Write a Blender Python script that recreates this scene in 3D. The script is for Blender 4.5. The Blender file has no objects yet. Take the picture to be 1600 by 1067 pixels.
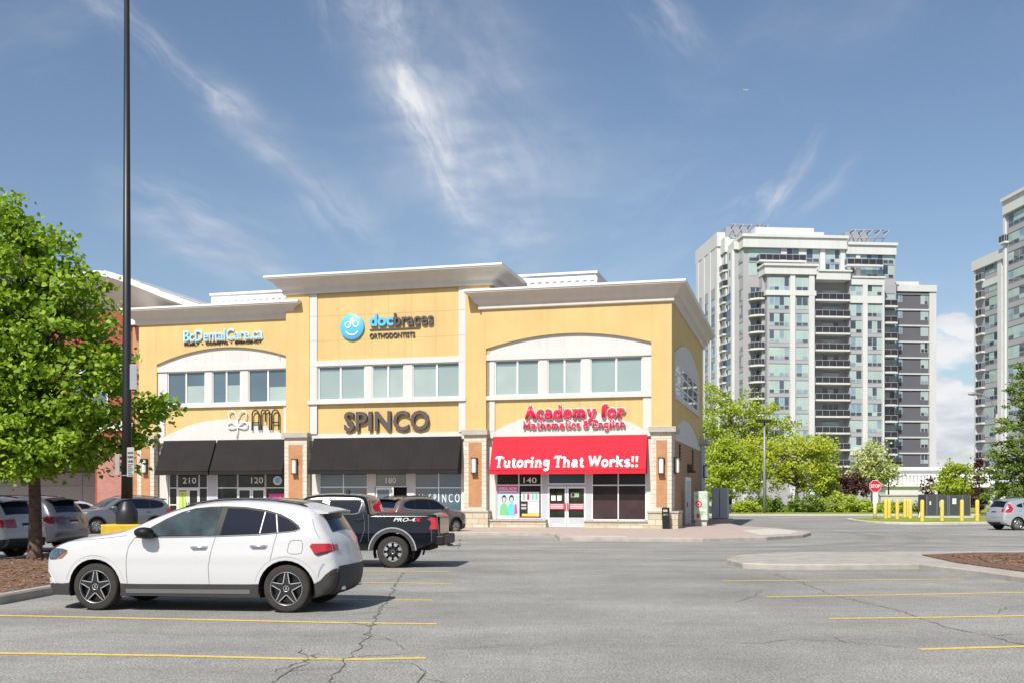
import bpy, bmesh, math, random
import numpy as np
from mathutils import Vector, Matrix, geometry
R = math.radians
rng = random.Random(11)
nrng = np.random.default_rng(7)
S = bpy.context.scene
COL = S.collection

# ------------------------------------------------------------------ camera, light, exposure
cam_d = bpy.data.cameras.new("camera")
cam = bpy.data.objects.new("camera", cam_d)
COL.objects.link(cam)
cam.location = (0, 0, 1.65)
cam.rotation_euler = (R(90), 0, 0)
cam_d.sensor_width = 36
cam_d.lens = 38.25
cam_d.shift_y = 0.151
cam_d.clip_end = 30000
S.camera = cam
SUN_EL, SUN_AZ = R(47), (-0.42, -0.907)
S.view_settings.view_transform = 'Standard'
S.view_settings.look = 'None'
S.view_settings.gamma = 1
S.view_settings.exposure = 0.17

world = bpy.data.worlds.new("World")
S.world = world
world.use_nodes = True


def build_world():
    nt = world.node_tree
    nt.nodes.clear()
    N = lambda t: nt.nodes.new(t)
    L = nt.links.new
    out = N('ShaderNodeOutputWorld')
    bg = N('ShaderNodeBackground')
    bg.inputs['Strength'].default_value = 0.108
    sky = N('ShaderNodeTexSky')
    sky.sky_type = 'NISHITA'
    sky.sun_disc = False
    sky.sun_elevation = SUN_EL
    sky.sun_rotation = math.atan2(SUN_AZ[0], SUN_AZ[1])
    sky.altitude = 100
    sky.air_density = 1.0
    sky.dust_density = 1.2
    sky.ozone_density = 1.6
    tc = N('ShaderNodeTexCoord')
    sep = N('ShaderNodeSeparateXYZ')
    L(tc.outputs['Generated'], sep.inputs[0])

    def mt(op, a, b=None, c=None, clamp=False):
        n = N('ShaderNodeMath')
        n.operation = op
        n.use_clamp = clamp
        for i, v in enumerate((a, b, c)):
            if v is None:
                continue
            if isinstance(v, (int, float)):
                n.inputs[i].default_value = v
            else:
                L(v, n.inputs[i])
        return n.outputs[0]

    def comb(x, y, z=0.0):
        n = N('ShaderNodeCombineXYZ')
        for i, v in enumerate((x, y, z)):
            if isinstance(v, (int, float)):
                n.inputs[i].default_value = v
            else:
                L(v, n.inputs[i])
        return n.outputs[0]

    def noise(vec, scale, detail=6, rough=.6, dist=0.0):
        n = N('ShaderNodeTexNoise')
        n.inputs['Scale'].default_value = scale
        n.inputs['Detail'].default_value = detail
        n.inputs['Roughness'].default_value = rough
        n.inputs['Distortion'].default_value = dist
        L(vec, n.inputs['Vector'])
        return n.outputs[0]

    def sstep(v, a, b):
        n = N('ShaderNodeMapRange')
        n.interpolation_type = 'SMOOTHSTEP'
        n.inputs['From Min'].default_value = a
        n.inputs['From Max'].default_value = b
        L(v, n.inputs['Value'])
        return n.outputs[0]

    y = mt('MAXIMUM', sep.outputs[1], 0.05)
    px = mt('DIVIDE', sep.outputs[0], y)      # gnomonic coordinates of the northern sky
    pz = mt('DIVIDE', sep.outputs[2], y)
    warp = noise(comb(px, pz), 5.0, 4, .6)
    warp2 = noise(comb(pz, px, 3.0), 5.0, 4, .6)
    wx = mt('ADD', px, mt('MULTIPLY', mt('SUBTRACT', warp, .5), .06))
    wz = mt('ADD', pz, mt('MULTIPLY', mt('SUBTRACT', warp2, .5), .06))

    def streak(ax, az, bx, bz, w, amp, sal=5.0, sac=40.0, seed=0.0, lo=.38, hi=.72):
        dx, dz = bx - ax, bz - az
        ln = math.hypot(dx, dz)
        ux, uz = dx / ln, dz / ln
        t = mt('ADD', mt('MULTIPLY', mt('SUBTRACT', wx, ax), ux), mt('MULTIPLY', mt('SUBTRACT', wz, az), uz))
        s = mt('SUBTRACT', mt('MULTIPLY', mt('SUBTRACT', wx, ax), uz), mt('MULTIPLY', mt('SUBTRACT', wz, az), ux))
        g = mt('POWER', math.e, mt('MULTIPLY', mt('POWER', mt('ABSOLUTE', mt('DIVIDE', s, w)), 2.0), -1.0))
        ends = mt('MULTIPLY', sstep(t, -.06, .04), mt('SUBTRACT', 1.0, sstep(t, ln - .05, ln + .05)))
        nz = noise(comb(mt('MULTIPLY', t, sal), mt('MULTIPLY', s, sac), seed), 1.0, 7, .62, .6)
        nz = sstep(nz, lo, hi)
        return mt('MULTIPLY', mt('MULTIPLY', g, ends), mt('MULTIPLY', nz, amp))

    def P(x, yy):
        return ((x - 800) / 1700., (775 - yy) / 1700.)
    st = [
        (P(120, -40), P(400, 225), .014, .56, 9, 36, 1.0, .32, .75), (P(330, 160), P(600, 400), .022, .40, 7, 24, 2.0, .30, .75),
        (P(560, -60), P(668, 200), .034, .55, 8, 18, 3.0, .30, .75), (P(620, 120), P(735, 350), .017, .78, 9, 34, 4.0, .34, .74),
        (P(650, -20), P(850, 330), .055, .50, 5, 9, 5.0, .25, .75), (P(690, 180), P(800, 440), .060, .46, 5, 8, 6.0, .25, .75),
        (P(500, -40), P(515, 60), .012, .4, 9, 40, 7.0),
        (P(210, 320), P(440, 430), .030, .50, 6, 20, 8.0, .28, .75), (P(310, 400), P(400, 418), .006, .55, 6, 60, 8.5),
        (P(1185, 330), P(1255, 235), .008, .5, 12, 60, 9.0), (P(1165, 310), P(1205, 285), .012, .55, 20, 50, 10.0),
        (P(1240, 320), P(1310, 260), .016, .26, 9, 40, 11.0), (P(1000, -20), P(1085, 80), .022, .36, 9, 30, 12.0),
        (P(700, 430), P(860, 330), .04, .25, 7, 20, 13.0), (P(900, 420), P(1100, 300), .05, .12, 6, 20, 14.0),
    ]
    tot = None
    for (a, b, w, amp, sal, sac, sd, *lh) in st:
        v = streak(a[0], a[1], b[0], b[1], w, amp, sal, sac, sd, *lh)
        tot = v if tot is None else mt('ADD', tot, v)
    # faint veil + low cumulus all round
    veil = sstep(noise(comb(mt('MULTIPLY', px, 1.0), mt('MULTIPLY', pz, 1.6), 9.0), 4.0, 8, .6, .5), .5, .85)
    tot = mt('ADD', tot, mt('MULTIPLY', veil, .16))
    az = mt('ARCTAN2', sep.outputs[0], sep.outputs[1])
    cu = noise(comb(mt('MULTIPLY', az, 6.0), mt('MULTIPLY', sep.outputs[2], 13.0), 4.6), 1.35, 9, .55, .25)
    cum = mt('MULTIPLY', sstep(cu, .41, .52), mt('SUBTRACT', 1.0, sstep(sep.outputs[2], .13, .19)))
    # the cumulus thins out to the left of the towers
    cum = mt('MULTIPLY', cum, mt('MAXIMUM', sstep(px, .30, .38), mt('SUBTRACT', 1.0, sstep(sep.outputs[1], -.2, .2))))
    tot = mt('MAXIMUM', mt('MINIMUM', tot, .92), mt('MULTIPLY', cum, .95), clamp=True)
    # cumulus puffs low between the towers
    pn = noise(comb(px, pz, 2.0), 26.0, 7, .6, .3)
    pf = None
    for (cx, cy, rx, ry) in ((1492, 508, 34, 24), (1512, 520, 28, 16), (1500, 655, 46, 22), (1475, 690, 40, 26), (1525, 680, 40, 26), (1490, 730, 70, 20), (1480, 598, 24, 9)):
        c = P(cx, cy)
        dx = mt('DIVIDE', mt('SUBTRACT', px, c[0]), rx / 1700.)
        dz = mt('DIVIDE', mt('SUBTRACT', pz, c[1]), ry / 1700.)
        g = mt('POWER', math.e, mt('MULTIPLY', mt('ADD', mt('MULTIPLY', dx, dx), mt('MULTIPLY', dz, dz)), -.9))
        pf = g if pf is None else mt('MAXIMUM', pf, g)
    puff = sstep(mt('ADD', pf, mt('MULTIPLY', mt('SUBTRACT', pn, .5), 1.1)), .34, .62)
    tot = mt('MAXIMUM', tot, mt('MULTIPLY', puff, .96), clamp=True)
    # cloud colour: grey bellies from a second noise
    belly = sstep(noise(comb(mt('MULTIPLY', az, 6.0), mt('MULTIPLY', sep.outputs[2], 20.0), 1.0), 1.6, 5, .5), .40, .62)
    cm = N('ShaderNodeMixRGB')
    cm.inputs[1].default_value = (4.6, 4.95, 5.7, 1)
    cm.inputs[2].default_value = (7.4, 7.4, 7.6, 1)
    L(belly, cm.inputs[0])
    # a little grading of the clear sky
    hs = N('ShaderNodeHueSaturation')
    hs.inputs['Saturation'].default_value = SKY_SAT
    hs.inputs['Value'].default_value = SKY_VAL
    L(sky.outputs[0], hs.inputs['Color'])
    mx = N('ShaderNodeMixRGB')
    L(tot, mx.inputs[0])
    L(hs.outputs[0], mx.inputs[1])
    L(cm.outputs[0], mx.inputs[2])
    L(mx.outputs[0], bg.inputs['Color'])
    L(bg.outputs[0], out.inputs['Surface'])


SKY_SAT, SKY_VAL = 1.0, 0.98
build_world()
sun_d = bpy.data.lights.new("sun", 'SUN')
sun_d.energy = 5.0
sun_d.angle = R(0.5)
sun_d.color = (1.0, .955, .87)
sun = bpy.data.objects.new("sun", sun_d)
COL.objects.link(sun)
sv = Vector((SUN_AZ[0] * math.cos(SUN_EL), SUN_AZ[1] * math.cos(SUN_EL), math.sin(SUN_EL)))
sun.rotation_euler = sv.to_track_quat('Z', 'Y').to_euler()
sun.location = (-30, -60, 60)


# ------------------------------------------------------------------ materials
def new_mat(name):
    m = bpy.data.materials.new(name)
    m.use_nodes = True
    return m, m.node_tree, m.node_tree.nodes['Principled BSDF']


def lin(c):
    return (*c, 1) if len(c) == 3 else c


def M(name, col, rough=.6, metal=0., var=0.08, scale=6., bump=0., bscale=40., coat=0., spec=.5, streak=0.):
    m, nt, b = new_mat(name)
    b.inputs['Roughness'].default_value = rough
    b.inputs['Metallic'].default_value = metal
    b.inputs['Specular IOR Level'].default_value = spec
    b.inputs['Coat Weight'].default_value = coat
    b.inputs['Coat Roughness'].default_value = .04
    L = nt.links.new
    tc = nt.nodes.new('ShaderNodeTexCoord')
    if var > 0:
        n = nt.nodes.new('ShaderNodeTexNoise')
        n.inputs['Scale'].default_value = scale
        n.inputs['Detail'].default_value = 5
        L(tc.outputs['Object'], n.inputs['Vector'])
        cr = nt.nodes.new('ShaderNodeMapRange')
        cr.inputs['From Min'].default_value = .3
        cr.inputs['From Max'].default_value = .7
        L(n.outputs[0], cr.inputs['Value'])
        mx = nt.nodes.new('ShaderNodeMixRGB')
        mx.inputs[1].default_value = lin([c * (1 - var) for c in col])
        mx.inputs[2].default_value = lin([min(1, c * (1 + var)) for c in col])
        L(cr.outputs[0], mx.inputs[0])
        if streak > 0:
            mp = nt.nodes.new('ShaderNodeMapping')
            mp.inputs['Scale'].default_value = (2.6, 2.6, .16)
            L(tc.outputs['Object'], mp.inputs[0])
            ns = nt.nodes.new('ShaderNodeTexNoise')
            ns.inputs['Scale'].default_value = 1.0
            ns.inputs['Detail'].default_value = 6
            L(mp.outputs[0], ns.inputs['Vector'])
            r2 = nt.nodes.new('ShaderNodeMapRange')
            r2.inputs['From Min'].default_value = .42
            r2.inputs['From Max'].default_value = .72
            r2.inputs['To Min'].default_value = 1.0
            r2.inputs['To Max'].default_value = 1 - streak
            L(ns.outputs[0], r2.inputs['Value'])
            m3 = nt.nodes.new('ShaderNodeMixRGB')
            m3.blend_type = 'MULTIPLY'
            m3.inputs[0].default_value = 1
            L(mx.outputs[0], m3.inputs[1])
            L(r2.outputs[0], m3.inputs[2])
            L(m3.outputs[0], b.inputs['Base Color'])
        else:
            L(mx.outputs[0], b.inputs['Base Color'])
    else:
        b.inputs['Base Color'].default_value = lin(col)
    if bump > 0:
        n2 = nt.nodes.new('ShaderNodeTexNoise')
        n2.inputs['Scale'].default_value = bscale
        n2.inputs['Detail'].default_value = 4
        L(tc.outputs['Object'], n2.inputs['Vector'])
        bp = nt.nodes.new('ShaderNodeBump')
        bp.inputs['Strength'].default_value = bump
        bp.inputs['Distance'].default_value = .02
        L(n2.outputs[0], bp.inputs['Height'])
        L(bp.outputs[0], b.inputs['Normal'])
    return m


def brick_mat(name, c1, c2, mortar, bw, bh, msize=.012, bump=.4, rough=.85, sc=1.0):
    m, nt, b = new_mat(name)
    L = nt.links.new
    tc = nt.nodes.new('ShaderNodeTexCoord')
    sp = nt.nodes.new('ShaderNodeSeparateXYZ')
    L(tc.outputs['Object'], sp.inputs[0])
    ad = nt.nodes.new('ShaderNodeMath')
    L(sp.outputs[0], ad.inputs[0])
    L(sp.outputs[1], ad.inputs[1])
    cb = nt.nodes.new('ShaderNodeCombineXYZ')
    L(ad.outputs[0], cb.inputs[0])
    L(sp.outputs[2], cb.inputs[1])
    bt = nt.nodes.new('ShaderNodeTexBrick')
    bt.inputs['Color1'].default_value = lin(c1)
    bt.inputs['Color2'].default_value = lin(c2)
    bt.inputs['Mortar'].default_value = lin(mortar)
    bt.inputs['Scale'].default_value = sc
    bt.inputs['Mortar Size'].default_value = msize
    bt.inputs['Brick Width'].default_value = bw
    bt.inputs['Row Height'].default_value = bh
    L(cb.outputs[0], bt.inputs['Vector'])
    nz = nt.nodes.new('ShaderNodeTexNoise')
    nz.inputs['Scale'].default_value = 2.5
    nz.inputs['Detail'].default_value = 6
    L(tc.outputs['Object'], nz.inputs['Vector'])
    mx = nt.nodes.new('ShaderNodeMixRGB')
    mx.blend_type = 'MULTIPLY'
    mx.inputs[0].default_value = .35
    L(bt.outputs[0], mx.inputs[1])
    L(nz.outputs[0], mx.inputs[2])
    L(mx.outputs[0], b.inputs['Base Color'])
    b.inputs['Roughness'].default_value = rough
    bp = nt.nodes.new('ShaderNodeBump')
    bp.inputs['Strength'].default_value = bump
    bp.inputs['Distance'].default_value = .01
    bp.invert = True
    L(bt.outputs['Fac'], bp.inputs['Height'])
    L(bp.outputs[0], b.inputs['Normal'])
    return m


def asphalt_mat():
    m, nt, b = new_mat('asphalt')
    L = nt.links.new
    tc = nt.nodes.new('ShaderNodeTexCoord')

    def nz(scale, det, rough=.6, vec=None):
        n = nt.nodes.new('ShaderNodeTexNoise')
        n.inputs['Scale'].default_value = scale
        n.inputs['Detail'].default_value = det
        n.inputs['Roughness'].default_value = rough
        L(vec if vec else tc.outputs['Object'], n.inputs['Vector'])
        return n.outputs[0]

    def mr(v, a, b_, c, d):
        n = nt.nodes.new('ShaderNodeMapRange')
        for k, x in zip(('From Min', 'From Max', 'To Min', 'To Max'), (a, b_, c, d)):
            n.inputs[k].default_value = x
        L(v, n.inputs['Value'])
        return n.outputs[0]

    def mul(a, c):
        n = nt.nodes.new('ShaderNodeMath')
        n.operation = 'MULTIPLY'
        L(a, n.inputs[0])
        L(c, n.inputs[1])
        return n.outputs[0]
    fine = mr(nz(42, 2, .7), .34, .66, .42, 1.62)
    mid = mr(nz(6, 7, .75), .3, .7, .84, 1.16)
    big = mr(nz(.35, 7, .68), .3, .7, .74, 1.18)
    mp = nt.nodes.new('ShaderNodeMapping')
    mp.inputs['Scale'].default_value = (.05, .55, 1)
    mp.inputs['Rotation'].default_value = (0, 0, R(8))
    L(tc.outputs['Object'], mp.inputs[0])
    lane = mr(nz(1.0, 4, .5, mp.outputs[0]), .35, .7, 1.08, .80)
    v = mul(mul(fine, mid), mul(big, lane))
    vm = nt.nodes.new('ShaderNodeMixRGB')
    vm.blend_type = 'MULTIPLY'
    vm.inputs[0].default_value = 1
    vm.inputs[1].default_value = (.283, .276, .256, 1)
    L(v, vm.inputs[2])
    # rubber laid down where cars turn round the pavement nose
    sx = nt.nodes.new('ShaderNodeSeparateXYZ')
    L(tc.outputs['Object'], sx.inputs[0])

    def mth(op, a, c=0.0):
        n = nt.nodes.new('ShaderNodeMath')
        n.operation = op
        for i, q in enumerate((a, c)):
            if isinstance(q, (int, float)):
                n.inputs[i].default_value = q
            else:
                L(q, n.inputs[i])
        return n.outputs[0]
    dx = mth('SUBTRACT', sx.outputs[0], 5.2)
    dy = mth('MULTIPLY', mth('SUBTRACT', sx.outputs[1], 49.0), .72)
    rad = mth('SQRT', mth('ADD', mth('MULTIPLY', dx, dx), mth('MULTIPLY', dy, dy)))
    ringm = None
    for r0, am in ((10.2, .34), (11.7, .26), (12.9, .16)):
        q = mth('DIVIDE', mth('SUBTRACT', rad, r0), .42)
        g_ = mth('MULTIPLY', mth('POWER', math.e, mth('MULTIPLY', mth('MULTIPLY', q, q), -1.0)), am)
        ringm = g_ if ringm is None else mth('ADD', ringm, g_)
    ringm = mth('MULTIPLY', ringm, mr(sx.outputs[0], 1.0, 7.0, 0, 1))
    ringm = mth('MULTIPLY', ringm, mr(nz(.5, 4), .3, .6, .4, 1))
    rk = nt.nodes.new('ShaderNodeMixRGB')
    rk.inputs[2].default_value = (.09, .088, .085, 1)
    L(ringm, rk.inputs[0])
    L(vm.outputs[0], rk.inputs[1])
    vm = rk
    # dark specks and oil stains
    sp = mr(nz(1.9, 8, .8), .62, .74, 0, .55)
    dk = nt.nodes.new('ShaderNodeMixRGB')
    dk.inputs[2].default_value = (.10, .098, .092, 1)
    L(sp, dk.inputs[0])
    L(vm.outputs[0], dk.inputs[1])
    L(dk.outputs[0], b.inputs['Base Color'])
    b.inputs['Roughness'].default_value = .88
    b.inputs['Specular IOR Level'].default_value = .3
    bp = nt.nodes.new('ShaderNodeBump')
    bp.inputs['Strength'].default_value = .5
    bp.inputs['Distance'].default_value = .01
    L(nz(70, 3, .8), bp.inputs['Height'])
    L(bp.outputs[0], b.inputs['Normal'])
    return m


def leaf_mat(name, c1, c2, transl=.35):
    m, nt, b = new_mat(name)
    L = nt.links.new
    gi = nt.nodes.new('ShaderNodeNewGeometry')
    mx = nt.nodes.new('ShaderNodeMixRGB')
    mx.inputs[1].default_value = lin(c1)
    mx.inputs[2].default_value = lin(c2)
    L(gi.outputs['Random Per Island'], mx.inputs[0])
    L(mx.outputs[0], b.inputs['Base Color'])
    b.inputs['Roughness'].default_value = .5
    b.inputs['Specular IOR Level'].default_value = .3
    tr = nt.nodes.new('ShaderNodeBsdfTranslucent')
    br = nt.nodes.new('ShaderNodeMixRGB')
    br.blend_type = 'MULTIPLY'
    br.inputs[0].default_value = 1
    br.inputs[2].default_value = (1.25, 1.3, .55, 1)
    L(mx.outputs[0], br.inputs[1])
    L(br.outputs[0], tr.inputs['Color'])
    ms = nt.nodes.new('ShaderNodeMixShader')
    ms.inputs[0].default_value = transl
    L(b.outputs[0], ms.inputs[1])
    L(tr.outputs[0], ms.inputs[2])
    L(ms.outputs[0], nt.nodes['Material Output'].inputs['Surface'])
    return m


def grass_mat():
    m, nt, b = new_mat('grass')
    L = nt.links.new
    tc = nt.nodes.new('ShaderNodeTexCoord')
    n = nt.nodes.new('ShaderNodeTexNoise')
    n.inputs['Scale'].default_value = 1.6
    n.inputs['Detail'].default_value = 10
    n.inputs['Roughness'].default_value = .75
    L(tc.outputs['Object'], n.inputs['Vector'])
    cr = nt.nodes.new('ShaderNodeValToRGB')
    cr.color_ramp.elements[0].position = .3
    cr.color_ramp.elements[0].color = (.11, .16, .02, 1)
    cr.color_ramp.elements[1].position = .7
    cr.color_ramp.elements[1].color = (.36, .40, .07, 1)
    L(n.outputs[0], cr.inputs[0])
    L(cr.outputs[0], b.inputs['Base Color'])
    b.inputs['Roughness'].default_value = .9
    b.inputs['Specular IOR Level'].default_value = .1
    return m


def mulch_mat():
    m, nt, b = new_mat('mulch')
    L = nt.links.new
    tc = nt.nodes.new('ShaderNodeTexCoord')
    v = nt.nodes.new('ShaderNodeTexVoronoi')
    v.inputs['Scale'].default_value = 22
    L(tc.outputs['Object'], v.inputs['Vector'])
    cr = nt.nodes.new('ShaderNodeValToRGB')
    e = cr.color_ramp.elements
    e[0].position = .0
    e[0].color = (.05, .026, .015, 1)
    e[1].position = 1.
    e[1].color = (.30, .17, .10, 1)
    L(v.outputs['Color'], cr.inputs[0])
    L(cr.outputs[0], b.inputs['Base Color'])
    b.inputs['Roughness'].default_value = .95
    bp = nt.nodes.new('ShaderNodeBump')
    bp.inputs['Strength'].default_value = .9
    bp.inputs['Distance'].default_value = .04
    L(v.outputs['Distance'], bp.inputs['Height'])
    L(bp.outputs[0], b.inputs['Normal'])
    return m


MT = {}


def mats():
    d = MT
    d['asphalt'] = asphalt_mat()
    d['grass'] = grass_mat()
    d['mulch'] = mulch_mat()
    d['concrete'] = M('concrete', (.36, .335, .295), .9, var=.16, scale=2.2, bump=.25, bscale=60)
    d['concrete_light'] = M('concrete_light', (.50, .48, .43), .9, var=.1, scale=3, bump=.2, bscale=60)
    d['paver'] = brick_mat('paver', (.50, .40, .35), (.56, .45, .40), (.43, .35, .31), .3, .3, .01)
    d['yellow_paint'] = M('yellow_road_paint', (.66, .47, .10), .8, var=.2, scale=14)
    d['white_paint'] = M('white_road_paint', (.62, .62, .58), .8, var=.2, scale=9)
    d['crack'] = M('crack', (.105, .099, .090), .95, var=.3, scale=8)
    d['stucco_yellow'] = M('stucco_yellow', (.60, .43, .185), .9, var=.05, scale=.8, bump=.12, bscale=120, streak=.07)
    d['stucco_white'] = M('stucco_white', (.575, .565, .54), .85, streak=.05, var=.03, scale=.9, bump=.08, bscale=120)
    d['cornice_white'] = M('cornice_white', (.57, .53, .475), .7, streak=.07, var=.03, scale=.7)
    d['lip_white'] = M('lip_white', (.70, .70, .69), .5, var=.02)
    d['joint'] = M('joint', (.50, .36, .16), .9, var=0)
    d['joint_white'] = M('joint_white', (.50, .49, .47), .9, var=0)
    d['stone'] = brick_mat('stone_block', (.66, .60, .48), (.72, .67, .56), (.45, .40, .32), .55, .22, .012, .5)
    d['stone_base'] = brick_mat('stone_base', (.58, .49, .33), (.68, .62, .50), (.40, .35, .27), .62, .28, .014, .6)
    d['stone_cap'] = M('stone_cap', (.40, .37, .32), .85, var=.08, scale=3)
    d['brick_orange'] = brick_mat('brick_orange', (.50, .235, .105), (.56, .28, .13), (.48, .28, .16), .22, .075, .008, .3)
    d['brick_red'] = brick_mat('brick_red', (.33, .065, .038), (.40, .092, .055), (.32, .12, .08), .22, .075, .008, .3)
    d['brick_pink'] = brick_mat('brick_pink', (.42, .17, .14), (.47, .21, .17), (.42, .26, .22), .22, .075, .008, .3)
    d['brick_brown'] = brick_mat('brick_brown', (.40, .22, .125), (.46, .26, .15), (.36, .22, .14), .3, .1, .01, .4)
    d['alu'] = M('white_aluminium', (.74, .74, .74), .4, var=.02)
    d['alu_grey'] = M('grey_panel', (.47, .48, .51), .5, var=.03)
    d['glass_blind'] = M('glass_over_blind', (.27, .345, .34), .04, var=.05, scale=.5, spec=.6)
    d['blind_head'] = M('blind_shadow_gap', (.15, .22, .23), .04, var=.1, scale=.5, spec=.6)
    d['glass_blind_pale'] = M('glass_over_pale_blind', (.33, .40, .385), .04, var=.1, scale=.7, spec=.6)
    d['glass_sky'] = M('sky_tinted_glass', (.075, .125, .16), .03, var=.15, scale=.5, spec=.9, coat=.2)  # blue of the reflected sky put into the glass colour
    d['glass_shop'] = M('shop_glass', (.020, .026, .018), .03, var=.6, scale=1.5, spec=.4)
    d['glass_dark'] = M('dark_film', (.022, .015, .016), .2, var=.25, scale=2.0, spec=.3)
    d['glass_film'] = M('brown_film', (.05, .032, .032), .3, var=.2, scale=2.0, spec=.3)
    d['awning_black'] = M('awning_black', (.024, .0215, .022), .9, spec=.2, var=.12, scale=1.2, bump=.55, bscale=2.2)
    d['awning_red'] = M('awning_red', (.58, .022, .040), .8, spec=.2, var=.07, scale=1.2, bump=.45, bscale=2.2)
    d['screen_white'] = M('corrugated_white', (.74, .74, .73), .6, var=.02)
    d['roof_grey'] = M('roof_gravel', (.35, .34, .33), .95)
    d['dark'] = M('dark_void', (.012, .012, .013), .9, var=0)
    d['black_metal'] = M('black_metal', (.016, .016, .019), .42, var=.1)
    d['black_plastic'] = M('black_plastic', (.014, .014, .015), .5, var=.1, spec=.25)
    d['clad'] = M('grey_cladding', (.047, .045, .045), .62, var=.08, spec=.3)
    d['lamp_glass'] = M('lamp_diffuser', (.72, .72, .68), .35, var=.03)
    d['bronze'] = M('bronze_metal', (.055, .038, .030), .5, var=.1)
    d['white_letter'] = M('white_letter', (.80, .80, .80), .45, var=0)
    d['red_letter'] = M('red_letter', (.70, .012, .06), .45, var=0)
    d['black_letter'] = M('black_letter', (.016, .014, .014), .5, var=0)
    d['bronze_letter'] = M('bronze_letter', (.085, .07, .066), .5, var=.05)
    d['blue_letter'] = M('blue_letter', (.10, .46, .78), .4, var=0)
    d['blue_pale'] = M('pale_blue_letter', (.30, .60, .82), .4, var=0)
    d['tyre'] = M('tyre_rubber', (.040, .036, .033), .85, spec=.25, var=.15, scale=9)
    d['rim_black'] = M('rim_black', (.012, .012, .013), .3, var=0, coat=.5)
    d['rim_silver'] = M('rim_silver', (.72, .72, .73), .25, metal=.85, var=0)
    d['chrome'] = M('chrome', (.75, .75, .76), .15, metal=1., var=0)
    d['car_glass'] = M('car_glass', (.007, .010, .021), .03, var=0, spec=.26, coat=0.)
    d['car_glass_light'] = M('car_glass_light', (.030, .052, .060), .03, var=.7, scale=2.4, spec=.5, coat=0.)
    d['lens_red'] = M('red_lens', (.42, .006, .014), .12, var=.2, scale=9, coat=1.)
    d['lens_dark'] = M('dark_lens', (.05, .006, .008), .12, var=.2, coat=1.)
    d['lens_clear'] = M('clear_lens', (.30, .35, .40), .08, var=.5, scale=14, coat=1.)
    d['lens_smoke'] = M('smoke_lens', (.05, .07, .10), .05, var=.7, scale=18, coat=1.)
    d['lens_amber'] = M('amber_lens', (.42, .10, .02), .15, var=.1, coat=1.)
    d['plate'] = M('plate_white', (.7, .72, .74), .4, var=.1, scale=20)
    d['paint_white'] = M('paint_white', (.53, .53, .54), .3, var=0, coat=.6)
    d['paint_black'] = M('paint_black', (.004, .005, .010), .12, var=0, coat=0., spec=.55)
    d['paint_grey'] = M('paint_grey', (.16, .17, .19), .28, metal=.35, var=0, coat=.9)
    d['paint_dgrey'] = M('paint_dark_grey', (.095, .10, .115), .28, metal=.35, var=0, coat=.9)
    d['paint_silver'] = M('paint_silver', (.48, .50, .53), .28, metal=.5, var=0, coat=.9)
    d['paint_brown'] = M('paint_taupe', (.16, .135, .12), .28, metal=.35, var=0, coat=.9)
    d['step_grey'] = M('step_grey', (.13, .13, .135), .5, var=0)
    d['seam'] = M('panel_gap', (.10, .10, .105), .8, var=0)
    d['bark'] = M('bark', (.105, .068, .052), .95, var=.45, scale=9, bump=.9, bscale=26)
    d['bark_grey'] = M('bark_grey', (.11, .09, .075), .95, var=.3, scale=5, bump=.5)
    d['leaf'] = leaf_mat('linden_leaf', (.115, .235, .018), (.36, .48, .045), .33)
    d['leaf_y'] = leaf_mat('spring_leaf', (.36, .42, .035), (.56, .60, .09), .38)
    d['leaf_g'] = leaf_mat('green_leaf', (.28, .37, .032), (.50, .56, .08), .38)
    d['leaf_d'] = leaf_mat('deep_leaf', (.085, .15, .022), (.23, .31, .05), .3)
    d['leaf_r'] = leaf_mat('purple_leaf', (.060, .022, .028), (.12, .045, .05), .2)
    d['leaf_w'] = leaf_mat('flowering_leaf', (.30, .38, .06), (.62, .62, .34), .3)
    d['tower_white'] = M('tower_white', (.60, .60, .60), .85, streak=.08, var=.03, scale=.2)
    d['tower_grey'] = M('tower_spandrel', (.36, .355, .38), .7, var=.03, scale=.2)
    d['tower_slate'] = M('tower_slate', (.115, .115, .135), .85, var=.06, scale=.3)
    d['tower_mint'] = M('tower_mint_glass', (.36, .47, .45), .06, var=.12, scale=.35, spec=.8)
    d['tower_dark'] = M('tower_dark_glass', (.055, .075, .10), .05, var=.4, scale=.5, spec=.9, coat=.5)
    d['tower_blue'] = M('tower_blue_glass', (.22, .33, .40), .05, var=.2, scale=.5, spec=.9, coat=.5)
    d['rail_dark'] = M('railing_glass', (.035, .032, .04), .25, var=.3, scale=1.5)
    d['bollard'] = M('bollard_yellow', (.74, .52, .10), .55, var=.08, scale=4)
    d['plinth_yellow'] = M('plinth_yellow', (.56, .38, .02), .7, var=.14, scale=5)
    d['cabinet'] = M('transformer_green_grey', (.052, .058, .070), .55, var=.08)
    d['cab_grey'] = M('cabinet_grey', (.30, .32, .35), .55, var=.05)
    d['galv'] = M('galvanised', (.27, .28, .29), .5, metal=.3, var=.1)
    d['stop_red'] = M('stop_red', (.60, .012, .03), .4, var=0)
    d['sign_white'] = M('sign_white', (.75, .75, .73), .5, var=0)
    d['sign_grey'] = M('sign_grey', (.42, .41, .40), .6, var=.05)
    d['pink'] = M('poster_pink', (.72, .05, .28), .5, var=0)
    d['lime'] = M('poster_lime', (.60, .62, .06), .5, var=.25, scale=4)
    d['skyblue'] = M('poster_blue', (.45, .66, .82), .5, var=0)
    d['teal'] = M('poster_teal', (.10, .55, .60), .5, var=0)
    d['pgreen'] = M('poster_green', (.20, .48, .22), .5, var=0)
    d['skin'] = M('poster_skin', (.72, .48, .38), .5, var=0)
    d['print_green'] = M('printed_wrap', (.50, .58, .48), .5, var=.25, scale=5)
    d['garage'] = M('garage_brown', (.10, .06, .045), .8, var=.1)
    d['wall_grey'] = M('wall_grey', (.33, .32, .31), .8, var=.05)


mats()


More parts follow.
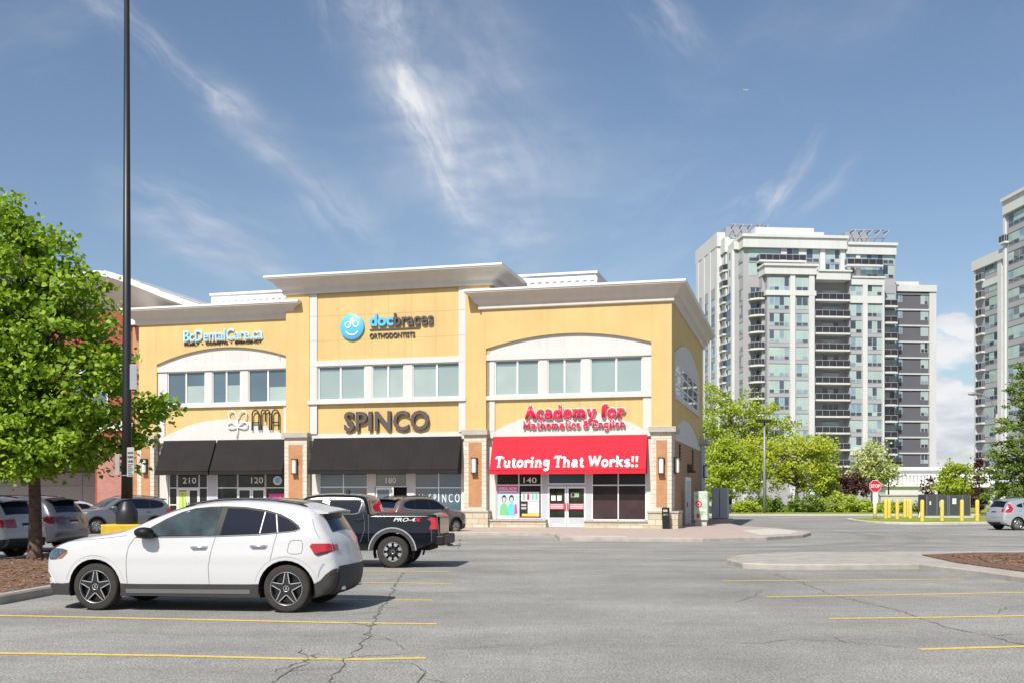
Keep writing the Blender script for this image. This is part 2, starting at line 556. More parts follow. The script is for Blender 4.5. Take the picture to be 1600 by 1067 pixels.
# ------------------------------------------------------------------ mesh helpers
class MB:
    def __init__(self):
        self.v, self.f, self.m, self.s = [], [], [], []

    def add(self, verts, faces, mat=0, smooth=False):
        o = len(self.v)
        self.v += [tuple(p) for p in verts]
        for f in faces:
            self.f.append(tuple(i + o for i in f))
            self.m.append(mat)
            self.s.append(smooth)
        return self

    def box(self, x0, x1, y0, y1, z0, z1, mat=0):
        v = [(x0, y0, z0), (x1, y0, z0), (x1, y1, z0), (x0, y1, z0), (x0, y0, z1), (x1, y0, z1), (x1, y1, z1), (x0, y1, z1)]
        return self.add(v, [(0, 3, 2, 1), (4, 5, 6, 7), (0, 1, 5, 4), (1, 2, 6, 5), (2, 3, 7, 6), (3, 0, 4, 7)], mat)

    def prism(self, poly, a0, a1, axis='y', mat=0):
        n = len(poly)
        if axis == 'y':
            f = lambda p, a: (p[0], a, p[1])
        elif axis == 'x':
            f = lambda p, a: (a, p[0], p[1])
        else:
            f = lambda p, a: (p[0], p[1], a)
        v = [f(p, a0) for p in poly] + [f(p, a1) for p in poly]
        fs = [tuple(range(n))[::-1], tuple(range(n, 2 * n))] + [(i, (i + 1) % n, n + (i + 1) % n, n + i) for i in range(n)]
        return self.add(v, fs, mat)

    def tube(self, pts, r, n=8, mat=0, smooth=True, flat=1.0, up=(0, 0, 1), cap=True, closed=False):
        pts = [Vector(p) for p in pts]
        k = len(pts)
        rs = r if isinstance(r, (list, tuple)) else [r] * k
        vs = []
        pu = None
        for i, p in enumerate(pts):
            if closed:
                t = pts[(i + 1) % k] - pts[i - 1]
            else:
                t = (pts[min(i + 1, k - 1)] - pts[max(i - 1, 0)])
            if t.length < 1e-9:
                t = Vector((0, 0, 1))
            t.normalize()
            u = Vector(up) if pu is None else pu
            if abs(u.dot(t)) > .97:
                u = Vector((1, 0, 0)) if abs(t.x) < .9 else Vector((0, 1, 0))
            a = (u - t * u.dot(t)).normalized()
            b = t.cross(a)
            pu = a
            for j in range(n):
                w = 2 * math.pi * j / n
                vs.append(p + a * (math.cos(w) * rs[i] * flat) + b * (math.sin(w) * rs[i]))
        fs = []
        for i in range(k if closed else k - 1):
            i2 = (i + 1) % k
            for j in range(n):
                j2 = (j + 1) % n
                fs.append((i * n + j, i * n + j2, i2 * n + j2, i2 * n + j))
        if cap and not closed:
            fs.append(tuple(range(n))[::-1])
            fs.append(tuple((k - 1) * n + j for j in range(n)))
        return self.add(vs, fs, mat, smooth)

    def lathe(self, prof, n=24, c=(0, 0, 0), axis='z', mat=0, smooth=True, closed=False):
        vs, fs = [], []
        k = len(prof)
        for i, (r, h) in enumerate(prof):
            for j in range(n):
                w = 2 * math.pi * j / n
                a, b = r * math.cos(w), r * math.sin(w)
                p = (a, b, h) if axis == 'z' else (a, h, b) if axis == 'y' else (h, a, b)
                vs.append((p[0] + c[0], p[1] + c[1], p[2] + c[2]))
        for i in range(k if closed else k - 1):
            i2 = (i + 1) % k
            for j in range(n):
                j2 = (j + 1) % n
                fs.append((i * n + j, i * n + j2, i2 * n + j2, i2 * n + j))
        return self.add(vs, fs, mat, smooth)

    def build(self, name, mats_, parent=None, loc=None, rotz=0., fix=True, angle=None, bevel=0.):
        me = bpy.data.meshes.new(name)
        me.from_pydata([tuple(map(float, p)) for p in self.v], [], self.f)
        if not isinstance(mats_, (list, tuple)):
            mats_ = [mats_]
        for mm in mats_:
            me.materials.append(MT[mm] if isinstance(mm, str) else mm)
        me.polygons.foreach_set('material_index', self.m)
        me.polygons.foreach_set('use_smooth', self.s)
        if fix:
            bm = bmesh.new()
            bm.from_mesh(me)
            bmesh.ops.recalc_face_normals(bm, faces=bm.faces)
            bm.to_mesh(me)
            bm.free()
        if angle:
            me.set_sharp_from_angle(angle=R(angle))
        me.update()
        o = bpy.data.objects.new(name, me)
        COL.objects.link(o)
        if parent:
            o.parent = parent
        if loc:
            o.location = loc
        if rotz:
            o.rotation_euler = (0, 0, rotz)
        if bevel:
            b = o.modifiers.new('bevel', 'BEVEL')
            b.width = bevel
            b.segments = 2
            b.limit_method = 'ANGLE'
        return o


def tag(o, label=None, cat=None, group=None, kind=None):
    if label:
        o['label'] = label
    if cat:
        o['category'] = cat
    if group:
        o['group'] = group
    if kind:
        o['kind'] = kind
    return o


def thing(name, label, cat, loc=(0, 0, 0), rotz=0., group=None):
    o = bpy.data.objects.new(name, None)
    COL.objects.link(o)
    o.location = loc
    o.rotation_euler = (0, 0, rotz)
    return tag(o, label, cat, group)


def copy_tree(o, parent=None):
    c = o.copy()
    COL.objects.link(c)
    c.parent = parent
    for ch in list(o.children):
        copy_tree(ch, c)
    return c


def text_verts(body, offset=0.0, res=3, spacing=1.0):
    cu = bpy.data.curves.new('tmp', 'FONT')
    cu.body = body
    cu.offset = offset
    cu.resolution_u = res
    cu.space_character = spacing
    o = bpy.data.objects.new('tmp', cu)
    COL.objects.link(o)
    dg = bpy.context.evaluated_depsgraph_get()
    dg.update()
    me = bpy.data.meshes.new_from_object(o.evaluated_get(dg))
    v = np.array([tuple(p.co) for p in me.vertices])
    f = [tuple(p.vertices) for p in me.polygons]
    bpy.data.objects.remove(o)
    bpy.data.curves.remove(cu)
    bpy.data.meshes.remove(me)
    return v, f


def add_text(mb, body, x0, x1, z0, z1, yf, depth, mat=0, bold=0.0, shear=0.0, margin=0.0, spacing=1.0, rise=0.0):
    """extruded lettering fitted into x0..x1, z0..z1, its front face at y = yf, facing -y"""
    v, f = text_verts(body, bold, spacing=spacing)
    mn, mxx = v[:, :2].min(0), v[:, :2].max(0)
    u = (v[:, 0] - mn[0]) / (mxx[0] - mn[0])
    w = (v[:, 1] - mn[1]) / (mxx[1] - mn[1])
    u = u + shear * (w - .5) * (z1 - z0) / (x1 - x0)
    X = (x0 - margin) + u * (x1 - x0 + 2 * margin)
    Zz = (z0 - margin) + w * (z1 - z0 + 2 * margin) + rise * u
    n = len(v)
    vs = [(X[i], yf, Zz[i]) for i in range(n)] + [(X[i], yf + depth, Zz[i]) for i in range(n)]
    cnt = {}
    for p in f:
        for i in range(len(p)):
            a, b = p[i], p[(i + 1) % len(p)]
            cnt[(a, b)] = 1
    fs = [tuple(p) for p in f]
    for (a, b) in cnt:
        if (b, a) not in cnt:
            fs.append((a, a + n, b + n, b))
    return mb.add(vs, fs, mat)


def arc_pts(u0, u1, z0, z1, rise_mid, n=18):
    """flat arch from (u0,z0) to (u1,z1) with crown height rise_mid"""
    pts = []
    for i in range(n + 1):
        t = i / n
        zz = z0 + (z1 - z0) * t
        top = rise_mid
        k = 1 - (2 * t - 1) ** 2
        pts.append((u0 + (u1 - u0) * t, zz + (top - (z0 + z1) / 2) * k))
    return pts


# ------------------------------------------------------------------ ground
mb = MB().add([(-3000, -3000, -.02), (3000, -3000, -.02), (3000, 6000, -.02), (-3000, 6000, -.02)], [(0, 1, 2, 3)])
tag(mb.build('ground', M('far_ground', (.17, .17, .12), .95, var=.2, scale=.02)), kind='structure')
mb = MB()
mb.add([(-120, -60, 0), (130, -60, 0), (130, 102, 0), (-120, 102, 0)], [(0, 1, 2, 3)])
tag(mb.build('parking_lot', 'asphalt'), kind='structure')


def ribbon(mb, pts, w, z, mat=0):
    pts = [Vector((p[0], p[1], 0)) for p in pts]
    ws = w if isinstance(w, (list, tuple)) else [w] * len(pts)
    vs = []
    for i, p in enumerate(pts):
        t = (pts[min(i + 1, len(pts) - 1)] - pts[max(i - 1, 0)]).normalized()
        n = Vector((-t.y, t.x, 0))
        vs.append(p + n * ws[i] / 2 + Vector((0, 0, z)))
        vs.append(p - n * ws[i] / 2 + Vector((0, 0, z)))
    mb.add(vs, [(2 * i, 2 * i + 1, 2 * i + 3, 2 * i + 2) for i in range(len(pts) - 1)], mat)


mb = MB()
W = .12
for pts in ([(-9.5, 15.45), (-7.1, 15.08), (-4.0, 14.55), (-2.4, 14.24), (-.97, 14.08)],
            [(-7.6, 11.75), (-5.39, 11.45), (-3.6, 11.28), (-2.2, 11.06), (-1.5, 11.02), (-.88, 11.12)],
            [(-7.6, 18.35), (-5, 17.85), (-2.44, 17.36), (-1.26, 17.3)],
            [(-7.6, 21.9), (-3.0, 20.93), (-1.15, 20.6)], [(-7.6, 24.9), (-3.41, 24.0), (-1.36, 23.9)],
            [(4.12, 21.25), (6.5, 21.45), (9.02, 21.74)], [(4.17, 17.87), (6.5, 18.25), (9.3, 18.8)],
            [(4.28, 14.69), (5.8, 14.85), (7.6, 15.12), (9.5, 15.4)], [(4.4, 11.74), (5.8, 12.0), (9.4, 12.6)]):
    ribbon(mb, pts, W, .004)
for pts in ([(-2.3, 42.6), (1.9, 47.2)], [(-5.0, 43.6), (-1.2, 48.0)], [(24.4, 50.4), (33, 49.0)], [(15.9, 80), (17.5, 76)]):
    ribbon(mb, pts, .14, .004)
tag(mb.build('parking_lines', 'yellow_paint'), kind='structure')
mb = MB()
ribbon(mb, [(20.0, 84.5), (25.2, 87.5)], .5, .004)
ribbon(mb, [(22.3, 58.5), (27.5, 58.8)], .25, .004)
tag(mb.build('stop_line', 'white_paint'), kind='structure')


def gp(px, py):
    z = 1700 * 1.65 / (py - 775.)
    return ((px - 800) / 1700. * z, z)


mb = MB()


def crack(pix, w, jit=.06, seg=.16, br=0):
    pts = [Vector((*gp(*p), 0)) for p in pix]
    out = [pts[0]]
    for a, b in zip(pts, pts[1:]):
        n = max(2, int((b - a).length / seg))
        nn = Vector((-(b - a).y, (b - a).x, 0)).normalized()
        for i in range(1, n + 1):
            k = 1 if i < n else .3
            out.append(a.lerp(b, i / n) + nn * rng.gauss(0, jit * .5) * k)
    ws = [w * .62 * rng.uniform(.3, 1.3) for _ in out]
    ws[0] = ws[-1] = .004
    ribbon(mb, out, ws, .003 + .0002 * len(cr_n))
    cr_n.append(1)
    for _ in range(br):
        i = rng.randrange(2, len(out) - 3)
        p = out[i]
        a = rng.uniform(0, 6.28)
        q = [p + Vector((math.cos(a), math.sin(a), 0)) * (.14 * k) + Vector((rng.gauss(0, .02), rng.gauss(0, .02), 0)) for k in range(6)]
        ribbon(mb, q, [w * .5, w * .5, w * .4, w * .35, w * .2, .003], .003 + .0002 * len(cr_n))
        cr_n.append(1)


cr_n = []
crack([(1200, 894), (1250, 909), (1308, 931), (1400, 952), (1480, 980), (1524, 989)], .036, .045, br=2)
crack([(1545, 993), (1575, 1002), (1610, 1008)], .035)
crack([(1524, 989), (1560, 992), (1610, 990)], .03)
crack([(1115, 1003), (1195, 1004), (1240, 998), (1300, 1000), (1420, 1012)], .022, br=1)
crack([(632, 893), (622, 905), (606, 935), (592, 955), (578, 985), (560, 1015), (530, 1045), (505, 1080)], .034, .055, br=6)
crack([(575, 988), (610, 1000), (640, 1018), (760, 1010), (960, 1006), (1100, 1003)], .018)
crack([(500, 1020), (470, 1040), (425, 1067), (410, 1085)], .025, br=2)
crack([(470, 1012), (480, 1030), (430, 1050)], .02)
crack([(590, 1035), (640, 1035), (665, 1050), (650, 1067), (640, 1085)], .022)
crack([(660, 1060), (700, 1067), (760, 1080)], .018)
crack([(610, 927), (720, 925), (870, 928), (900, 932)], .018)
crack([(860, 943), (940, 942), (1100, 940)], .016)
crack([(740, 880), (850, 881), (930, 884), (1070, 884)], .03, .05)
crack([(160, 986), (300, 992), (480, 993), (620, 999)], .016)
crack([(720, 862), (820, 866), (930, 868)], .03, .05)
crack([(1080, 943), (1150, 940), (1180, 930), (1190, 922)], .018, br=1)
crack([(1540, 960), (1580, 948), (1640, 941)], .014)
crack([(20, 985), (70, 984), (110, 976)], .014)
crack([(200, 855), (206, 872), (180, 880)], .02)
tag(mb.build('asphalt_cracks', 'crack', fix=False), kind='structure')


def smooth_poly(poly, it=2, keep=()):
    for _ in range(it):
        out = []
        n = len(poly)
        for i in range(n):
            a, b = poly[i], poly[(i + 1) % n]
            out.append((a[0] * .75 + b[0] * .25, a[1] * .75 + b[1] * .25))
            out.append((a[0] * .25 + b[0] * .75, a[1] * .25 + b[1] * .75))
        poly = out
    return poly


def inset_poly(poly, d):
    n = len(poly)
    ar = sum(poly[i][0] * poly[(i + 1) % n][1] - poly[(i + 1) % n][0] * poly[i][1] for i in range(n))
    sg = 1 if ar > 0 else -1
    out = []
    for i in range(n):
        p0, p1, p2 = Vector(poly[i - 1]), Vector(poly[i]), Vector(poly[(i + 1) % n])
        a, b = (p1 - p0), (p2 - p1)
        if a.length < 1e-6 or b.length < 1e-6:
            out.append(tuple(p1))
            continue
        a.normalize()
        b.normalize()
        n1, n2 = Vector((-a.y, a.x)) * sg, Vector((-b.y, b.x)) * sg
        m = (n1 + n2)
        if m.length < 1e-6:
            m = n1
        m.normalize()
        out.append(tuple(p1 + m * (d / max(.35, m.dot(n1)))))
    return out


def curb_block(name, poly, top_mat, kerb_mat='concrete', h=.14, kw=.16, fill_h=None):
    """a kerb ring with a rounded edge and the fill inside it; two structure objects"""
    n = len(poly)
    a = poly
    b = inset_poly(poly, .025)
    c = inset_poly(poly, kw)
    mb = MB()
    vs = [(p[0], p[1], 0) for p in a] + [(p[0], p[1], h - .03) for p in a] + [(p[0], p[1], h) for p in b] + [(p[0], p[1], h) for p in c] + [(p[0], p[1], 0) for p in c]
    fs = []
    for k in range(4):
        for i in range(n):
            j = (i + 1) % n
            fs.append((k * n + i, k * n + j, (k + 1) * n + j, (k + 1) * n + i))
    mb.add(vs, fs, 0)
    tag(mb.build(name + '_kerb', kerb_mat), kind='structure')
    fh = fill_h if fill_h is not None else h - .004
    m2 = MB()
    m2.add([(p[0], p[1], fh) for p in c], [tuple(range(n))])
    return tag(m2.build(name, top_mat), kind='structure')


# pavement round the shops
side = [(-45, 57.0), (-20, 51.2), (-2.2, 46.6), (1.2, 45.6), (1.75, 44.8), (1.8, 41.0), (2.4, 40.3), (6.97, 39.7), (9.6, 41.0), (11.6, 43.4), (12.7, 46.2), (12.95, 49.0),
        (12.6, 53), (11.9, 57), (12.4, 62), (14.2, 70), (15.0, 76), (-45, 80)]
curb_block('pavement', side, 'paver')
mb = MB()
mb.add([(9.7, 42.5, .1415), (11.2, 44.0, .1415), (12.25, 46.4, .1415), (12.5, 49.0, .1415), (12.35, 51.5, .1415), (10.2, 48.5, .1415)], [(0, 1, 2, 3, 4, 5)])
mb.add([(1.98, 41.2, .1415), (2.55, 40.6, .1415), (4.3, 40.35, .1415), (4.3, 41.6, .1415), (2.0, 42.2, .1415)], [(0, 1, 2, 3, 4)])
tag(mb.build('kerb_ramp', 'concrete_light'), kind='structure')
# right-hand island
isl = [(5.30, 25.0), (5.9, 24.55), (7.0, 24.5), (9.25, 24.75), (9.65, 22.5), (9.85, 18.4), (10.3, 17.6), (14.6, 17.6), (14.6, 30.6), (11.2, 30.2), (7.2, 29.7), (5.9, 28.4), (5.25, 26.6)]
curb_block('island_pavement', isl, 'concrete', h=.13)
mb = MB()
mb.prism([(10.5, 18), (14.3, 18), (14.3, 29.3), (12.4, 29.2), (10.62, 28.2), (10.2, 25.0)], .128, .150, axis='z')
tag(mb.build('island_mulch', 'mulch'), kind='structure')
# left-hand planted median
med = smooth_poly([(-12.45, 10.0), (-7.75, 10.0), (-7.75, 34), (-12.45, 34)], 3)
med = [(-7.72, 14), (-7.72, 32), (-8.2, 33.6), (-9.5, 34.2), (-10.8, 34.2), (-12.0, 33.4), (-12.45, 32), (-12.45, 12), (-9.0, 12)]
med = [(-12.45, 12), (-9.3, 12), (-8.4, 14.6), (-7.8, 16.6), (-7.7, 18.6), (-7.7, 32), (-8.2, 33.6), (-9.5, 34.2), (-10.8, 34.2), (-12.0, 33.4), (-12.45, 32)]
curb_block('median_mulch', med, 'mulch', h=.15)
# scattered bark chips on both beds
mb = MB()
for _ in range(2600):
    if rng.random() < .7:
        x, y = rng.uniform(-12.2, -7.95), rng.uniform(16.5, 30)
        z = .148
    else:
        x, y = rng.uniform(10.75, 14.2), rng.uniform(18.3, 28)
        z = .152
    a, s, w = rng.uniform(0, 6.28), rng.uniform(.02, .06), rng.uniform(.01, .022)
    ca, sa = math.cos(a), math.sin(a)
    t = rng.uniform(-.015, .02)
    mb.add([(x - ca * s - sa * w, y - sa * s + ca * w, z + .012), (x - ca * s + sa * w, y - sa * s - ca * w, z + .004),
            (x + ca * s + sa * w, y + sa * s - ca * w, z + .012 + t), (x + ca * s - sa * w, y + sa * s + ca * w, z + .02 + t)], [(0, 1, 2, 3)])
tag(mb.build('bark_chips', M('bark_chip', (.25, .14, .085), .95, var=.6, scale=30), fix=False), kind='stuff')
# far grass verge and the bollard island
mb = MB()
mb.prism([(13, 93.0), (36, 93.8), (60, 96), (60, 96.3), (36, 94.1), (13, 93.3)], 0, .15, axis='z')
tag(mb.build('verge_kerb', 'concrete_light'), kind='structure')
mb = MB()
mb.add([(13, 93.3, .145), (36, 94.1, .145), (60, 96.3, .145), (110, 99, .145), (160, 180, .145), (-60, 180, .145), (-60, 108, .145), (13, 104, .145)], [tuple(range(8))])
tag(mb.build('grass_verge', 'grass'), kind='structure')
bi = [(24.2, 77.5), (23.2, 75.8), (22.1, 70), (21.9, 66.8), (22.5, 64.8), (24.4, 63.6), (28, 65.0), (40, 69), (40, 84), (29, 83)]
curb_block('island_grass', smooth_poly(bi, 1), 'grass', 'concrete_light', h=.14, kw=.3)

# ------------------------------------------------------------------ the yellow shops
BA = -math.atan2(.2545, .967)
bld = thing('retail_building', 'yellow two-storey shop building with flared white cornices and four awnings', 'building', (7.63, 51.9, 0), BA)
V0 = {'L': .30, 'C': .0, 'R': -.10}
ZP = 4.85   # top of the stone piers


def B(name, mb, mats_, parent=bld, **k):
    return mb.build(name, mats_, parent, **k)


# wall skins -----------------------------------------------------------------
aL = arc_pts(-28.0, -20.05, 8.84, 8.98, 9.63)
aR = arc_pts(-9.2, -.97, 8.99, 9.03, 9.60)
mb = MB()
poly = [(-29.1, ZP - .3), (-28.0, ZP - .3)] + aL + [(-20.05, ZP - .3), (-20.02, ZP - .3), (-20.02, 11.15), (-29.1, 11.15)]
mb.prism(poly, V0['L'], V0['L'] + .3)
B('front_wall', mb, 'stucco_yellow')
mb = MB()
poly = [(-9.42, ZP - .3), (-9.2, ZP - .3)] + aR + [(-.97, ZP - .3), (0, ZP - .3), (0, 11.05), (-9.42, 11.05)]
mb.prism(poly, V0['R'], V0['R'] + .3)
B('front_wall', mb, 'stucco_yellow')
mb = MB()
mb.box(-20.14, -18.82, 0, .8, ZP - .3, 12.3)
mb.box(-10.31, -9.05, 0, .8, ZP - .3, 12.3)
mb.box(-18.82, -10.31, .10, .5, 8.5, 12.3)
B('front_wall', mb, 'stucco_yellow')
for a, b in ((-18.82, -18.40), (-10.67, -10.31)):
    B('white_pilaster', MB().box(a, b, .04, .1, 4.9, 12.3), 'stucco_white')
# joints of the upper yellow panel
mb = MB()
for u in (-17.2, -15.75, -15.36, -14.45, -13.55, -13.2, -11.9):
    mb.box(u - .012, u + .012, .094, .11, 8.75, 12.2)
for w in (9.73, 11.0):
    mb.box(-18.4, -10.67, .095, .11, w - .012, w + .012)
    mb.box(-18.82, -18.4, .035, .06, w - .01, w + .01)
    mb.box(-10.67, -10.31, .035, .06, w - .01, w + .01)
B('panel_joint', mb, 'joint')
mb = MB()
for u in (-28.05, -20.7):
    mb.box(u - .01, u + .01, V0['L'] - .004, V0['L'] + .02, 8.9 if u < -28 else 8.9, 11.0)
for u in (-9.25, -.93):
    mb.box(u - .01, u + .01, V0['R'] - .004, V0['R'] + .02, 9.0, 10.9)
B('panel_joint', mb, 'joint')


def window(u0, u1, z0, z1, y, split, glass, frame='alu', parent=bld, vent=None):
    """one window: an aluminium frame with a mullion, its panes as a sub-part"""
    fr = MB()
    t = .055
    fr.box(u0, u1, y - .05, y + .03, z1 - t, z1)
    fr.box(u0, u1, y - .05, y + .03, z0, z0 + t)
    fr.box(u0, u0 + t, y - .05, y + .03, z0 + t, z1 - t)
    fr.box(u1 - t, u1, y - .05, y + .03, z0 + t, z1 - t)
    for s in split:
        fr.box(s - .045, s + .045, y - .052, y + .03, z0 + t, z1 - t)
    o = fr.build('window', frame, parent)
    g = MB()
    ed = [u0 + t] + [x for s in split for x in (s - .045, s + .045)] + [u1 - t]
    for i in range(0, len(ed), 2):
        dy = rng.uniform(-.004, .004)
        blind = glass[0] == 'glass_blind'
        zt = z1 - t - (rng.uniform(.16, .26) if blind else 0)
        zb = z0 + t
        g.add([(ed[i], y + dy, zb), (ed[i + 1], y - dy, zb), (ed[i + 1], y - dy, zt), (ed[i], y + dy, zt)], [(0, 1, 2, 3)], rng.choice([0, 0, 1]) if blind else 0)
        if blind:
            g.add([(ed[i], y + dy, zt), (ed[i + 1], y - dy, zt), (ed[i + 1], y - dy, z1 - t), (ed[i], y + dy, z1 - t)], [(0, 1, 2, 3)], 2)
        elif rng.random() < .4:
            h = zb + rng.uniform(.3, 1.2)
            g.add([(ed[i], y + dy - .003, zb), (ed[i + 1], y - dy - .003, zb), (ed[i + 1], y - dy - .003, h), (ed[i], y + dy - .003, h)], [(0, 1, 2, 3)], 1)
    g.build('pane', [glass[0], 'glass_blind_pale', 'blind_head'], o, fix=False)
    return o


def bay(k, u0, u1, groups, splits, glass, arch=None, low=None):
    yf = V0[k]
    # white ledges and mullions
    mb = MB()
    zt = 8.40
    if arch:
        mb.prism([(u0, 8.55), (u1, 8.55)] + [(p[0], p[1] + .06) for p in arch[::-1]], yf + .14, yf + .5)
    mb.box(u0 + .002, u1 - .002, yf + .03, yf + .5, zt + .012, 8.70)
    mb.box(u0 - (.06 if k == 'C' else -.002), u1 + (.04 if k == 'C' else -.002), yf - (.06 if k == 'C' else -.02), yf + .5, 6.44, 6.64)
    edges = [u0] + [x for g in groups for x in g] + [u1]
    for i in range(0, len(edges), 2):
        mb.box(edges[i], edges[i + 1], yf + .10, yf + .5, 6.64, zt)
    B('white_surround', mb, 'stucco_white')
    jm = MB()
    if arch:
        us = [g for gg in groups for g in gg] + list(splits)
        for u in us:
            top = max(p[1] for p in arch if abs(p[0] - u) < .8) - .08
            jm.box(u - .009, u + .009, yf + .136, yf + .15, 8.7, top)
    for u in splits + [g for gg in groups for g in gg][1:-1]:
        jm.box(u - .009, u + .009, yf + .155, yf + .17, 4.92, 6.42)
    B('panel_joint', jm, 'joint_white' if arch else 'joint')
    # windows
    for i, g in enumerate(groups):
        window(g[0], g[1], 6.645, zt + .01, yf + .2, [splits[i]], glass[i])
    # signage panel
    mb = MB()
    mb.box(u0, u1, yf + .16, yf + .5, 4.9, 6.44)
    B('sign_panel', mb, 'stucco_yellow')
    mb = MB()
    if k != 'C':
        mb.box(u0 + .002, u0 + .42, yf + .10, yf + .5, 4.9, 6.44)
        mb.box(u1 - .42, u1 - .002, yf + .10, yf + .5, 4.9, 6.44)
    if low:
        pl = arc_pts(u0 + .5, u1 - .5, 4.95, 4.95, low)
        mb.prism([(u0 + .5, 4.9), (u1 - .5, 4.9)] + pl[::-1], yf + .125, yf + .5)
    mb.box(u0, u1, yf + .11, yf + .6, 4.55, 4.9)
    B('white_band', mb, 'stucco_white')


bay('L', -28.0, -20.05, [(-27.41, -25.12), (-24.70, -23.0), (-22.55, -20.28)], [-26.28, -23.85, -21.4],
    [['glass_sky', 'glass_sky'], ['glass_sky', 'glass_sky'], ['glass_sky', 'glass_sky']], aL, 5.78)
bay('C', -18.82, -10.31, [(-18.35, -15.75), (-15.36, -13.62), (-13.17, -10.65)], [-17.11, -14.48, -11.86],
    [['glass_blind', 'glass_blind']] * 3)
bay('R', -9.2, -.97, [(-8.78, -6.52), (-6.10, -4.38), (-3.96, -1.41)], [-7.62, -5.24, -2.68],
    [['glass_blind', 'glass_blind']] * 3, aR, 5.86)


# cornices --------------------------------------------------------------------
def cornice(path, z0, h, out, name='cornice'):
    prof = [(.0, -.02), (.10, -.02), (.13, .02), (.13, .20), (.20, .27), (.30, .32), (out * .62, h * .62), (out - .08, h - .20), (out - .02, h - .17)]
    lip = [(out - .02, h - .17), (out, h - .165), (out + .0, h - .11), (out + .05, h - .10), (out + .05, h), (-.3, h + .04)]
    n = len(path)
    nor = []
    for i in range(n):
        def en(a, b):
            t = (Vector(b) - Vector(a)).normalized()
            return Vector((t.y, -t.x))
        if i == 0:
            m = en(path[0], path[1])
            nor.append(m)
        elif i == n - 1:
            nor.append(en(path[-2], path[-1]))
        else:
            a, b = en(path[i - 1], path[i]), en(path[i], path[i + 1])
            m = (a + b)
            nor.append(m / m.dot(a))

    def sweep(pr, mat):
        vs = []
        for i, p in enumerate(path):
            for (d, z) in pr:
                q = Vector(p) + nor[i] * d
                vs.append((q.x, q.y, z0 + z))
        k = len(pr)
        fs = [(i * k + j, i * k + j + 1, (i + 1) * k + j + 1, (i + 1) * k + j) for i in range(n - 1) for j in range(k - 1)]
        mb.add(vs, fs, mat)
    mb = MB()
    sweep(prof, 0)
    sweep(lip, 1)
    return B(name, mb, ['cornice_white', 'lip_white'], fix=False)


cornice([(-29.12, 6), (-29.12, V0['L']), (-20.02, V0['L']), (-20.02, 3)], 11.0, .82, .72)
cornice([(-20.16, 4), (-20.16, 0), (-9.03, 0), (-9.03, 4)], 12.18, .88, .80)
cornice([(-9.44, 1.6), (-9.44, V0['R']), (.0, V0['R']), (.0, 17.3), (-6, 17.3)], 10.92, .90, .70)
mb = MB()
mb.box(-28.9, -.3, 3.0, 17.0, 10.6, 10.9)
mb.box(-20.0, -9.2, .8, 6.0, 10.9, 12.6)
mb.box(-28.9, -20.2, .7, 3.0, 10.8, 11.4)
mb.box(-9.3, -.3, .4, 3.0, 10.8, 11.4)
B('roof', mb, 'roof_grey')
mb = MB()
mb.box(-29.1, -28.8, .602, 17.3, 0, 11.0)
mb.box(-28.8, -.3, 17.0, 17.3, 0, 11.0)
B('rear_wall', mb, 'stucco_yellow')


def roof_screen(u0, u1, v0, v1, z1):
    mb = MB()
    n = int((u1 - u0) / .10)
    pts = []
    for i in range(n + 1):
        u = u0 + (u1 - u0) * i / n
        pts.append((u, v0 + (0 if (i // 2) % 2 else .13)))
    nv = int((v1 - v0) / .085)
    for i in range(1, nv + 1):
        pts.append((u1 - (0 if (i // 2) % 2 else .13), v0 + (v1 - v0) * i / nv))
    k = len(pts)
    mb.add([(p[0], p[1], 10.9) for p in pts] + [(p[0], p[1], z1 - .28) for p in pts], [(i, i + 1, k + i + 1, k + i) for i in range(k - 1)], 0)
    mb.box(u0 - .03, u1 + .03, v0 - .03, v1, z1 - .12, z1)
    mb.box(u0 + .06, u1 - .06, v0 + .06, v1, z1 - .45, z1 - .12)
    return B('roof_screen', mb, 'screen_white', fix=False)


roof_screen(-27.5, -21.7, 5.0, 9.0, 13.5)
roof_screen(-9.9, -4.35, 4.0, 8.6, 13.42)


# stone piers -----------------------------------------------------------------
def pier(u0, u1, yf, y1, side_bricks=False, base_x=.14, first=True):
    mb = MB()
    mb.box(u0, u1, yf, y1, .9, ZP - .14, 0)
    o = B('stone_pier', mb, 'stone')
    b = MB()
    b.box(u0 - base_x, u1 + base_x, yf - .18, y1, 0, .86, 0)
    b.build('pier_base', 'stone_base', o, bevel=.012)
    c = MB()
    MB().box(u0 - base_x - .03, u1 + base_x + .03, yf - .22, y1, .86, .96, 0).build('pier_ledge', 'stone_cap', o, bevel=.012)
    c.box(u0 - .10, u1 + .10, yf - .16, y1, ZP - .14, ZP + .12, 0)
    c.build('pier_cap', 'stone_cap', o, bevel=.012)
    p = MB()
    m = .24
    p.box(u0 + m, u1 - m, yf - .012, yf + .05, 1.15, ZP - .50)
    p.build('brick_panel', 'brick_orange', o)
    return o


pier(-29.08, -28.05, .12, .75)
pier(-20.12, -18.85, -.22, .6)
pier(-10.30, -9.15, -.24, .6)
mb = MB()
mb.box(-.95, .02, -.32, 1.0, .9, ZP - .14)
o = B('stone_pier', mb, 'stone')
b = MB().box(-1.08, .34, -.52, 1.5, 0, .86)
b.build('pier_base', 'stone_base', o, bevel=.012)
MB().box(-1.11, .38, -.56, 1.54, .86, .96).build('pier_ledge', 'stone_cap', o, bevel=.012)
c = MB().box(-1.05, .24, -.50, 1.35, ZP - .14, ZP + .12)
c.build('pier_cap', 'stone_cap', o, bevel=.012)
p = MB().box(-.71, -.19, -.332, -.28, 1.15, ZP - .52)
p.build('brick_panel', 'brick_orange', o)
mb = MB().box(-.9, .12, 15.2, 17.45, 0, ZP + .0)
o = B('stone_pier', mb, 'cab_grey')
c = MB().box(-1.0, .45, 15.0, 17.6, ZP, ZP + .3)
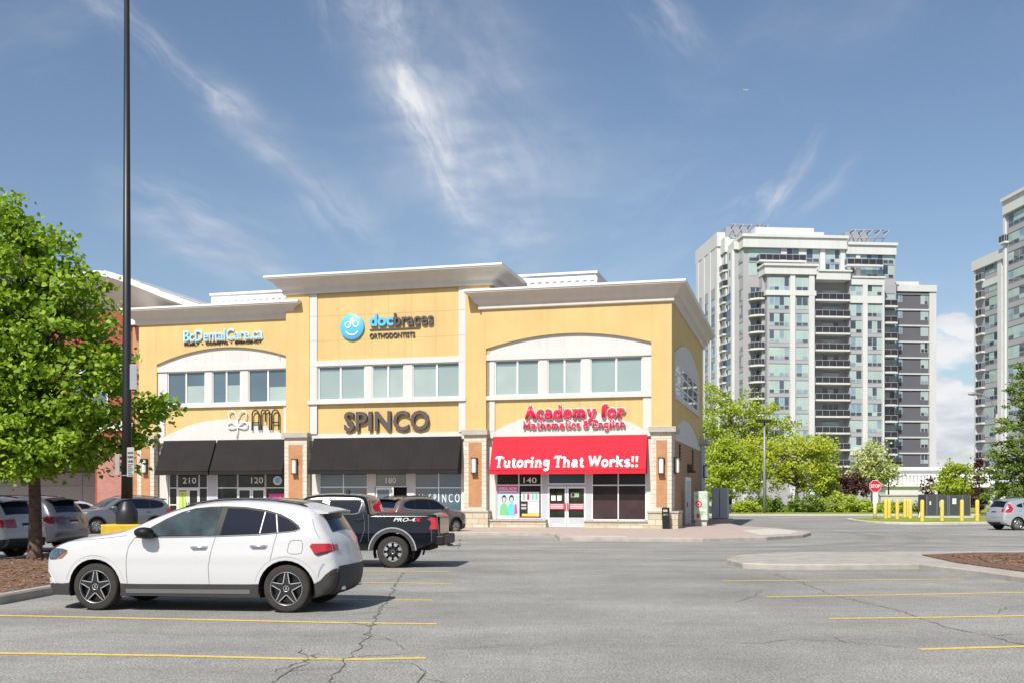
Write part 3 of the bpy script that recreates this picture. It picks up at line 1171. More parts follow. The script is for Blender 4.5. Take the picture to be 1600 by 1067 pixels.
c.build('pier_cap', 'stone_cap', o)

# side elevation --------------------------------------------------------------
mb = MB()
aS = arc_pts(.95, 14.2, 8.63, 8.7, 9.62)
aS2 = arc_pts(1.6, 14.2, 4.95, 4.95, 5.75)
poly = [(V0['R'] + .31, ZP - .2), (.95, ZP - .2), (.95, 4.95)] + [(1.6, 4.95)] + aS2[1:-1] + [(14.2, 4.95), (14.2, 4.65), (17.3, 4.65), (17.3, 11.05), (V0['R'] + .31, 11.05)]
mb.prism(poly, -.30, 0, axis='x')
B('side_wall', mb, 'stucco_yellow')
mb = MB()
mb.prism([(.95, 8.5), (14.2, 8.5)] + aS[::-1], -.01, .05, axis='x')
mb.box(-.01, .08, .9, 14.3, 8.30, 8.52)
mb.box(-.01, .10, .9, 14.3, 6.42, 6.64)
mb.box(-.01, .05, .95, 1.25, 6.64, 8.30)
mb.box(-.01, .05, 13.4, 14.2, 6.64, 8.30)
B('white_surround', mb, 'stucco_white')
mb = MB()
mb.prism([(1.3, 4.6), (14.2, 4.6), (14.2, 4.95)] + aS2[::-1] + [(1.3, 4.95)], -.25, -.03, axis='x')
mb.box(-.2, .03, 1.3, 15.2, 4.42, 4.66)
B('white_band', mb, 'stucco_white')
fr = MB()
for v in (1.25, 4.2, 7.4, 10.4, 13.3):
    fr.box(.0, .045, v, v + .1, 6.64, 8.3)
for z in (6.66, 7.1, 7.75, 8.22):
    fr.box(.0, .042, 1.35, 13.3, z, z + .07)
o = B('window', fr, 'alu')
g = MB().add([(.012, 1.3, 6.64), (.012, 13.35, 6.64), (.012, 13.35, 8.3), (.012, 1.3, 8.3)], [(0, 1, 2, 3)])
g.build('pane', 'glass_sky', o, fix=False)
mb = MB().box(-.3, -.02, .9, 15.3, .14, 4.45)
B('side_brick', mb, 'brick_brown')
fr = MB()
fr.box(-.03, .04, 6.3, 6.5, .14, 2.7)
fr.box(-.03, .04, 8.9, 9.1, .14, 2.7)
fr.box(-.03, .04, 6.5, 8.9, 2.52, 2.7)
fr.box(-.03, .01, 6.5, 8.9, .16, 2.52, 1)
o = B('side_door', fr, ['alu', 'alu_grey'])
h = MB().tube([(.06, 6.8, 1.1), (.06, 6.8, 1.35)], .025)
h.build('handle', 'black_metal', o)
for v in (3.4, 10.4):
    vm = MB().box(-.03, .03, v - .04, v + .39, 3.46, 4.30)
    for i in range(5):
        vm.box(-.03, .06, v, v + .35, 3.5 + i * .17, 3.59 + i * .17)
    B('wall_vent', vm, 'black_metal')
vm = MB().box(-.03, .3, 7.6, 8.3, 3.0, 3.4)
vm.box(-.03, .42, 7.7, 8.2, 2.95, 3.06)
B('wall_fixture', vm, 'bronze', bevel=.03)


# awnings -----------------------------------------------------------------------
def awning(u0, u1, yf, mat, z1=4.68, z0=2.80, out=.62, flare=.0, hem=True):
    mb = MB()
    t = .02
    a = [(yf - .02, z1), (yf - out, z0 + .22), (yf - out, z0), (yf - out + t, z0), (yf - out + t, z0 + .21), (yf - .02, z1 - .05)]
    mb.prism(a, u0, u1, axis='x')
    # end sheets; near-black on black awnings for the shade of the open ends
    for u in (u0 - .004, u1 - .016):
        mb.prism([(yf - .02, z1 - .01), (yf - out + .005, z0 + .21), (yf - out + .005, z0 + .005), (yf - .02, z0 + .005)], u, u + .02, axis='x', mat=1)
    rb = mb
    nr_ = max(2, round((u1 - u0) / 1.35))
    for i in range(1, nr_):
        u = u0 + (u1 - u0) * i / nr_
        rb.tube([(u, yf - .022, z1 - .01), (u, yf - out - .001, z0 + .22), (u, yf - out - .001, z0 + .02)], .009, 5)
    o = B('awning', mb, [mat, 'dark' if mat == 'awning_black' else mat])
    tr = MB()
    tr.tube([(u0, yf - out - .004, z0 + .20), (u1, yf - out - .004, z0 + .20)], .012, 6)
    tr.build('hem', mat, o)
    return o


awning(-27.62, -24.46, V0['L'] + .11, 'awning_black', out=.85)
awning(-24.36, -20.16, V0['L'] + .11, 'awning_black', out=.85)
awning(-18.6, -10.54, .11, 'awning_black', out=.72)
aw = awning(-8.86, -1.18, V0['R'] + .11, 'awning_red', z1=4.62, z0=2.74, out=.66)


def slope_text(body, u0, u1, w0, w1, yf, out, z1, z0, mat, bold, parent):
    """lettering that lies on the slope of an awning"""
    mb = MB()
    add_text(mb, body, u0, u1, 0, 1, 0, 1, 0, bold)
    sl = (z0 + .22 - z1) / (-out)
    vs = []
    for (x, y, z) in mb.v:
        zz = w0 + (w1 - w0) * z
        yy = yf - .02 - (z1 - zz) / (z1 - z0 - .22) * (out - .02)
        vs.append((x, yy - .012 + .010 * y, zz))
    mb.v = vs
    return mb.build('lettering', mat, parent)


# (lettering of the red awning is added with the slab letters below)

# storefronts -------------------------------------------------------------------
def frame_grid(us, zs, y, w=.055, d=.06, skip=()):
    mb = MB()
    for i, u in enumerate(us):
        mb.box(u - w / 2, u + w / 2, y - d, y + .01, zs[0], zs[-1])
    for z in zs:
        for a, b in zip(us, us[1:]):
            mb.box(a + w / 2, b - w / 2, y - d + .004, y + .01, z - w / 2, z + w / 2)
    return mb


def pane(mb, u0, u1, z0, z1, y, mat=0):
    d = rng.uniform(-.003, .003)
    mb.add([(u0, y + d, z0), (u1, y - d, z0), (u1, y - d, z1), (u0, y + d, z1)], [(0, 1, 2, 3)], mat)


def shop_window(us, zs, y, glass):
    o = B('shop_window', frame_grid(us, zs, y), 'alu')
    g = MB()
    k = 0
    for i in range(len(us) - 1):
        for j in range(len(zs) - 1):
            pane(g, us[i], us[i + 1], zs[j], zs[j + 1], y - .02, k % len(glass))
            k += 1
    g.build('pane', glass, o, fix=False)
    return o


def door(u0, u1, z1, y, glass='glass_shop', panel=False, ajar=0.0, hinge_left=True):
    f = MB()
    w = u1 - u0
    s = .085
    f.box(0, s, -.05, 0, .15, z1)
    f.box(w - s, w, -.05, 0, .15, z1)
    f.box(s, w - s, -.05, 0, z1 - .09, z1)
    f.box(s, w - s, -.05, 0, .15, .30)
    f.box(0, w, -.045, -.005, z1 + .002, z1 + .02)
    ob = f.build('door', 'alu', bld)
    ob.location = (u0, y, 0)
    ob.rotation_euler = (0, 0, ajar)
    g = MB()
    pane(g, s, w - s, .30 if not panel else .62, z1 - .09, -.025, 0)
    g.build('door_pane', glass, ob, fix=False)
    if panel:
        p = MB().box(s, w - s, -.035, -.01, .30, .62)
        p.build('kick_panel', 'alu_grey', ob)
    h = MB()
    hx = w - s * .6 if hinge_left else s * .6
    h.tube([(hx, -.10, .95), (hx, -.12, 1.0), (hx, -.12, 1.3), (hx, -.10, 1.35)], .016)
    h.build('handle', 'black_metal', ob)
    return ob


def number(txt, u0, u1, z0, z1, y):
    mb = MB()
    add_text(mb, txt, u0, u1, z0, z1, y - .004, .006, 0, .004)
    return B('suite_number', mb, 'white_letter')


yR = V0['R'] + .38
mb = MB()
mb.box(-9.15, -1.0, yR, yR + .25, 2.6, 4.56)
mb.box(-9.15, -8.76, yR - .14, yR + .2, .5, 4.56)
mb.box(-1.25, -.97, yR - .14, yR + .2, .5, 4.56)
B('shop_lintel', mb, 'stucco_white')
mb = MB()
mb.box(-6.42, -6.12, yR - .06, yR + .2, .1, 2.85)
mb.box(-4.22, -3.92, yR - .06, yR + .2, .1, 2.85)
mb.box(-6.12, -4.22, yR - .05, yR + .2, 2.18, 2.30)
B('door_surround', mb, 'alu_grey')
shop_window([-8.74, -7.60, -6.45], [.56, 2.22, 3.0], yR, ['glass_dark', 'glass_dark', 'glass_dark', 'glass_dark'])
sw = shop_window([-3.90, -2.62, -1.28], [.52, 2.20, 3.0], yR, ['glass_film', 'glass_dark'])
mb = MB()
for a, b in ((-3.87, -2.65), (-2.59, -1.31)):
    mb.box(a, b, yR - .028, yR - .0225, 1.48, 2.17)
mb.build('dark_film', 'glass_dark', sw)
tr = shop_window([-6.10, -4.24], [2.28, 2.95], yR, ['glass_sky'])
door(-6.12, -5.18, 2.14, yR - .02, panel=True)
door(-5.16, -4.22, 2.14, yR - .02, panel=True, hinge_left=False)
number('140', -7.36, -6.70, 2.32, 2.60, yR - .03)
mb = MB()
mb.box(-9.15, -6.12, yR - .50, yR + .2, 0, .44)
mb.box(-4.22, -.97, yR - .50, yR + .2, 0, .42)
B('stone_base_wall', mb, 'stone_base', bevel=.01)
mb = MB()
mb.box(-9.15, -6.12, yR - .56, yR + .2, .44, .52)
mb.box(-4.22, -.97, yR - .56, yR + .2, .42, .49)
B('stone_sill', mb, 'stone_cap')

yC = .38
mb = MB()
mb.box(-18.8, -10.33, yC, yC + .25, 2.6, 4.56)
mb.box(-18.8, -18.38, yC - .14, yC + .2, .3, 4.56)
mb.box(-10.58, -10.33, yC - .14, yC + .2, .3, 4.56)
mb.box(-15.68, -15.28, yC - .10, yC + .2, .1, 3.2)
mb.box(-13.52, -13.12, yC - .10, yC + .2, .1, 3.2)
B('shop_lintel', mb, 'stucco_white')
shop_window([-18.36, -17.03, -15.70], [.4, 2.14, 3.0], yC, ['glass_sky', 'glass_sky'])
shop_window([-13.10, -11.82, -10.60], [.4, 2.10, 3.0], yC, ['glass_sky', 'glass_sky'])
shop_window([-15.26, -13.54], [2.16, 3.0], yC, ['glass_sky'])
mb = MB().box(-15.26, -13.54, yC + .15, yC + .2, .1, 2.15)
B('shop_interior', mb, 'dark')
door(-15.24, -14.40, 2.10, yC - .02, 'glass_sky')
door(-14.38, -13.56, 2.10, yC - .02, 'glass_sky', ajar=R(-62))
number('180', -14.70, -14.14, 2.34, 2.62, yC - .03)
for t, a, b in (('// SPINCO', -12.95, -10.72), ('// SPINCO', -18.15, -15.9)):
    mb = MB()
    add_text(mb, t, a, b, 1.36, 1.80, yC - .028, .004, 0, .0, shear=.0, spacing=1.6)
    B('window_lettering', mb, 'white_letter')

yL = V0['L'] + .38
mb = MB()
mb.box(-27.98, -20.07, yL, yL + .25, 2.6, 4.56)
mb.box(-27.98, -27.45, yL - .14, yL + .2, .1, 4.56)
mb.box(-20.28, -20.07, yL - .14, yL + .2, .1, 4.56)
B('shop_lintel', mb, 'stucco_white')
mb = MB().box(-25.08, -24.55, yL - .07, yL + .2, .1, 3.0)
B('door_surround', mb, 'alu_grey')
shop_window([-27.42, -26.95], [.2, 1.2, 2.12, 3.0], yL, ['glass_shop'])
shop_window([-26.93, -25.62], [2.12, 3.0], yL, ['glass_shop'])
shop_window([-25.60, -25.10], [.2, 2.12, 3.0], yL, ['glass_shop'])
shop_window([-24.52, -23.30], [.2, 2.12, 3.0], yL, ['glass_shop'])
shop_window([-23.28, -21.66], [2.12, 3.0], yL, ['glass_shop'])
shop_window([-21.64, -20.30], [.2, 2.12, 3.0], yL, ['glass_shop'])
door(-26.93, -26.28, 2.08, yL - .02)
door(-26.26, -25.62, 2.08, yL - .02, hinge_left=False)
door(-23.27, -22.48, 2.08, yL - .02)
door(-22.46, -21.67, 2.08, yL - .02, hinge_left=False)
number('210', -26.62, -25.80, 2.36, 2.68, yL - .03)
number('120', -22.50, -21.80, 2.36, 2.68, yL - .03)
mb = MB()
mb.box(-28, -20, yL + .02, yL + .2, 0, .2)
mb.box(-18.8, -15.7, yC - .2, yC + .2, 0, .4)
mb.box(-13.1, -10.3, yC - .2, yC + .2, 0, .4)
B('stone_base_wall', mb, 'stone_base')


# window posters (things of their own, on the glass)
def place_b(o):
    o.parent = None
    o.location = Vector((7.63, 51.9, 0)) + Matrix.Rotation(BA, 3, 'Z') @ Vector(o.location)
    o.rotation_euler = (0, 0, BA)
    return o


def wall_thing(name, mb, mats_, label, cat, group=None, u=0, v=0, w=0):
    o = mb.build(name, mats_)
    o.location = Vector((7.63, 51.9, 0)) + Matrix.Rotation(BA, 3, 'Z') @ Vector((u, v, w))
    o.rotation_euler = (0, 0, BA)
    return tag(o, label, cat, group)


def disc(mb, cx, cz, rx, rz, y, mat, n=20, a0=0, a1=2 * math.pi):
    vs = [(cx + rx * math.cos(a0 + (a1 - a0) * i / n), y, cz + rz * math.sin(a0 + (a1 - a0) * i / n)) for i in range(n + 1)]
    mb.add(vs, [tuple(range(n + 1))], mat)


mb = MB()
y0 = 0.
mb.box(0, 1.06, -.004, 0, 0, 1.60, 0)                        # pale blue sheet
mb.box(0, 1.06, -.007, -.0045, 1.26, 1.60, 1)                # pink head
add_text(mb, 'ENROL NOW', .06, 1.0, 1.38, 1.52, -.009, .0015, 2, .02)
mb.box(.06, 1.0, -.009, -.0075, 1.29, 1.34, 2)
for cx, sh, hair in ((.34, 4, 6), (.72, 5, 6)):
    disc(mb, cx, .94, .125, .19, -.0055, hair)
    disc(mb, cx, .90, .085, .125, -.0075, 3)
    mb.add([(cx - .24, -.0065, .10), (cx + .22, -.0065, .10), (cx + .17, -.0065, .60), (cx + .06, -.0065, .72), (cx - .07, -.0065, .72), (cx - .18, -.0065, .60)], [(0, 1, 2, 3, 4, 5)], sh)
mb.box(.0, 1.06, -.009, -.007, 0, .09, 2)
mb.add([(.86, -.008, .15), (1.02, -.008, .2), (.98, -.008, .7), (.88, -.008, .66)], [(0, 1, 2, 3)], 1)
wall_thing('window_poster', mb, ['skyblue', 'pink', 'white_letter', 'skin', 'pgreen', 'teal', 'black_letter'],
           'pink and blue poster of two students in the left window under the red awning', 'poster', u=-8.70, v=yR - .04, w=.60)
mb = MB()
mb.box(0, .98, -.003, 0, 0, 1.30, 1)
mb.box(.06, .98, -.006, -.0035, .82, 1.28, 0)
for i, (x, m) in enumerate(((.14, 2), (.36, 3), (.58, 4), (.78, 2))):
    mb.box(x, x + .12, -.008, -.0065, .88, 1.18, m)
mb.box(.40, .98, -.006, -.0035, .22, .80, 0)
for z in (.32, .42, .52, .62):
    mb.box(.46, .9, -.0075, -.0065, z, z + .02, 1)
for z in (.42, .58):
    mb.box(.06, .32, -.0075, -.0035, z, z + .10, 5)
mb.box(.10, .98, -.006, -.0035, .08, .20, 6)
mb.box(.02, .98, -.0065, -.0035, 0, .07, 3)
wall_thing('window_poster', mb, ['white_letter', 'black_letter', 'pgreen', 'red_letter', 'teal', 'sign_grey', 'lime'],
           'white notice sheet with small pictures in the window below the number 140', 'poster', u=-7.54, v=yR - .04, w=.60)
mb = MB()
mb.box(0, .78, -.004, 0, 0, .30, 0)
for z in (.05, .13, .21):
    mb.box(.05, .70, -.006, -.0045, z, z + .035, 1)
wall_thing('door_banner', mb, ['red_letter', 'white_letter'], 'red and white banner across the left glass door of suite 140', 'banner', u=-6.04, v=yR - .055, w=1.02)
mb = MB()
mb.box(0, .78, -.004, 0, 0, .30, 0)
for z in (.05, .13, .21):
    mb.box(.08, .74, -.006, -.0045, z, z + .035, 1)
wall_thing('door_banner', mb, ['red_letter', 'white_letter'], 'red and white banner across the right glass door of suite 140', 'banner', u=-5.08, v=yR - .055, w=1.02)
mb = MB().box(0, .22, -.004, 0, 0, .25, 0).box(.30, .52, -.004, 0, 0, .25, 0)
wall_thing('paper_notice', mb, ['sign_white'], 'two small white papers taped above the banner on the left door', 'notice', u=-5.95, v=yR - .055, w=1.45)
mb = MB().box(0, .40, -.004, 0, 0, .22, 0).box(.03, .18, -.006, -.0045, .03, .19, 1).box(.21, .37, -.006, -.0045, .03, .19, 2)
wall_thing('paper_notice', mb, ['sign_grey', 'lens_dark', 'pgreen'], 'small picture notice above the banner on the right door', 'notice', u=-4.96, v=yR - .055, w=1.62)
mb = MB()
mb.box(0, .48, -.004, 0, 0, 1.08, 0)
mb.add([(.18, -.006, .1), (.30, -.006, .1), (.31, -.006, .72), (.24, -.006, .86), (.17, -.006, .72)], [(0, 1, 2, 3, 4)], 1)
disc(mb, .24, .92, .06, .07, -.007, 1)
wall_thing('window_poster', mb, ['lime', 'pgreen'], 'lime green poster with a dark figure on the door of suite 210', 'poster', u=-26.84, v=yL - .055, w=.86)
mb = MB()
mb.box(0, .72, -.004, 0, 0, .95, 0)
for i in range(7):
    mb.box(.22, .22 + rng.uniform(.2, .42), -.006, -.0045, .1 + i * .11, .135 + i * .11, 1)
wall_thing('window_poster', mb, ['skyblue', 'sign_grey'], 'pale price list sheet in the window left of door 120', 'poster', u=-24.12, v=yL - .04, w=.55)
mb = MB()
mb.box(0, .95, -.004, 0, 0, 1.1, 0)
disc(mb, .5, .35, .36, .30, -.006, 1)
disc(mb, .50, .68, .18, .16, -.007, 1)
mb.add([(.30, -.0075, .70), (.36, -.0075, .95), (.44, -.0075, .78)], [(0, 1, 2)], 1)
mb.add([(.56, -.0075, .78), (.66, -.0075, .95), (.70, -.0075, .70)], [(0, 1, 2)], 1)
wall_thing('window_poster', mb, ['pink', 'white_letter'], 'bright pink poster with white shapes in the window right of door 120', 'poster', u=-21.45, v=yL - .04, w=.70)
mb = MB()
disc(mb, 0, 0, .26, .24, -.004, 0)
disc(mb, 0, 0, .19, .17, -.006, 1)
mb.add([(-.06, -.008, -.12), (.06, -.008, -.12), (.0, -.008, .14)], [(0, 1, 2)], 2)
wall_thing('window_sticker', mb, ['white_letter', 'blue_pale', 'blue_letter'], 'round blue and white sticker in the top pane right of number 120', 'sticker', u=-20.95, v=yL - .04, w=2.5)


# wall lamps ----------------------------------------------------------------------
def wall_lamp(u, yf, z, label, side=False):
    t = thing('wall_lamp', label, 'wall lamp', group='box lamps on the stone piers')
    d = Vector((u, yf, z))
    t.location = Vector((7.63, 51.9, 0)) + Matrix.Rotation(BA, 3, 'Z') @ d
    t.rotation_euler = (0, 0, BA + (R(90) if side else 0))
    m = MB()
    m.box(-.15, .15, -.05, 0, -.40, .40)
    m.box(-.15, .15, -.24, -.05, .34, .40)
    m.box(-.15, .15, -.24, -.05, -.40, -.34)
    m.box(-.035, .035, -.245, -.20, -.34, .34)
    m.build('lamp_housing', 'bronze', t)
    g = MB()
    g.lathe([(.11, -.34), (.11, .34)], 20, (0, -.14, 0))
    g.build('lamp_shade', 'lamp_glass', t)
    return t


wall_lamp(-28.56, .10, 3.30, 'box lamp on the leftmost stone pier left of the black awnings')
wall_lamp(-19.48, -.24, 3.20, 'box lamp on the stone pier between the two black awning bays')
wall_lamp(-9.73, -.26, 3.18, 'box lamp on the stone pier left of the red awning')
wall_lamp(-.45, -.34, 3.10, 'box lamp on the corner stone pier right of the red awning')
wall_lamp(.03, .65, 3.15, 'box lamp on the side face of the corner pier', side=True)
wall_lamp(.13, 16.3, 3.2, 'box lamp on the far rear pier of the side wall', side=True)
# ------------------------------------------------------------------ shop signs
def arcp(cx, cz, rx, rz, a0, a1, n=10):
    return [(cx + rx * math.cos(R(a0 + (a1 - a0) * i / n)), cz + rz * math.sin(R(a0 + (a1 - a0) * i / n))) for i in range(n + 1)]


def sf(x, z, w=.13):
    return [(x - w, z), (x + w, z)]


_b, _x = .075, .60
SLAB = {
    'T': (.86, [[(.42, _b), (.42, .9)], [(.08, .92), (.78, .92)], [(.08, .92), (.08, .76)], [(.78, .92), (.78, .76)], sf(.42, _b, .18)]),
    'A': (.98, [[(.14, _b), (.46, .94)], [(.46, .94), (.80, _b)], [(.27, .34), (.66, .34)], sf(.13, _b, .12), sf(.80, _b, .13)]),
    'M': (1.18, [[(.18, _b), (.18, .92)], [(.18, .92), (.56, .22)], [(.56, .22), (.94, .92)], [(.94, .92), (.94, _b)], sf(.16, _b), sf(.96, _b), sf(.15, .92, .10), sf(.97, .92, .10)]),
    'E': (.86, [[(.2, _b), (.2, .92)], [(.1, _b), (.74, _b), (.74, .24)], [(.1, .92), (.72, .92), (.72, .76)], [(.2, .5), (.55, .5)], [(.55, .40), (.55, .60)]]),
    'W': (1.28, [[(.14, .92), (.36, _b)], [(.36, _b), (.62, .84)], [(.62, .84), (.88, _b)], [(.88, _b), (1.12, .92)], sf(.14, .92, .13), sf(1.12, .92, .12), sf(.62, .90, .12)]),
    'u': (.80, [[(.18, _x), (.18, .28)] + arcp(.37, .28, .19, .2, 180, 330, 8), [(.58, _x), (.58, _b)], sf(.12, _x, .07), sf(.53, _x, .06), sf(.66, _b, .08)]),
    't': (.54, [[(.24, .82), (.24, .24)] + arcp(.38, .22, .14, .15, 180, 320, 6), [(.07, _x), (.44, _x)]]),
    'o': (.74, [arcp(.36, .34, .24, .26, 0, 360, 18)]),
    'r': (.62, [[(.2, _b), (.2, _x)], [(.2, .38)] + arcp(.40, .42, .18, .18, 170, 40, 6), sf(.2, _b, .14), sf(.13, _x, .07), [(.52, .52), (.53, .50)]]),
    'i': (.42, [[(.2, _b), (.2, _x)], sf(.2, _b, .14), sf(.13, _x, .08), [(.2, .84), (.2, .86)]]),
    'n': (.84, [[(.2, _b), (.2, _x)], [(.2, .36)] + arcp(.41, .38, .20, .22, 170, 0, 8) + [(.61, _b)], sf(.2, _b, .13), sf(.62, _b, .13), sf(.13, _x, .07)]),
    'g': (.74, [arcp(.34, .40, .20, .20, 0, 360, 16), [(.56, .58), (.56, -.06)] + arcp(.36, -.06, .20, .17, 0, -160, 8), [(.54, _x), (.68, _x)]]),
    'h': (.86, [[(.2, _b), (.2, .92)], [(.2, .36)] + arcp(.41, .38, .20, .22, 170, 0, 8) + [(.61, _b)], sf(.2, _b, .13), sf(.62, _b, .13), sf(.13, .92, .07)]),
    'a': (.76, [arcp(.30, .25, .17, .17, 0, 360, 14), [(.16, .52)] + arcp(.33, .44, .18, .17, 130, 0, 7) + [(.52, .10)], sf(.60, _b, .08)]),
    'k': (.84, [[(.2, _b), (.2, .92)], [(.2, .26), (.60, _x)], [(.34, .40), (.64, _b)], sf(.2, _b, .13), sf(.66, _b, .11), sf(.62, _x, .11), sf(.13, .92, .07)]),
    's': (.64, [arcp(.31, .47, .17, .13, 20, 250, 9) + arcp(.32, .21, .19, .14, 80, -160, 9)]),
    '!': (.40, [[(.18, .92), (.18, .40)], [(.18, .09), (.18, .11)]]),
    'c': (.66, [arcp(.35, .34, .23, .26, 40, 320, 14)]),
    'd': (.82, [arcp(.32, .32, .20, .24, 0, 360, 16), [(.56, .92), (.56, _b)], sf(.49, .92, .08), sf(.63, _b, .08)]),
    'e': (.70, [[(.14, .35), (.56, .35)] + arcp(.35, .35, .22, .25, 0, 310, 14)]),
    'm': (1.22, [[(.2, _b), (.2, _x)], [(.2, .36)] + arcp(.39, .40, .18, .20, 170, 0, 7) + [(.57, _b)], [(.57, .36)] + arcp(.77, .40, .19, .20, 170, 0, 7) + [(.96, _b)],
                 sf(.2, _b, .12), sf(.58, _b, .11), sf(.97, _b, .12), sf(.13, _x, .07)]),
    'y': (.80, [[(.16, _x), (.40, .10)], [(.64, _x), (.34, -.08), (.24, -.20), (.12, -.20)], sf(.16, _x, .12), sf(.64, _x, .11)]),
    'f': (.54, [[(.22, _b), (.22, .66)] + arcp(.40, .70, .18, .20, 180, 50, 6), [(.06, _x), (.42, _x)], sf(.23, _b, .14)]),
    'l': (.42, [[(.2, _b), (.2, .92)], sf(.2, _b, .14), sf(.13, .92, .08)]),
    '&': (.86, [arcp(.36, .72, .16, .17, -60, 240, 12) + [(.66, _b)], [(.28, .54)] + arcp(.34, .28, .22, .22, 130, 320, 9) + [(.66, .46)]]),
    ' ': (.36, []),
}


def slab_text(mb, body, x0, x1, zb, ztop, y, mat=0, r=.105, flat=.35, thick=None):
    adv = sum(SLAB[c][0] for c in body)
    kx = (x1 - x0) / adv
    kz = (ztop - zb)
    rr = r * kz if thick is None else thick
    cx = 0
    for c in body:
        a, st = SLAB[c]
        for s_i, s in enumerate(st):
            serif = len(s) == 2 and abs(s[0][1] - s[1][1]) < 1e-6 and abs(s[0][0] - s[1][0]) < .4
            q = rr * (.68 if serif else 1.0)
            pts = [(x0 + (cx + p[0]) * kx, y, zb + p[1] * kz) for p in s]
            if len(pts) == 2 and (Vector(pts[0]) - Vector(pts[1])).length < .02:
                mb.lathe([(q * 1.1, y), (q * .7, y - q * flat), (0.001, y - q * flat * 1.2)], 10, ((pts[0][0]), 0, pts[0][2]), 'y', mat)
                continue
            mb.tube(pts, q, 8, mat, True, flat, up=(0, 1, 0))
        cx += a


def sign(name, label, u, v, w):
    t = thing(name, label, 'sign', rotz=BA)
    t.location = Vector((7.63, 51.9, 0)) + Matrix.Rotation(BA, 3, 'Z') @ Vector((u, v, w))
    return t


# dental practice
t = sign('shop_sign', 'pale blue dental care lettering above the left arch', -26.28, V0['L'] - .01, 9.75)
mb = MB()
add_text(mb, 'BcDentalCare.ca', 0, 4.63, .26, .80, -.10, .08, 0, .004)
add_text(mb, 'BcDentalCare.ca', 0, 4.63, .26, .80, -.075, .07, 1, .022, margin=.04)
mb.build('lettering', ['blue_pale', 'white_letter'], t)
mb = MB()
add_text(mb, 'FAMILY  \u2022  COSMETIC  \u2022  EMERGENCY', 0, 4.6, 0.02, .17, -.05, .05, 0, .02)
mb.build('small_lettering', 'black_letter', t)
# orthodontist
t = sign('shop_sign', 'round blue smile emblem beside blue and dark orthodontist lettering on the tall middle panel', -16.42, .09, 10.36)
mb = MB()
mb.lathe([(.001, -.14), (.60, -.14), (.655, -.10), (.655, 0)], 40, axis='y')
mb.build('emblem', 'blue_letter', t, angle=40)
mb = MB()
yy = -.146
mb.tube([(p[0], yy, p[1]) for p in arcp(-.20, .10, .15, .15, 0, 360, 18)], .040, 6, flat=.3, up=(0, 1, 0))
mb.tube([(-.03, yy, .44), (-.05, yy, -.03)], .040, 6, flat=.3, up=(0, 1, 0))
mb.tube([(p[0], yy, p[1]) for p in arcp(.22, .14, .15, .15, 0, 360, 18)], .040, 6, flat=.3, up=(0, 1, 0))
mb.tube([(.06, yy, .50), (.07, yy, .05)], .040, 6, flat=.3, up=(0, 1, 0))
mb.tube([(p[0], yy, p[1]) for p in arcp(.02, -.10, .36, .32, 205, 335, 16)], .045, 6, flat=.3, up=(0, 1, 0))
mb.build('smile', 'white_letter', t)
mb = MB()
add_text(mb, 'doc', .98, 2.28, -.02, .60, -.14, .12, 0, .035)
mb.build('blue_lettering', 'blue_letter', t)
mb = MB()
add_text(mb, 'braces', 2.31, 4.42, -.04, .60, -.14, .12, 0, .02)
mb.box(.96, 3.68, -.05, 0, -.20, -.14)
add_text(mb, 'ORTHODONTISTS', .96, 3.42, -.62, -.36, -.07, .06, 0, .012)
mb.build('dark_lettering', 'bronze_letter', t)
# SPINCO
t = sign('shop_sign', 'large bronze capital letters over the wide middle black awning', -16.85, .15, 5.0)
mb = MB()
add_text(mb, 'SPINCO', 0, 4.62, 0, 1.02, -.20, .17, 0, .022, spacing=1.05)
mb.build('lettering', 'bronze_letter', t)
# AMA
t = sign('shop_sign', 'white outlined flower and thin black capital letters over the left black awnings', -22.28, V0['L'] + .13, 5.17)
mb = MB()
yy = -.10
for x0, k in ((0, 'A'), (.58, 'M'), (1.16, 'A')):
    w, h = .40, 1.08
    if k == 'A':
        p = [(x0, yy, 0), (x0 + .01, yy, .80)] + [(q[0], yy, q[1]) for q in arcp(x0 + w / 2, .86, w / 2 - .01, .20, 180, 0, 10)] + [(x0 + w, yy, .80), (x0 + w, yy, 0)]
        mb.tube(p, .038, 6)
        mb.tube([(x0, yy - .004, .40), (x0 + w, yy - .004, .40)], .034, 6)
    else:
        mb.tube([(x0 - .04, yy, 0), (x0 - .04, yy, .9)] + [(q[0], yy, q[1]) for q in arcp(x0 + .08, .95, .12, .11, 180, 0, 8)] + [(x0 + .2, yy, .45)], .036, 6)
        mb.tube([(x0 + .2, yy - .004, .45)] + [(q[0], yy - .004, q[1]) for q in arcp(x0 + .32, .95, .12, .11, 180, 0, 8)] + [(x0 + .44, yy - .004, .0)], .036, 6)
mb.build('lettering', 'black_letter', t)
mb = MB()
cx, cz = -.86, .22


def petal(ang, L, wd):
    pts = []
    for i in range(17):
        q = i / 16 * 2 * math.pi
        a = (1 - math.cos(q)) / 2 * L
        b = math.sin(q) * wd * (.5 + a / L)
        ca, sa = math.cos(R(ang)), math.sin(R(ang))
        pts.append((cx + a * ca - b * sa, -.10 + .003 * ang / 90, cz + a * sa + b * ca))
    mb.tube(pts, .034, 6)


for an, L, wd in ((62, .92, .20), (118, .92, .20), (8, .60, .15), (172, .60, .15)):
    petal(an, L, wd)
mb.tube([(cx, -.10, cz + .06), (cx + .01, -.11, cz - .2), (cx - .04, -.1, cz - .62)], .03, 6)
mb.build('flower_emblem', 'white_letter', t)
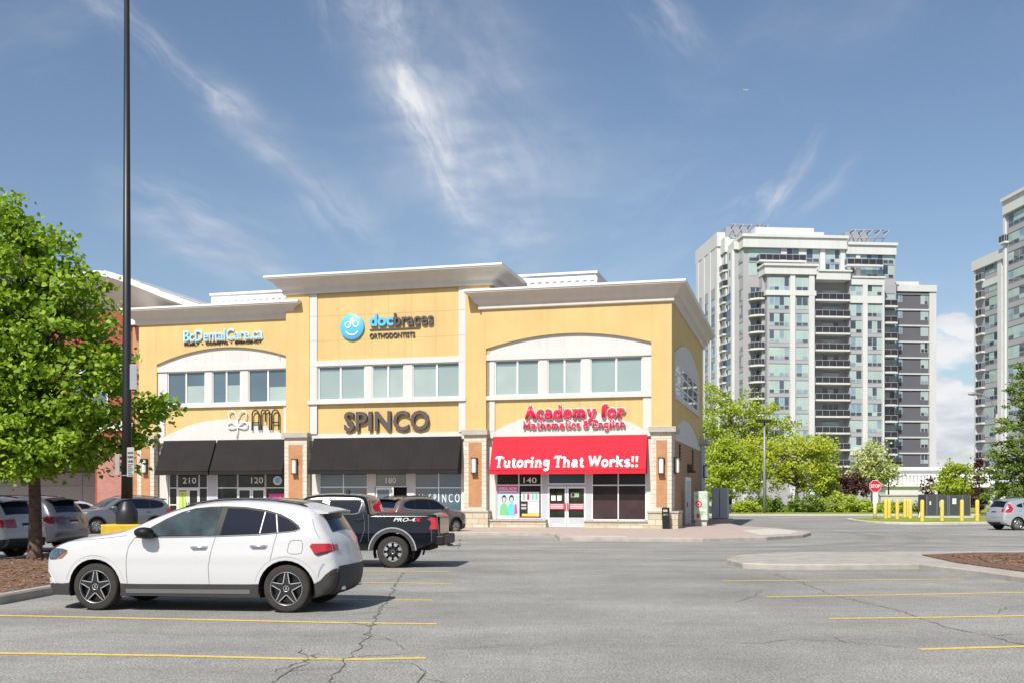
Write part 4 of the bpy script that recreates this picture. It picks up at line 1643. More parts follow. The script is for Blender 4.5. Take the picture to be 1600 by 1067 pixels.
# tutoring school
t = sign('shop_sign', 'red slab lettering with white edging above the red awning', -7.3, V0['R'] + .10, 4.95)
mb = MB()
slab_text(mb, 'Academy for', .10, 5.02, .50, 1.17, -.12, 0, .135, .25)
slab_text(mb, 'Mathematics & English', 0, 5.10, .02, .42, -.12, 0, .098, .25)
mb.build('lettering', 'red_letter', t)
mb = MB()
slab_text(mb, 'Academy for', .10, 5.02, .50, 1.17, -.07, 0, .18, .35)
slab_text(mb, 'Mathematics & English', 0, 5.10, .02, .42, -.07, 0, .165, .35)
mb.build('letter_edging', 'white_letter', t)
mb = MB()
slab_text(mb, 'Tutoring That Works!!', -8.62, -1.50, 3.06, 3.62, 0, 0, .105, .12, thick=.062)
vs = []
for (x, y, z) in mb.v:
    zz = z
    yb = (V0['R'] + .11) - .02 - (4.62 - zz) / (4.62 - 2.74 - .22) * (.66 - .02)
    vs.append((x, yb - .006 + .25 * y, zz))
mb.v = vs
# tube radius was set for unit height: rescale thickness is already in x by .56 factor below
mb.build('lettering', 'white_letter', aw)

# ------------------------------------------------------------------ red brick neighbour
brk = thing('brick_building', 'red brick shop building with white barrel vault roof behind the tree', 'building', (7.63, 51.9, 0), BA)
mb = MB()
mb.box(-52, -29.9, 2.0, 22, 4.6, 12.2)
mb.box(-32.2, -29.9, .8, 2.0, 0, 4.8)
mb.build('wall', 'brick_red', brk)
mb = MB().box(-31.9, -29.95, .55, .8, 0, 4.8)
mb.build('front_pier', 'brick_pink', brk)
mb = MB().box(-29.9, -29.14, .9, 20, 0, 11.0)
mb.box(-29.95, -29.16, .6, 1.2, 8.4, 9.0)
mb.build('side_wall', 'brick_orange', brk)
mb = MB().box(-30.9, -29.6, 1.7, 2.2, 11.3, 11.75)
mb.box(-52, -29.9, 1.8, 2.1, 8.7, 9.15)
mb.box(-52, -29.9, 1.85, 2.1, 5.4, 5.9)
mb.build('stone_band', 'lip_white', brk)
for u in (-50.5, -46.5, -42.5, -38.5, -34.8):
    fr = MB()
    fr.box(u, u + 2.6, 1.93, 2.05, 6.2, 8.6)
    o = fr.build('window', 'alu', brk)
    g = MB()
    for a in (u + .08, u + 1.33):
        pane(g, a, a + 1.19, 6.28, 8.52, 1.92)
    g.build('pane', 'glass_sky', o, fix=False)
mb = MB()
mb.box(-52, -32.2, 5.0, 5.3, 0, 3.1)
mb.build('loading_wall', 'wall_grey', brk)
mb = MB()
for u in (-48, -44, -40, -36.2):
    mb.box(u, u + .08, 4.95, 5.0, 0, 3.0)
mb.box(-52, -32.2, 4.96, 5.0, 2.2, 2.28)
mb.build('panel_seam', 'cab_grey', brk)
mb = MB().box(-51.9, -32.3, 2.02, 5.3, 3.1, 4.59)
mb.build('loading_canopy_shade', 'dark', brk)  # near-black block standing for the shade in the void under the canopy
def chaikin0(p):
    o = [p[0]]
    for a, b in zip(p, p[1:]):
        o += [(a[0] * .75 + b[0] * .25, a[1] * .75 + b[1] * .25), (a[0] * .25 + b[0] * .75, a[1] * .25 + b[1] * .75)]
    return o + [p[-1]]


# barrel vault: an arc that springs over the yellow roof
hs_ = [(0, 14.22), (1.1, 14.08), (2.2, 13.68), (3.3, 13.25), (4.4, 12.8), (5.8, 12.3), (7.4, 11.75), (8.4, 11.4)]
arc = [(-32.2 - d, z) for d, z in hs_[::-1]] + [(-32.2 + d, z) for d, z in hs_[1:]]
arc = [tuple(p) for p in chaikin0(arc)]
n = len(arc) - 1
mb = MB()
vs = []
y_front, y_back = .5, 20
for (u, z) in arc:
    vs.append((u, y_front, z))
for (u, z) in arc:
    vs.append((u, y_back, z))
for (u, z) in arc:
    vs.append((u, y_front + .02, z - .30))
inner = [(-39.2 + 13.4 * i / n, 11.4 + 1.05 * math.sin(math.pi * i / n)) for i in range(n + 1)]
for (u, z) in inner:
    vs.append((u, y_front + 1.6, z))
k = n + 1
fs = []
for i in range(n):
    fs.append((i, i + 1, k + i + 1, k + i))
    fs.append((i, i + 1, 2 * k + i + 1, 2 * k + i))
mb.add(vs, fs, 0, True)
mb.add(vs, [(2 * k + i, 2 * k + i + 1, 3 * k + i + 1, 3 * k + i) for i in range(n)], 1, True)
for i in range(0, n, 2):
    u, z = arc[i]
    mb.tube([(u, y_front - .02, z + .02), (u, y_back, z + .02)], .035, 5)
mb.build('vault_roof', ['screen_white', 'cornice_white'], brk, fix=False, angle=40)
mb = MB()
mb.prism([(-39.2, 11.4)] + inner[1:-1] + [(-25.8, 11.4)], y_front + 1.6, y_front + 2.0)
mb.build('gable_wall', 'cornice_white', brk)

# ------------------------------------------------------------------ apartment towers
FL = 2.9
TINT = ['tower_mint', 'tower_mint', 'tower_mint', 'tower_dark', 'tower_blue', 'tower_mint', 'tower_dark']


class Tower:
    def __init__(self, root):
        self.root = root
        self.nwin = 0
        self.extra = MB()
        self.cache = {}

    def part(self, name, mb, mat, **k):
        return mb.build(name, mat, self.root, **k)

    def window(self, x0, x1, z0, z1, y, n, face='y', tint=None, strip=True):
        """window band of n panes; face 'y' looks to -y, face 'x' looks to -x (then x is y)"""
        mb = MB()
        cols = []
        for i in range(n):
            a, b = x0 + (x1 - x0) * i / n, x0 + (x1 - x0) * (i + 1) / n
            m = rng.choice([0, 0, 0, 0, 0, 1, 1, 2]) if tint is None else tint
            zs = z0 + .66 if strip else z0
            mb.box(a + .05, b - .05, y - .02, y + .02, zs + .04, z1 - .05, m)
            if strip:
                mb.box(a + .05, b - .05, y - .02, y + .02, z0 + .05, zs - .04, rng.choice([0, 1, 1, 2]))
        mb.box(x0 - .04, x1 + .04, y - .01, y + .03, z0, z1, 3)
        mb.box(x0 - .05, x1 + .05, y - .06, y + .03, z1, z1 + .07, 4)
        if face == 'x':
            mb.v = [(yy, xx, zz) for (xx, yy, zz) in mb.v]
        ms = ['tower_mint', 'tower_dark', 'tower_blue', 'alu_grey', 'tower_slate']
        self.nwin += 1
        if self.nwin <= 99:
            self.part('window', mb, ms)
        else:
            self.extra.add(mb.v, [])
            o = len(self.extra.v) - len(mb.v)
            for f, m in zip(mb.f, mb.m):
                self.extra.f.append(tuple(i + o for i in f))
                self.extra.m.append(m)
                self.extra.s.append(False)

    def finish(self):
        if self.extra.f:
            o = self.part('windows', self.extra, ['tower_mint', 'tower_dark', 'tower_blue', 'alu_grey', 'tower_slate'])
            o['kind'] = 'stuff'

    def balcony(self, x0, x1, y0, y1, z, sides=('f', 'l', 'r'), chamfer=0.):
        key = (round(x1 - x0, 3), round(y1 - y0, 3), sides, chamfer)
        if key in self.cache:
            a, b = self.cache[key]
            o = a.copy()
            COL.objects.link(o)
            o.location = (x0, y0, z)
            r = b.copy()
            COL.objects.link(r)
            r.parent = o
            return o
        w, d = x1 - x0, y1 - y0
        mb = MB()
        if chamfer:
            mb.prism([(0, d), (0, d * .5), (chamfer, 0), (w, 0), (w, d)], -.30, 0, axis='z')
        else:
            mb.box(0, w, 0, d, -.30, 0)
        o = self.part('balcony', mb, 'tower_white')
        o.location = (x0, y0, z)
        r = MB()

        def rail(ax, ay, bx, by):
            L = Vector((bx - ax, by - ay, 0))
            nn = Vector((-L.y, L.x, 0)).normalized() * .02
            for zz0, zz1, m in ((.08, .95, 0), (.97, 1.05, 1)):
                p = [Vector((ax, ay, zz0)) - nn, Vector((bx, by, zz0)) - nn, Vector((bx, by, zz0)) + nn, Vector((ax, ay, zz0)) + nn]
                r.add(p + [q + Vector((0, 0, zz1 - zz0)) for q in p], [(0, 3, 2, 1), (4, 5, 6, 7), (0, 1, 5, 4), (1, 2, 6, 5), (2, 3, 7, 6), (3, 0, 4, 7)], m)
            k = max(2, int(L.length / 1.1))
            for i in range(k + 1):
                p = Vector((ax, ay, 0)).lerp(Vector((bx, by, 0)), i / k)
                r.box(p.x - .03, p.x + .03, p.y - .035, p.y + .035, 0, 1.0, 1)
        if 'f' in sides:
            rail(chamfer, .05, w, .05)
        if 'l' in sides:
            if chamfer:
                rail(0.05, d * .5, chamfer, .05)
                rail(.05, d, .05, d * .5)
            else:
                rail(.05, .05, .05, d)
        if 'r' in sides:
            rail(w - .05, .05, w - .05, d)
        rr = r.build('railing', ['rail_dark', 'cab_grey'], o)
        self.cache[key] = (o, rr)
        return o


def T(px, d=0.):
    return (px - 1265 + 3.22 * d) / 8.70


tw = thing('apartment_tower', 'white and grey apartment tower with stacked dark balconies and stepped roof beyond the trees', 'apartment tower', (51.97, 190, 0), R(5))
tower = Tower(tw)
mb = MB()
mb.box(T(1160, 3), T(1402, 3), 3, 22, 0, 46.6)                  # core with the two upper floors
mb.box(T(1199, 0), T(1272, 0), 0, 6, 0, 41.3)
mb.box(T(1190, 1.5), T(1199, 1.0) + .3, 1.4, 6, 0, 41.0)
mb.box(T(1272, 0), T(1328, 1), 2.4, 6, 0, 40.0)
mb.box(T(1328, .5), T(1382, .5), .5, 6, 0, 39.7)
mb.box(T(1382, 2.5), T(1403, 2.5), 2.5, 6, 0, 39.3)
mb.box(T(1142, 6), T(1166, 6), 5.5, 24, 0, 45.6)
mb.box(T(1112, 12), T(1133, 12), 12, 27, 0, 49.0)
mb.box(T(1101, 18), T(1120, 18), 18, 30, 0, 40.5)
tower.part('wall', mb, 'tower_grey')
# white frames, piers and parapets
mb = MB()
w = mb.box
for a, b, d, zt in ((1234, 1242, 0, 41.3), (1263.5, 1272, 0, 41.3), (1348, 1355.5, .5, 39.7), (1379, 1382, .5, 39.7)):
    w(T(a, d), T(b, d), d - .28, d + .3, 0, zt)
w(T(1190, 1.2), T(1272, 0) + .3, -.5, 6.5, 40.2, 41.6)
w(T(1188, 1.2), T(1272, 0) + .6, -.8, 6.7, 41.6, 42.0)
w(T(1272, 0) + .31, T(1328, 0), -.35, 4, 39.4, 40.8)
w(T(1272, 0) + .61, T(1330, 0), -.6, 4, 40.8, 41.1)
w(T(1330, .5), T(1382, .5), .2, 5, 38.7, 39.9)
w(T(1330, .5), T(1383, .5), 0, 5, 39.9, 40.2)
for z in (8.9, ):
    w(T(1196, 0), T(1272, 0) + .3, -.34, 1, z, z + 1.3)
    w(T(1328, .5), T(1382, .5), .16, 1, z, z + 1.3)
w(T(1196, 0), T(1272, 0) + .3, -.30, 1, 36.55, 37.4)
w(T(1328, .5), T(1382, .5), .20, 1, 35.5, 36.8)
# upper storeys
for a, b in ((1219, 1228), (1247, 1259), (1281, 1289), (1313, 1321), (1338, 1345)):
    w(T(a, 3), T(b, 3), 2.7, 3.2, 40, 46.6)
w(T(1158, 3), T(1322, 3), 2.2, 22.4, 45.4, 47.2)
w(T(1156, 3), T(1323.5, 3), 1.9, 22.6, 47.2, 47.7)
w(T(1322, 3) + .01, T(1402, 3), 2.5, 22.2, 44.6, 46.2)
w(T(1323.5, 3) + .01, T(1403.5, 3), 2.2, 22.2, 46.2, 46.7)
w(T(1178, 6), T(1272, 6), 6, 19, 46.8, 49.9)
w(T(1272, 6), T(1295, 6), 8, 19, 46.8, 49.7)
w(T(1130, 8), T(1157.5, 8), 9, 20, 46.0, 48.7)
# left blocks
w(T(1156, 5.5), T(1166, 5.5) - .02, 5.2, 7, 0, 45.6)
w(T(1141, 6), T(1167, 6), 5.0, 24, 45.6, 47.0)
w(T(1111, 12), T(1134, 12), 11.6, 27.3, 47.6, 50.2)
w(T(1112, 12) - .03, T(1133, 12) + .03, 11.9, 27.03, 40.2, 47.6)
w(T(1127, 12), T(1133, 12) + .04, 11.85, 13, 0, 47.6)
w(T(1112, 12) - .05, T(1117, 12), 11.87, 13.2, 0, 47.6)
for y in (16.2, 20.6, 25):
    w(T(1112, 12) - .12, T(1112, 12) + .2, y, y + 1.6, 0, 47.6)
w(T(1141, 5.5) - .06, T(1145, 5.5), 5.4, 8.0, 0, 45.6)
w(T(1141, 5.5) - .06, T(1143, 5.5), 9.2, 12.6, 0, 45.6)
w(T(1141, 5.5) - .06, T(1143, 5.5), 14.5, 24, 0, 45.6)
w(T(1100, 18), T(1121, 18), 17.8, 30, 40.5, 41.5)
w(T(1160, 3) - .06, T(1166, 3), 2.8, 5.4, 0, 8)
tower.part('white_frame', mb, 'tower_white')
# steel sunshade frames on the roof
for (a, b, d, z0, z1) in ((1134, 1187, 9, 47.8, 51.1), (1329, 1383, 5, 46.7, 49.6)):
    fr = MB()
    fr.box(T(a, d), T(a, d) + (T(b, d) - T(a, d)) * .7, d + 2, d + 6, z0, z1)
    o = tower.part('roof_plant_room', fr, 'cab_grey')
    s = MB()
    x0, x1 = T(a, d), T(b, d)
    for zz in (z1 - .2, z0 + 1.3):
        s.tube([(x0, d - .5, zz), (x1, d - .5, zz)], .10, 6)
    for i in range(5):
        x = x0 + (x1 - x0) * i / 4
        s.tube([(x, d + 2, z0), (x, d - .5, z0 + 1.3), (x + 1.0, d - .6, z1 - .2), (x + 1, d + 2, z1 - .1)], .12, 6)
    s.build('sunshade_frame', 'wall_grey', o)
# grey wing
mb = MB().box(T(1404, 7), T(1461, 7), 7, 24, 0, 38.8)
tower.part('grey_wing', mb, 'tower_slate')
mb = MB()
mb.box(T(1460, 7), T(1471, 7), 6.6, 24.2, 0, 38.9)
mb.box(T(1403, 7), T(1471, 7), 6.4, 24.4, 38.9, 40.1)
mb.box(T(1403, 7), T(1452, 7), 9, 22, 40.1, 41.2)
for k in range(1, 14):
    z = .8 + FL * k
    mb.box(T(1404, 7), T(1460, 7), 6.78, 7.2, z - .1, z + .16)
tower.part('white_frame', mb, 'tower_white')
for k in range(13):
    z = 1.0 + FL * k
    if z < 3:
        continue
    # front stack windows: lowest floors are hidden, the top floors show
    zz = z
    fz = (zz + 1.25, zz + 3.42) if k < 12 else (37.45, 39.8)
    fc = (zz + .3, zz + 2.42) if k < 12 else (36.9, 38.65)
    if k < 14:
        tower.window(T(1202, 0), T(1233, 0), *fz, -.03, 4)
        tower.window(T(1244, 0), T(1262.5, 0), *fz, -.03, 2)
        tower.window(T(1328.5, .5), T(1347, .5), *fc, .47, 2)
        tower.window(T(1356, .5), T(1378.5, .5), *fc, .47, 3)
        tower.window(T(1285, 2.4), T(1311, 2.4), zz + .3, zz + 2.3, 2.37, 3, strip=False)
        tower.window(T(1384, 2.5), T(1400, 2.5), zz - .1, zz + 1.8, 2.47, 2, strip=False)
    if zz < 37.6:
        tower.window(T(1406, 7), T(1416, 7), zz + 1.2, zz + 2.75, 6.97, 2, strip=False, tint=2)
        tower.window(T(1447, 7), T(1458.5, 7), zz + .85, zz + 2.75, 6.97, 2)
    tower.balcony(T(1272, 0) + .31, T(1328, .5) - .02, .1, 2.4, zz + .25, ('f', 'r'))
    tower.balcony(T(1382, 1.2) + .05, T(1404, 1.2), 1.0, 2.5, zz - .5, ('f',))
    tower.balcony(T(1168, 3), T(1191, 2.0), .8, 3.0, zz + .5, ('f', 'l'), 1.2)
    tower.balcony(T(1117, 9) + .9, T(1142, 7.4), 7.4, 12, zz + 1.2 if zz < 60 else zz, ('f', 'l'), 1.6)
    if zz > 10:
        tower.window(5.9, 9.0, zz + .3, zz + 2.1, T(1141, 5.5) - .02 - .1, 1, 'x', tint=1)
        tower.window(13.4, 15.6, zz + .4, zz + 2.4, T(1112, 12) - .03, 2, 'x')
        tower.window(18.1, 20.2, zz + .4, zz + 2.4, T(1112, 12) - .03, 2, 'x')
        tower.window(T(1171, 3), T(1188, 3), zz + .4, zz + 2.6, 2.95, 2, strip=False, tint=1)
        tower.window(3.1, 5.1, zz + .4, zz + 2.3, T(1160, 3) - .05, 2, 'x')
        tower.window(1.6, 2.9, zz + .4, zz + 2.3, T(1190, 1.5) - .03, 1, 'x')
tower.balcony(T(1117, 9) + .9, T(1142, 7.4), 7.4, 12, 1.0 + FL * 13 + 1.2, ('f', 'l'), 1.6)
tower.balcony(T(1117, 9) + .9, T(1142, 7.4), 7.4, 12, 1.0 + FL * 14 + 1.2, ('f', 'l'), 1.6)
for z in (43.1, 40.5):
    for a, b, n in ((1169, 1218, 4), (1229, 1246, 2), (1260, 1280, 2), (1290, 1312, 3), (1322, 1337, 2), (1347, 1399, 6)):
        tower.window(T(a, 3), T(b, 3), z, z + 2.3, 2.96, n)
    tower.window(3.3, 6.4, z, z + 2.3, T(1160, 3) - .05, 2, 'x')
for z in (32, 35, 38, 41, 44):
    tower.window(6.2, 6.9, z, z + 1.1, T(1141, 5.5) - .08, 1, 'x', tint=1, strip=False)
    tower.window(9.5, 10.2, z, z + 1.6, T(1141, 5.5) - .08, 1, 'x', tint=1, strip=False)
tower.balcony(T(1183, 2), T(1256, 2), .8, 2.7, 42.9)
tower.balcony(T(1322, 2), T(1379, 2), 1.2, 2.5, 42.5)
tower.finish()

tw2 = thing('apartment_tower', 'white apartment tower cut off by the right edge with dark balconies on its left end', 'apartment tower', (76.7, 180, 0), math.atan2(-.998, .0587))
t2 = Tower(tw2)
mb = MB()
mb.box(0, 10.2, 0, 14, 0, 38.8)
mb.box(10.2, 45, -.3, 14, 0, 46.4)
t2.part('wall', mb, 'tower_grey')
mb = MB()
mb.box(-.4, 10.19, -.5, 14.2, 38.8, 40.4)
mb.box(10.2, 45, -.8, 14.2, 45.4, 47.4)
mb.box(10.1, 45, -1.1, 14.3, 47.4, 47.9)
mb.box(7.7, 8.9, -.3, .2, 0, 38.8)
mb.box(10.0, 10.6, -.6, .2, 0, 45.4)
mb.box(2.5, 7.7, -.2, .2, 35.5, 36.5)
mb.box(17.9, 18.8, -.6, .2, 0, 45.4)
mb.box(0, .5, -.25, 3, 0, 38.8)
t2.part('white_frame', mb, 'tower_white')
for k in range(15):
    z = 2.3 + FL * k
    if z < 38:
        if z > 5:
            t2.window(3.2, 7.6, z + .3, z + 2.2, -.03, 3)
            t2.window(9.0, 9.95, z + .3, z + 2.2, -.03, 1)
            t2.balcony(1.0, 3.1, -.55, 0, z - .2, ('f', 'l', 'r'))
    if z > 6 and z < 44:
        t2.window(11.2, 17.6, z + .3, z + 2.2, -.33, 4)
        t2.window(19.2, 24, z + .3, z + 2.2, -.33, 3)
t2.balcony(9.4, 11.2, -1.0, -.3, 41.2)
t2.finish()

# ------------------------------------------------------------------ podium and low walls
pod = thing('podium_building', 'low white entrance building with brown garage opening at the foot of the towers', 'building', (0, 0, 0), 0)
mb = MB()
mb.box(52.5, 74, 152, 170, 0, 5.3)
mb.box(50.5, 57.5, 147, 152, 0, 3.4)
mb.box(64.6, 74, 147, 152, 0, 3.4)
mb.box(57.5, 64.6, 150.5, 152, 0, 3.4)
mb.build('wall', 'tower_white', pod)
mb = MB()
mb.box(52.2, 74.2, 151.6, 170.2, 5.3, 5.75)
mb.box(52.3, 74, 151.75, 152, 3.55, 3.7)
mb.box(50.2, 74.2, 146.6, 152.4, 3.0, 3.55)
mb.box(57.3, 64.8, 146.2, 147, 2.9, 3.2)
mb.build('parapet', 'lip_white', pod)
mb = MB().box(57.5, 64.6, 150.2, 150.5, .1, 2.9)
mb.build('garage_door', 'garage', pod)
mb = MB()
for i in range(12):
    mb.box(50.6 + i * .5, 50.75 + i * .5, 148, 148.1, 3.55, 4.5)
mb.box(50.5, 56.6, 147.95, 148.15, 4.4, 4.55)
mb.build('balustrade', 'sign_grey', pod)
for x0, x1 in ((66.5, 69.8), (70.4, 73.0)):
    fr = MB().box(x0, x1, 146.9, 147.05, 1.2, 2.7)
    o = fr.build('window', 'alu', pod)
    g = MB()
    pane(g, x0 + .1, x1 - .1, 1.3, 2.6, 146.88)
    g.build('pane', 'tower_dark', o, fix=False)
for x0, x1 in ((68.0, 73.2),):
    fr = MB().box(x0, x1, 151.9, 152.05, 3.8, 5.0)
    o = fr.build('window', 'alu', pod)
    g = MB()
    for i in range(4):
        pane(g, x0 + .1 + i * 1.27, x0 + 1.25 + i * 1.27, 3.9, 4.9, 151.88)
    g.build('pane', 'tower_dark', o, fix=False)
mb = MB()
mb.box(37.2, 43.0, 109.8, 110.2, .1, 1.75)
mb.box(37.1, 43.1, 109.7, 110.3, 1.75, 1.85)
tag(mb.build('garden_wall', 'concrete_light'), 'pale concrete garden wall behind the yellow bollards', 'wall')
# ------------------------------------------------------------------ vehicles
def resample(pts, step):
    P_ = [np.array(p, float) for p in pts]
    d = [0]
    for a, b in zip(P_, P_[1:]):
        d.append(d[-1] + np.linalg.norm(b - a))
    n = max(2, int(d[-1] / step))
    out = []
    for i in range(n + 1):
        t = d[-1] * i / n
        k = min(len(d) - 2, int(np.searchsorted(d, t, side='right') - 1))
        q = (t - d[k]) / max(1e-9, d[k + 1] - d[k])
        out.append(P_[k] * (1 - q) + P_[k + 1] * q)
    return np.array(out)


def chaikin(pts, it=2):
    for _ in range(it):
        o = [pts[0]]
        for a, b in zip(pts, pts[1:]):
            o.append((a[0] * .75 + b[0] * .25, a[1] * .75 + b[1] * .25))
            o.append((a[0] * .25 + b[0] * .75, a[1] * .25 + b[1] * .75))
        o.append(pts[-1])
        pts = o
    return pts


def in_poly(P_, poly):
    x, y = P_[:, 0], P_[:, 1]
    ins = np.zeros(len(P_), bool)
    n = len(poly)
    for i in range(n):
        x1, y1 = poly[i]
        x2, y2 = poly[(i + 1) % n]
        c = ((y1 > y) != (y2 > y)) & (x < (x2 - x1) * (y - y1) / (y2 - y1 + 1e-12) + x1)
        ins ^= c
    return ins


def seg_dist(P_, line, closed=False):
    d = np.full(len(P_), 1e9)
    n = len(line)
    for i in range(n if closed else n - 1):
        a, b = np.array(line[i]), np.array(line[(i + 1) % n])
        ab = b - a
        t = np.clip(((P_ - a) @ ab) / (ab @ ab + 1e-12), 0, 1)
        d = np.minimum(d, np.linalg.norm(P_ - (a + t[:, None] * ab), axis=1))
    return d


class Car:
    def __init__(self, label, cat, loc, heading, L, top, Wm, wheels, r, zb=1.05, tum=.27, paint='paint_white', arch=.06, bottom=.22, sill=None,
                 front_taper=(.75, .26), rear_taper=(.55, .16), rnd=.10, bow=(.13, .05, .09), group=None, name='parked_car', clad_line=None):
        """local frame: x runs from the nose (0) to the tail (L), y across, z up; the nose looks along `heading`"""
        self.L, self.Wm, self.zb, self.tum, self.rnd, self.bow = L, Wm, zb, tum, rnd, bow
        self.ft, self.rt = front_taper, rear_taper
        self.top = resample(chaikin(top, 2), .045)
        self.zr = self.top[:, 1].max()
        self.paint = paint
        self.clad_line = clad_line
        ang = math.atan2(heading[1], heading[0]) + math.pi
        self.root = thing(name, label, cat, (loc[0], loc[1], 0), ang, group)
        self.off = L / 2
        self.wheels, self.r, self.bottom = wheels, r, bottom
        self.R = r + arch
        self.body()

    def W(self, x, z, d=None):
        x, z = np.asarray(x, float), np.asarray(z, float)
        p = np.ones_like(x)
        l, k = self.ft
        p = p - np.where(x < l, k * np.clip((l - x) / l, 0, 1) ** 2.2, 0)
        l, k = self.rt
        p = p - np.where(x > self.L - l, k * np.clip((x - self.L + l) / l, 0, 1) ** 2.0, 0)
        t = np.clip((z - self.zb) / (self.zr - self.zb), 0, 1.2)
        s = 1 - self.tum * (t ** 1.15)
        lowm = np.clip((.55 - z) / .45, 0, 1)
        s = s - .05 * lowm ** 1.5
        mid = np.clip((z - .55) / (self.zb - .55), 0, 1)
        s = s - .035 * mid ** 2 * (z <= self.zb) - .035 * (z > self.zb)
        w = self.Wm * p * s
        # a crease line along the flank
        w = w + .012 * np.exp(-((z - .80) / .05) ** 2) * np.clip((x - .4) * 2, 0, 1)
        if d is not None:
            q = np.clip(1 - d / self.rnd, 0, 1)
            w = w - self.rnd * (1 - np.sqrt(np.clip(1 - q ** 2, 0, 1)))
        return w

    def Wd(self, P_):
        P_ = np.asarray(P_, float)
        return self.W(P_[:, 0], P_[:, 1], seg_dist(P_, self.top))

    def arches(self):
        out = []
        for xc in self.wheels[::-1]:
            R_ = self.R
            zc = self.r
            a0 = math.asin(max(-1, min(1, (self.bottom - zc) / R_)))
            pts = []
            for i in range(17):
                a = a0 + (math.pi - 2 * a0) * i / 16
                pts.append((xc + R_ * math.cos(a), zc + R_ * math.sin(a)))
            out.append(pts)
        return out

    def mesh_panel(self, poly, off=0., grid=.07, sides=(-1, 1), ringpts=False):
        """triangulated patch of the flank inside poly (x, z)"""
        poly = [tuple(map(float, p)) for p in poly]
        bd = []
        n = len(poly)
        for i in range(n):
            a, b = np.array(poly[i]), np.array(poly[(i + 1) % n])
            k = max(1, int(np.linalg.norm(b - a) / grid))
            for j in range(k):
                bd.append(tuple(a + (b - a) * j / k))
        if off > 0:
            A = np.array(bd)
            ds = seg_dist(A, self.top)
            for i in np.where(ds < .022)[0]:
                t2 = self.top
                j = int(np.argmin(np.linalg.norm(t2 - A[i], axis=1)))
                best = None
                for q in (j - 1, j):
                    if 0 <= q < len(t2) - 1:
                        ab = t2[q + 1] - t2[q]
                        tt = np.clip((A[i] - t2[q]) @ ab / (ab @ ab), 0, 1)
                        c = t2[q] + tt * ab
                        if best is None or np.linalg.norm(c - A[i]) < np.linalg.norm(best - A[i]):
                            best = c
                bd[i] = tuple(best)
        A = np.array(bd)
        xs = np.arange(A[:, 0].min(), A[:, 0].max(), grid)
        zs = np.arange(A[:, 1].min(), A[:, 1].max(), grid)
        G = np.array([(x + (.5 * grid if i % 2 else 0), z) for i, z in enumerate(zs) for x in xs])
        if ringpts or (off > 0 and grid <= .021):
            rp = []
            tp = self.top
            tg = np.gradient(tp, axis=0)
            nn = np.stack([tg[:, 1], -tg[:, 0]], 1)
            nn /= np.linalg.norm(nn, axis=1)[:, None] + 1e-9
            for q in ((.10, .30, .6, 1.0) if ringpts else (.035, .10, .2, .35, .6)):
                rp.append(tp + nn * (q * self.rnd))
            Rg = np.concatenate(rp)
            Rg = Rg[seg_dist(Rg, tp) > (.008 if ringpts else .0025)]
            G = np.concatenate([G[seg_dist(G, tp) > self.rnd * (1.25 if ringpts else .8)], Rg])
        if len(G):
            G = G[in_poly(G, bd)]
        if len(G):
            dd = seg_dist(G, bd, True)
            G = G[dd > (.006 if ringpts else .002 if grid <= .021 else .02)]
        pts = [Vector(p) for p in bd] + [Vector(p) for p in G]
        res = geometry.delaunay_2d_cdt(pts, [], [list(range(len(bd)))], 1, 1e-6)
        P_ = np.array([tuple(p) for p in res[0]])
        fs = [tuple(f) for f in res[2]]
        w = self.Wd(P_) + off
        mb = MB()
        for s in sides:
            v = [(P_[i, 0] - self.off, s * w[i], P_[i, 1]) for i in range(len(P_))]
            ff = []
            for f in fs:
                a, b, c = (P_[f[0]], P_[f[1]], P_[f[2]])
                ar = (b[0] - a[0]) * (c[1] - a[1]) - (b[1] - a[1]) * (c[0] - a[0])
                # x,z CCW faces -y
                ccw = ar > 0
                want = (s == -1)
                ff.append(f if ccw == want else f[::-1])
            mb.add(v, ff, 0, True)
        return mb

    def strip_pts(self, i0, i1, fr, off=0.):
        tp = self.top
        tg = np.gradient(tp, axis=0)
        nn = np.stack([-tg[:, 1], tg[:, 0]], 1)
        nn /= np.linalg.norm(nn, axis=1)[:, None] + 1e-9
        w = self.W(tp[:, 0], tp[:, 1], np.zeros(len(tp)))
        rows = []
        bf, bt, br = self.bow
        for i in range(i0, i1 + 1):
            nx, nz = nn[i]
            cr = bf * max(0, -nx) ** 2 + br * max(0, nx) ** 2 + bt * max(0, nz) ** 2
            row = []
            for f in fr:
                o = cr * (1 - abs(f) ** 2.2) + off
                row.append((tp[i, 0] + nx * o - self.off, f * w[i], tp[i, 1] + nz * o))
            rows.append(row)
        return rows

    def strip(self, mb, i0, i1, fr, off=0., mat=0):
        rows = self.strip_pts(i0, i1, fr, off)
        k = len(fr)
        vs = [p for r_ in rows for p in r_]
        fs = [(i * k + j, (i + 1) * k + j, (i + 1) * k + j + 1, i * k + j + 1) for i in range(len(rows) - 1) for j in range(k - 1)]
        mb.add(vs, fs, mat, True)

    def idx(self, p):
        return int(np.argmin(np.linalg.norm(self.top - np.array(p), axis=1)))

    lower = None

    def body(self):
        tp = [tuple(p) for p in self.top]
        ar = self.arches()
        poly = tp[:]
        for a in ar:
            poly += a
        mb = self.mesh_panel(poly, 0., ringpts=True)
        f = [-1, -.985, -.95, -.88, -.76, -.58, -.35, -.12, .12, .35, .58, .76, .88, .95, .985, 1]
        self.strip(mb, 0, len(tp) - 1, f)
        me_o = mb.build('body', self.paint, self.root, fix=False)
        bm = bmesh.new()
        bm.from_mesh(me_o.data)
        bmesh.ops.remove_doubles(bm, verts=bm.verts, dist=.0012)
        bmesh.ops.recalc_face_normals(bm, faces=bm.faces)
        me_o.data.materials.append(MT['clad'])
